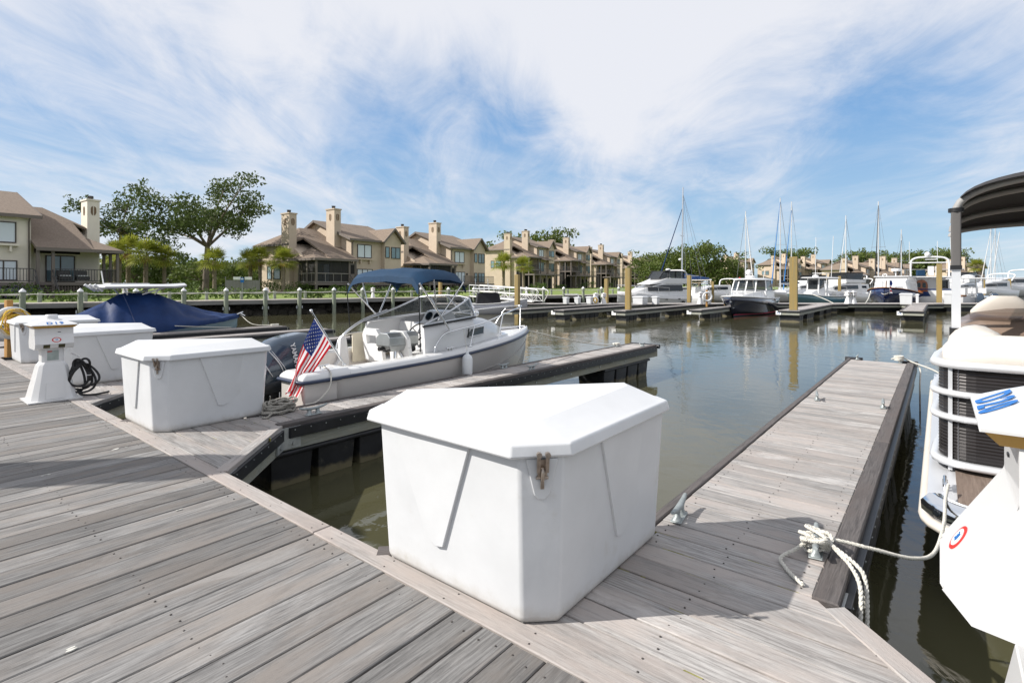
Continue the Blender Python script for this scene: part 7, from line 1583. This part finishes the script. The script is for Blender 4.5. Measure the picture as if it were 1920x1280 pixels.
def cruiser():
    t = boat('navy_cruiser', 'navy hulled express cruiser with white cabin and red waterline stripe', 'motor boat', 1424, 36.2, 233); L_ = 7.2; B = 2.7
    s = smooth_secs(hull_keys(L_, B, 0.95, 1.16)); hull(s, [NAVYH, GEL], 'hull', t); railstrip('toe_rail', t, GEL, s, -0.01, -0.01, 0.07)
    for nm, m_, z in (('boot_stripe', BOOT, 0.10), ('bottom_paint', BOTTOM, 0.03)):
        k = 0.012 if nm == 'boot_stripe' else 0.008; q = []
        for x, kz, cb, cz, b, zz in s:
            if x > L_*0.94: continue
            zc = max(cz, 0.0); bb = lerp(cb, lerp(cb, b, 0.62), min(1, max(0, (z-cz)/max(0.05, lerp(cz, zz, 0.55)-cz)))) if z > cz else cb*max(0.1, (z-kz)/(cz-kz))
            q.append((x, bb+k, z))
        mb = MB()
        for sg in (1, -1): mb.loft([[(x, sg*b, z-(0.03 if nm == 'boot_stripe' else 0.16)), (x, sg*b, z+0.03)] for x, b, z in q], 0, False, False, True); mb.loft([[(x, sg*(b-0.01), z+0.03), (x, sg*(b-0.01), z-(0.03 if nm == 'boot_stripe' else 0.16))] for x, b, z in q], 0, False, False, True)
        mb.build(nm, m_, t)
    house_loft(t, 'trunk_cabin', [(2.9, 1.1, 0.98, 0.95, 1.42), (4.5, 0.9, 1.02, 0.7, 1.40), (5.8, 0.45, 1.08, 0.3, 1.24)], GEL)
    house_loft(t, 'house_base', [(1.0, 1.15, 0.97, 1.1, 1.45), (3.2, 1.12, 0.98, 1.05, 1.45)], GEL)
    mb = MB(); fr = [(3.95, -0.62, 1.42), (3.85, 0.0, 1.44), (3.95, 0.62, 1.42)]
    lo = [(1.4, -1.08, 1.45), (3.0, -1.03, 1.45), (3.75, -0.55, 1.43), (3.9, 0, 1.44), (3.75, 0.55, 1.43), (3.0, 1.03, 1.45), (1.4, 1.08, 1.45)]; up = [(1.5, -0.98, 2.12), (2.75, -0.92, 2.12), (3.2, -0.5, 2.14), (3.3, 0, 2.15), (3.2, 0.5, 2.14), (2.75, 0.92, 2.12), (1.5, 0.98, 2.12)]
    mb.loft([lo, up], 0, False, False, False); mb.build('windscreen', GLASSB, t)
    mb = MB(); [mb.bar(a, b, 0.07, 0.07) for a, b in zip(lo, up)]; mb.tube(lo, 0.03, 6); mb.build('windscreen_frame', GEL, t)
    house_loft(t, 'hardtop', [(0.9, 1.08, 2.12, 0.95, 2.22), (2.6, 1.08, 2.14, 0.95, 2.28), (3.5, 0.62, 2.16, 0.45, 2.24)], GEL, 0.04)
    mb = MB(); mb.box(2.5, 3.4, -0.35, 0.35, 1.44, 1.60); mb.build('dash', BEIGED, t, bevel=0.05)
    mb = MB(); mb.lathe([(0.25, 0), (0.28, 0.08), (0.28, 0.16), (0.2, 0.2)], 16, (1.9, -0.15, 2.26)); mb.build('radar_drum', GEL, t)
    mb = MB(); mb.ball((1.75, -0.28, 2.66), 0.20, 14); mb.lathe([(0.08, 2.4), (0.08, 2.5)], 10, (1.75, -0.28, 0)); mb.build('satellite_dome', GEL, t)
    mb = MB(); mb.tube([(1.3, 0.5, 2.22), (1.2, 0.6, 2.9)], 0.015, 6); mb.build('antenna', GEL, t)
    mb = MB(); mb.ball((2.95, -0.55, 2.27), 0.07, 10); mb.build('search_lamp', mat('red_lamp', (0.35, 0.02, 0.02), 0.3), t)
    rail(t, [(3.2, 1.12, 1.06), (4.2, 1.02, 1.09), (5.2, 0.78, 1.12), (6.2, 0.42, 1.16), (7.1, 0.06, 1.18)], 0.42, r=0.014)
    for x, b in ((6.0, 0.47), (4.9, 0.83), (4.2, 1.02)):
        mb = MB(); mb.tube([(x+0.11*math.cos(a), -b-0.03, 0.95+0.035*math.sin(a)) for a in [2*math.pi*i/14 for i in range(14)]], 0.014, 6, closed=True); mb.build('hull_port', STEEL, t)
    mb = MB(); mb.box(6.9, 7.28, -0.05, 0.05, 0.84, 0.92); mb.tube(curve([(7.0, 0, 0.90), (7.08, 0, 0.60), (6.98, -0.14, 0.52), (6.98, 0.14, 0.52)], 4), 0.025, 6); mb.build('anchor', STEEL, t)
cruiser()
def catamaran():
    t = boat('sailing_catamaran', 'white sailing catamaran with navy boom cover and the tallest mast', 'sailboat', 1330, 50, 145); L_ = 5.5
    for y in (-1.2, 1.2): 
        s = smooth_secs(hull_keys(L_, 0.9, 0.95, 1.15)); o = hull(s, [GEL, GEL], 'hull', t); o.location = (0, y, 0)
    house_loft(t, 'bridge_deck', [(0.6, 1.2, 0.7, 1.2, 1.05), (4.3, 1.1, 0.7, 1.0, 1.05)], GEL); house_loft(t, 'saloon', [(1.0, 1.15, 1.05, 1.0, 1.62), (3.2, 1.05, 1.05, 0.85, 1.60), (4.1, 0.8, 1.05, 0.5, 1.15)], GEL)
    house_loft(t, 'saloon_window', [(1.5, 1.12, 1.22, 1.05, 1.48), (3.2, 1.03, 1.22, 0.93, 1.48)], GLASSD, 0)
    mb = MB(); mb.box(0.1, 1.8, -0.95, 0.95, 2.0, 2.05); mb.build('cockpit_top', TANC, t)
    for y in (-0.9, 0.9): 
        for x in (0.2, 0.9, 1.7): mb = MB(); mb.tube([(x, y, 1.2), (x, y, 2.0)], 0.02, 6); mb.build('cockpit_post', STEEL, t)
    mx = 2.6; ht = 11.3
    mb = MB(); mb.tube([(mx, 0, 1.0), (mx-0.12, 0, ht)], [0.085, 0.06], 8); mb.build('mast', ALU, t)
    mb = MB(); mb.prism([(mx-0.1, 2.35), (mx-0.1, 2.95), (mx-1.0, 2.80), (mx-2.6, 2.48), (mx-2.6, 2.35)][::-1], -0.10, 0.10, 0, lambda a, b, c: (a, c, b)); mb.build('boom_cover', CANVD, t, bevel=0.03, fix=True)
    mb = MB(); mb.tube([(mx, 0, 2.3), (mx-2.8, 0, 2.3)], 0.07, 8); mb.build('boom', GEL, t)
    mb = MB(); mb.tube([(mx-0.1, 0, ht*0.83), (L_-0.2, 0, 1.15)], [0.03, 0.075], 8); mb.build('furled_jib', CANVD, t)
    mb = MB()
    for y in (-1.2, 1.2): mb.tube([(mx-0.1, 0, ht*0.95), (mx-0.8, y, 1.0)], 0.012, 4); mb.tube([(mx-0.1, 0, ht*0.95), (0.2, y*0.9, 1.05)], 0.012, 4)
    mb.tube([(mx, -0.6, 6.6), (mx, 0.6, 6.6)], 0.02, 5); mb.build('rigging', mat('rigging_wire', (0.25, 0.26, 0.28), 0.4, 0.6), t)
    mb = MB(); mb.ball((mx+0.15, 0, 4.3), 0.18, 10, 0, 0.7); mb.build('radar', GEL, t)
catamaran()
def teal():
    t = boat('teal_boat', 'teal hulled centre console boat with white hardtop', 'motor boat', 1560, 42.0, 212); L_ = 6.0
    s = smooth_secs(hull_keys(L_, 2.3, 0.92, 1.2)); hull(s, [TEALH, GEL], 'hull', t); railstrip('gunwale', t, GEL, s, 0.0, -0.02, 0.06)
    house_loft(t, 'console', [(1.9, 0.5, 0.95, 0.45, 1.75), (2.9, 0.5, 0.95, 0.35, 1.45), (3.5, 0.4, 1.0, 0.3, 1.25)], GEL)
    house_loft(t, 'console_screen', [(2.0, 0.46, 1.7, 0.42, 2.28), (2.75, 0.46, 1.5, 0.36, 2.2)], GLASSB, 0)
    house_loft(t, 'hardtop', [(0.7, 0.95, 2.34, 0.85, 2.42), (2.6, 0.95, 2.34, 0.85, 2.44), (3.4, 0.6, 2.36, 0.5, 2.42)], GEL)
    for x, y in ((1.7, 0.5), (1.7, -0.5), (2.8, 0.42), (2.8, -0.42)): mb = MB(); mb.tube([(x, y, 0.98), (x-0.1, y, 2.36)], 0.06, 6); mb.build('hardtop_leg', GEL, t)
    mb = MB(); mb.box(1.3, 2.0, -0.45, 0.45, 2.72, 2.76); mb.build('upper_shade', GEL, t)
    for y in (-0.4, 0.4): mb = MB(); mb.tube([(1.6, y, 2.42), (1.6, y, 2.72)], 0.03, 6); mb.build('shade_post', GEL, t)
    mb = MB(); mb.lathe([(0.2, 2.43), (0.22, 2.55), (0.12, 2.6)], 14, (2.4, 0, 0)); mb.build('radar_drum', GEL, t)
    for y in (-0.6, 0.6): mb = MB(); mb.tube([(1.3, y, 2.4), (1.1, y*1.1, 5.6)], 0.02, 6); mb.build('antenna', GEL, t)
    for y in (-0.4, 0.4): mb = MB(); mb.loft([[(-0.1, y-0.15, 0.8), (-0.5, y-0.15, 0.8), (-0.5, y+0.15, 0.8), (-0.1, y+0.15, 0.8)], [(-0.08, y-0.17, 1.15), (-0.6, y-0.17, 1.15), (-0.6, y+0.17, 1.15), (-0.08, y+0.17, 1.15)], [(-0.2, y-0.1, 1.35), (-0.5, y-0.1, 1.35), (-0.5, y+0.1, 1.35), (-0.2, y+0.1, 1.35)]], 0, True, True, False); mb.build('outboard', GEL, t, bevel=0.04)
    mb = MB(); mb.lathe([(0.06, -0.01), (0.05, 0.02)], 10); o = mb.build('bow_eye', BLACK, t); o.matrix_local = frame((5.55, 0.33, 0.75), (-0.6, 1, 0), (0, 0, 1))
teal()
def yacht2(u, Y, head, label, sc=1.0, fly=True):
    t = boat('white_yacht', label, 'yacht', u, Y, head); t.scale = (sc, sc, sc); L_ = 7.5; B = 2.7
    s = smooth_secs(hull_keys(L_, B, 1.0, 1.5)); hull(s, [GEL, GEL], 'hull', t)
    house_loft(t, 'cabin', [(1.2, 1.15, 1.0, 1.0, 2.0), (3.8, 1.1, 1.05, 0.9, 1.95), (5.6, 0.6, 1.2, 0.35, 1.45)], GEL)
    house_loft(t, 'window_band', [(1.8, 1.10, 1.45, 1.06, 1.80), (3.8, 1.07, 1.45, 0.97, 1.78), (4.8, 0.86, 1.40, 0.72, 1.62)], GLASSD, 0)
    if fly:
        house_loft(t, 'flybridge', [(0.6, 1.05, 2.0, 1.1, 2.3), (3.4, 1.0, 2.0, 0.95, 2.35)], GEL); house_loft(t, 'canvas_enclosure', [(0.9, 1.0, 2.3, 0.95, 2.95), (3.1, 0.95, 2.35, 0.85, 2.95)], GLASSB, 0)
        mb = MB(); mb.box(0.8, 3.2, -1.0, 1.0, 2.95, 3.0); mb.build('canvas_top', BLKC, t)
    mb = MB(); mb.tube(curve([(1.0, -1.05, 2.0), (0.6, -1.05, 2.7), (0.6, 1.05, 2.7), (1.0, 1.05, 2.0)], 5), 0.07, 6); mb.build('radar_arch', GEL, t)
    rail(t, [(3.6, 1.15, 1.2), (5.0, 0.9, 1.32), (6.4, 0.5, 1.42), (7.4, 0.1, 1.5)], 0.45)
    for x in (2.2, 3.4, 4.6): mb = MB(); mb.ball((x, 1.28-0.03*x, 0.78), 0.09, 8); mb.build('porthole', GLASSD, t)
yacht2(1610, 51.5, 205, 'white flybridge yacht with dark enclosure behind the teal boat')
def trawler():
    t = boat('blue_trawler', 'deep blue hulled trawler with varnished rail and white cabin, bow on', 'motor boat', 1688, 44.5, 226); L_ = 7.2
    s = smooth_secs(hull_keys(L_, 3.3, 1.15, 1.62)); hull(s, [BLUEH, GEL], 'hull', t); railstrip('cap_rail', t, TEAK, s, 0.0, -0.02, 0.06, w=0.04)
    house_loft(t, 'cabin', [(1.2, 1.35, 1.2, 1.2, 2.42), (4.0, 1.25, 1.3, 1.05, 2.45), (4.6, 1.1, 1.35, 0.95, 2.1)], GEL); house_loft(t, 'cabin_roof', [(1.0, 1.32, 2.42, 1.25, 2.50), (4.3, 1.18, 2.45, 1.1, 2.53)], GEL)
    house_loft(t, 'forward_trunk', [(4.5, 0.9, 1.35, 0.8, 1.75), (5.6, 0.5, 1.45, 0.4, 1.7)], GEL)
    rail(t, [(3.4, 1.5, 1.4), (4.8, 1.15, 1.5), (6.2, 0.6, 1.6), (7.1, 0.12, 1.66)], 0.55, r=0.016)
    mb = MB(); mb.tube([(6.4, 0.0, 1.6), (6.4, 0.02, 2.15)], 0.045, 6); mb.build('samson_post', TEAK, t)
    mb = MB(); mb.tube(curve([(6.75, -0.35, 1.30), (7.1, -0.12, 1.18), (7.2, 0, 1.14), (7.1, 0.14, 1.18), (6.75, 0.35, 1.30)], 4), 0.02, 6); mb.build('bow_line_loop', ROPE, t)
    mb = MB(); mb.tube([(2.2, 0, 2.5), (2.1, 0, 2.95)], 0.04, 6); mb.lathe([(0.3, 2.95), (0.34, 3.05), (0.30, 3.16)], 16, (2.1, 0, 0)); mb.build('radar', GEL, t)
    mb = MB(); mb.tube([(2.4, -0.7, 2.52+0.12*1)]+[(2.4, -0.7+0.14*math.sin(a), 2.62+0.12*math.cos(a)) for a in [2*math.pi*i/12 for i in range(12)]], 0.035, 6); mb.build('horn', GEL, t)
trawler()
def bow_flag(t_loc, label):
    t = thing('bow_flag', label, 'flag', t_loc, 0); mb = MB(); mb.tube([(0, 0, 0), (0, 0, 1.0)], 0.012, 6); mb.build('staff', STEEL, t)
    r = []
    for i in range(9): z = 0.98-0.115*i; r.append([(0.0, 0.0, z), (0.10+0.02*math.sin(i), 0.03*math.sin(i*1.3), z-0.02), (0.16+0.03*math.sin(i*0.9), -0.04*math.sin(i), z-0.03)])
    mb = MB()
    for i, (a, b) in enumerate(zip(r[:-1], r[1:])): mb.loft([a, b], 2 if i < 3 else (i % 2), False, False, True)
    mb.build('cloth', [MATS['flag_red'], MATS['flag_white'], MATS['flag_blue']], t)
p = px(1668, 551, 38.3); bow_flag((p.x, p.y, p.z), 'limp red white and blue flag at the bow of the blue trawler')
def double_deck():
    t = boat('double_deck_trawler', 'white double deck trawler seen from astern with arched orange wooden door', 'motor boat', 1748, 42.5, 62); L_ = 7.5
    s = smooth_secs(hull_keys(L_, 3.4, 1.0, 1.6)); hull(s, [GEL, GEL], 'hull', t)
    mb = MB(); mb.box(-0.06, 0.02, -1.55, 1.55, 0.30, 1.15); mb.build('transom', GEL, t)
    text_mesh('Adagio', 0.22, mat('name_black', (0.03, 0.03, 0.035), 0.5), 'stern_name', t, frame((-0.065, 0.55, 0.98), (0, -1, 0), (0, 0, 1)), 0.002, shear=0.3) if 0 else None
    house_loft(t, 'saloon', [(1.5, 1.45, 1.15, 1.4, 2.45), (5.4, 1.4, 1.2, 1.3, 2.45)], GEL)
    mb = MB(); mb.box(-0.1, 5.6, -1.65, 1.65, 2.45, 2.53); mb.build('boat_deck', GEL, t)
    for y in (-1.5, 1.5): mb = MB(); mb.tube([(0.0, y, 1.1), (0.0, y, 2.45)], 0.06, 6); mb.build('deck_post', GEL, t)
    mb = MB(); P = [(-0.42, 1.2), (0.42, 1.2), (0.42, 1.85)]+[(0.42*math.cos(a), 1.85+0.42*math.sin(a)) for a in [R(30*i) for i in range(1, 6)]]+[(-0.42, 1.85)]; mb.prism(P, 0, 0.05, 0, lambda a, b, c: (1.49-c, a+0.45, b)); d = mb.build('door', mat('varnished_door', (0.36, 0.10, 0.02), 0.3, coat=0.6), t, fix=True)
    for y in (0.27, 0.63): mb = MB(); mb.box(1.42, 1.435, y-0.11, y+0.11, 1.6, 2.0); mb.build('door_pane', GLASSD, d)
    for y0, y1 in ((1.0, 1.35), (-1.3, -0.55)): mb = MB(); mb.box(1.46, 1.49, y0, y1, 1.55, 2.2); mb.build('window', GLASSD, t)
    mb = MB(); mb.box(-0.05, 0.0, -1.2, 1.3, 1.42, 1.52); mb.build('rail_cover', CANVD, t)
    mb = MB(); mb.loft([[(-0.08, 0.1, 0.92), (-0.08, 0.75, 0.92), (0.0, 0.75, 0.92), (0.0, 0.1, 0.92)], [(-0.05, 0.28, 1.3), (-0.05, 0.58, 1.3), (0.0, 0.58, 1.3), (0.0, 0.28, 1.3)]], 0, True, True, False); mb.build('canvas_bag', CANVD, t)
    mb = MB(); mb.box(-0.04, 0.0, -1.2, 0.25, 1.15, 1.4); mb.build('bulwark_gate', GEL, t)
    rail(t, [(-0.05, 1.6, 2.53), (1.5, 1.6, 2.53), (3.0, 1.6, 2.53)], 0.55, r=0.018)
    mb = MB(); mb.tube([(-0.05, -1.6, 3.08), (-0.05, 1.6, 3.08)], 0.018, 6); mb.build('aft_rail', STEEL, t)
    for y in (-0.55, -0.05): mb = MB(); mb.box(0.7, 0.85, y-0.2, y+0.2, 2.6, 3.35); mb.build('deck_chair', GEL, t, bevel=0.03)
    mb = MB(); mb.box(0.5, 1.0, 0.35, 0.9, 2.55, 3.05); mb.build('blue_cover', CANV, t, bevel=0.06)
    mb = MB(); mb.tube(curve([(0.9, 1.25, 2.53), (0.9, 1.25, 3.6), (0.9, 1.1, 3.95), (0.9, 0.6, 4.10), (0.9, -0.6, 4.10), (0.9, -1.1, 3.95), (0.9, -1.25, 3.6), (0.9, -1.25, 2.53)], 5), 0.07, 8); mb.build('radar_arch', GEL, t)
    mb = MB(); mb.box(0.85, 0.95, -1.6, 1.4, 3.62, 3.70); mb.build('arch_crossbeam', GEL, t)
    mb = MB(); mb.ball((0.9, 0.15, 4.32), 0.2, 14, 0, 1.1); mb.build('satellite_dome', GEL, t)
    mb = MB(); mb.box(0.87, 0.93, -0.45, 0.3, 3.88, 3.94); mb.build('radar_scanner', GEL, t)
    for y in (1.35, -0.5): mb = MB(); mb.tube([(0.9, y, 3.7), (0.9, y, 5.4)], 0.018, 5); mb.build('antenna', GEL, t)
    mb = MB(); mb.tube([(-0.3, -1.2, 2.9), (-0.5, -1.9, 3.1)], 0.03, 6); mb.build('davit', STEEL, t)
double_deck()
def twin_outboards():
    t = boat('twin_engine_boat', 'white sport boat with two dark outboards seen from astern at the right', 'motor boat', 1832, 37.8, 62); L_ = 6.5
    s = smooth_secs(hull_keys(L_, 2.9, 0.95, 1.2)); hull(s, [GEL, GEL], 'hull', t)
    mb = MB(); mb.box(-0.05, 0.02, 0.35, 1.3, 0.25, 1.1); mb.build('transom_door', GEL, t)
    mb = MB(); mb.box(-0.08, 0.0, 0.6, 1.2, 1.0, 1.12); mb.build('teak_trim', TEAK, t)
    for y in (-0.05, -0.85):
        mb = MB(); mb.loft([[(x*0.8-0.35+0.35*(z-0.5)*0.3, y+0.27*w_*q, z) for x, q in ((-0.4*w_, -0.7), (0.4*w_, -0.7), (0.4*w_, 0.7), (-0.4*w_, 0.7))] for z, w_ in ((0.60, 0.8), (0.75, 1.0), (1.0, 1.05), (1.2, 0.9), (1.28, 0.6))], 0, True, True, True); mb.build('outboard', COWL, t, bevel=0.05)
        mb = MB(); mb.box(-0.45, -0.2, y-0.08, y+0.08, -0.2, 0.6); mb.build('outboard_leg', ENG, t)
    house_loft(t, 'console', [(2.0, 0.6, 1.0, 0.5, 1.7), (3.2, 0.6, 1.0, 0.4, 1.5)], GEL)
    house_loft(t, 'hardtop', [(0.9, 1.3, 2.28, 1.2, 2.36), (3.6, 1.1, 2.28, 1.0, 2.36)], GEL)
    for x, y in ((1.6, 0.7), (1.6, -0.7), (2.9, 0.6), (2.9, -0.6)): mb = MB(); mb.tube([(x, y, 1.0), (x, y, 2.3)], 0.04, 6); mb.build('hardtop_leg', GEL, t)
    for y in (-0.6, 0.0, 0.6): mb = MB(); mb.box(1.2, 1.35, y-0.22, y+0.22, 1.2, 1.6); mb.build('seat_back', GEL, t, bevel=0.03)
    mb = MB(); mb.ball((2.2, 0, 2.45), 0.4, 14, 0, 0.4); mb.build('life_raft', GEL, t)
    for y in (1.15, -1.15): mb = MB(); mb.tube([(1.2, y, 2.3), (0.6, y*1.2, 5.6)], 0.025, 6); mb.build('outrigger', GEL, t)
    mb = MB(); mb.lathe([(0.035, 0.0), (0.03, 0.7)], 8, (0.0, 0.28, 1.0)); mb.build('rod_holder', GEL, t)
twin_outboards()
def small_cc():
    t = boat('covered_console_boat', 'small white boat with black covered console below the gangway', 'motor boat', 884, 33.6, 8); L_ = 3.6
    s = smooth_secs(hull_keys(L_, 1.4, 0.62, 0.92)); hull(s, [mat('hull_lavender_grey', (0.50, 0.50, 0.55), 0.3), GEL], 'hull', t); railstrip('gunwale', t, GEL, s, 0.0, -0.02, 0.05)
    mb = MB(); mb.loft([[(x*0.95+0.85, y*0.55, z) for x, y in ((-0.6*w_, -1*w_), (1.05*w_, -1*w_), (1.05*w_, 1*w_), (-0.6*w_, 1*w_))] for z, w_ in ((0.66, 1.0), (1.0, 0.93), (1.32, 0.86), (1.36, 0.7))], 0, True, True, False); mb.build('console_cover', BLKC, t, bevel=0.04)
    house_loft(t, 'hardtop', [(0.2, 0.62, 1.58, 0.55, 1.64), (2.0, 0.6, 1.58, 0.5, 1.64)], GEL)
    for x, y in ((0.45, 0.4), (0.45, -0.4), (1.6, 0.4), (1.6, -0.4)): mb = MB(); mb.tube([(x, y, 1.2), (x, y, 1.6)], 0.025, 6); mb.build('hardtop_leg', GEL, t)
    mb = MB(); mb.loft([[(-0.05, -0.15, 0.5), (-0.42, -0.15, 0.5), (-0.42, 0.15, 0.5), (-0.05, 0.15, 0.5)], [(-0.02, -0.17, 0.8), (-0.48, -0.17, 0.8), (-0.48, 0.17, 0.8), (-0.02, 0.17, 0.8)], [(-0.1, -0.1, 1.0), (-0.4, -0.1, 1.0), (-0.4, 0.1, 1.0), (-0.1, 0.1, 1.0)]], 0, True, True, False); mb.build('outboard', COWL, t, bevel=0.04)
    for x in (0.3, 1.1): mb = MB(); mb.tube([(x, 0.3, 1.64), (x-0.05, 0.3, 2.25)], 0.02, 5); mb.build('rod', ALU, t)
small_cc()
NAVJ = mat('jib_black', (0.012, 0.012, 0.016), 0.7); BLUJ = mat('jib_blue', (0.02, 0.16, 0.42), 0.7); WHJ = mat('jib_white', (0.62, 0.60, 0.57), 0.7); WIRE = MATS['rigging_wire']
def sailboat(u, top, Y, label, jib, hm=None, head=205, L_=7.5, cover=None, jt=0.97):
    t = boat('sailboat', label, 'sailboat', u, Y, head); hz = DECK+1.3-(top-533)*Y/993; k = 0
    t.location = Vector(t.location)-Vector((math.cos(R(head)), math.sin(R(head)), 0))*(L_*0.58)
    s = smooth_secs(hull_keys(L_, 2.3, 0.9, 1.15)); hull(s, [hm or GEL, GEL], 'hull', t); house_loft(t, 'coachroof', [(1.8, 0.85, 0.9, 0.75, 1.35), (4.6, 0.7, 0.95, 0.55, 1.25)], GEL)
    mx = L_*0.58; mb = MB(); mb.tube([(mx, 0, 0.9), (mx, 0, hz)], [0.07, 0.05], 8); mb.build('mast', mat('mast_white', (0.62, 0.63, 0.64), 0.4, 0.3), t)
    mb = MB(); mb.tube([(mx, 0, hz*jt), (L_-0.15, 0, 1.2)], [0.02, 0.062], 8); mb.build('furled_jib', jib, t)
    mb = MB(); mb.tube([(mx, 0, 2.0), (1.2, 0, 2.0)], 0.06, 6); mb.build('boom', ALU, t)
    mb = MB(); mb.tube([(mx-0.1, 0, 2.16), (mx-1.2, 0, 2.14), (1.4, 0, 2.08)], [0.16, 0.13, 0.07], 8); mb.build('sail_cover', cover or CANV, t)
    mb = MB()
    for y in (-1.0, 1.0): mb.tube([(mx, 0, hz*0.97), (mx, y*0.55, hz*0.55), (mx-0.3, y, 1.0)], 0.010, 4)
    mb.tube([(mx, 0, hz), (0.1, 0, 1.0)], 0.010, 4); mb.tube([(mx, -0.6, hz*0.55), (mx, 0.6, hz*0.55)], 0.018, 5); mb.build('rigging', WIRE, t)
    rail(t, [(0.2, 0.9, 0.95), (2.5, 1.1, 0.95), (5.0, 0.85, 1.0), (7.0, 0.25, 1.15)], 0.5, r=0.012)
sailboat(1398, 396, 58, 'sailboat with bare white mast above the navy cruiser radar', WHJ, head=262)
sailboat(1463, 371, 56, 'left of the two sailboats with bright blue furled jibs', BLUJ, head=227)
sailboat(1484, 378, 60, 'right of the two sailboats with bright blue furled jibs', BLUJ, jt=0.92, head=227)
sailboat(1586, 404, 62, 'sailboat whose plain mast rises right of the pale piling', WHJ, jt=0.9, head=223)
sailboat(1647, 378, 54, 'sailboat with black furled jib behind the blue bowed trawler', NAVJ, head=230)
sailboat(1690, 430, 66, 'sailboat with short mast between the two trawlers', NAVJ, jt=0.85, head=226)
sailboat(1858, 418, 74, 'sailboat mast left of a pair under the sun canopy', WHJ, jt=0.9)
sailboat(1866, 425, 80, 'sailboat mast right of a pair under the sun canopy', WHJ, jt=0.9)
yacht2(1372, 60, 205, 'white yacht with tan cockpit canvas left of the navy cruiser', 0.9, False)
yacht2(1546, 66, 200, 'white yacht partly hidden by the thick yellow brown piling', 1.0, True)
yacht2(1625, 70, 205, 'small white yacht seen between the pale piling and the blue trawler', 0.95, False)
yacht2(1815, 58, 215, 'white yacht with blue canvas beside the pontoon boat canopy post', 1.05, True)
yacht2(1885, 66, 200, 'white yacht lying beyond the twin outboard boat', 1.15, False)
yacht2(1925, 84, 195, 'farthest white yacht at the right edge', 1.5, False)
yacht2(1722, 78, 205, 'white yacht hull glimpsed left of the double deck trawler', 0.9, False)
line('white mooring line from the teal boat bow to the far walkway', [px(1524, 552, 38), px(1545, 560, 37), px(1563, 568.5, 35.4)], 0.022, ROPE)
line('pale bow line from the blue trawler down to the far walkway', [px(1633, 545, 39.5), px(1628, 560, 37.5), px(1622, 569, 35.3)], 0.028, ROPE)

# ------------------------------------------------------------------ guide piling on the far side of the main dock, just outside the frame; its shadow falls across the foreground
q_ = pq(-1.37, 6.8); t = thing('piling', 'guide piling at the outer edge of the main dock left of the frame', 'piling', (q_.x, q_.y, -1), TH)
mb = MB(); mb.lathe([(0.28, 0), (0.27, DECK+1+3.05), (0.20, DECK+1+3.25)], 16); mb.build('timber', W_PILE, t)
mb = MB(); mb.box(-0.33, 0.36, -0.33, 0.33, DECK+1-0.16, DECK+1-0.02); mb.build('collar', GALV, t)
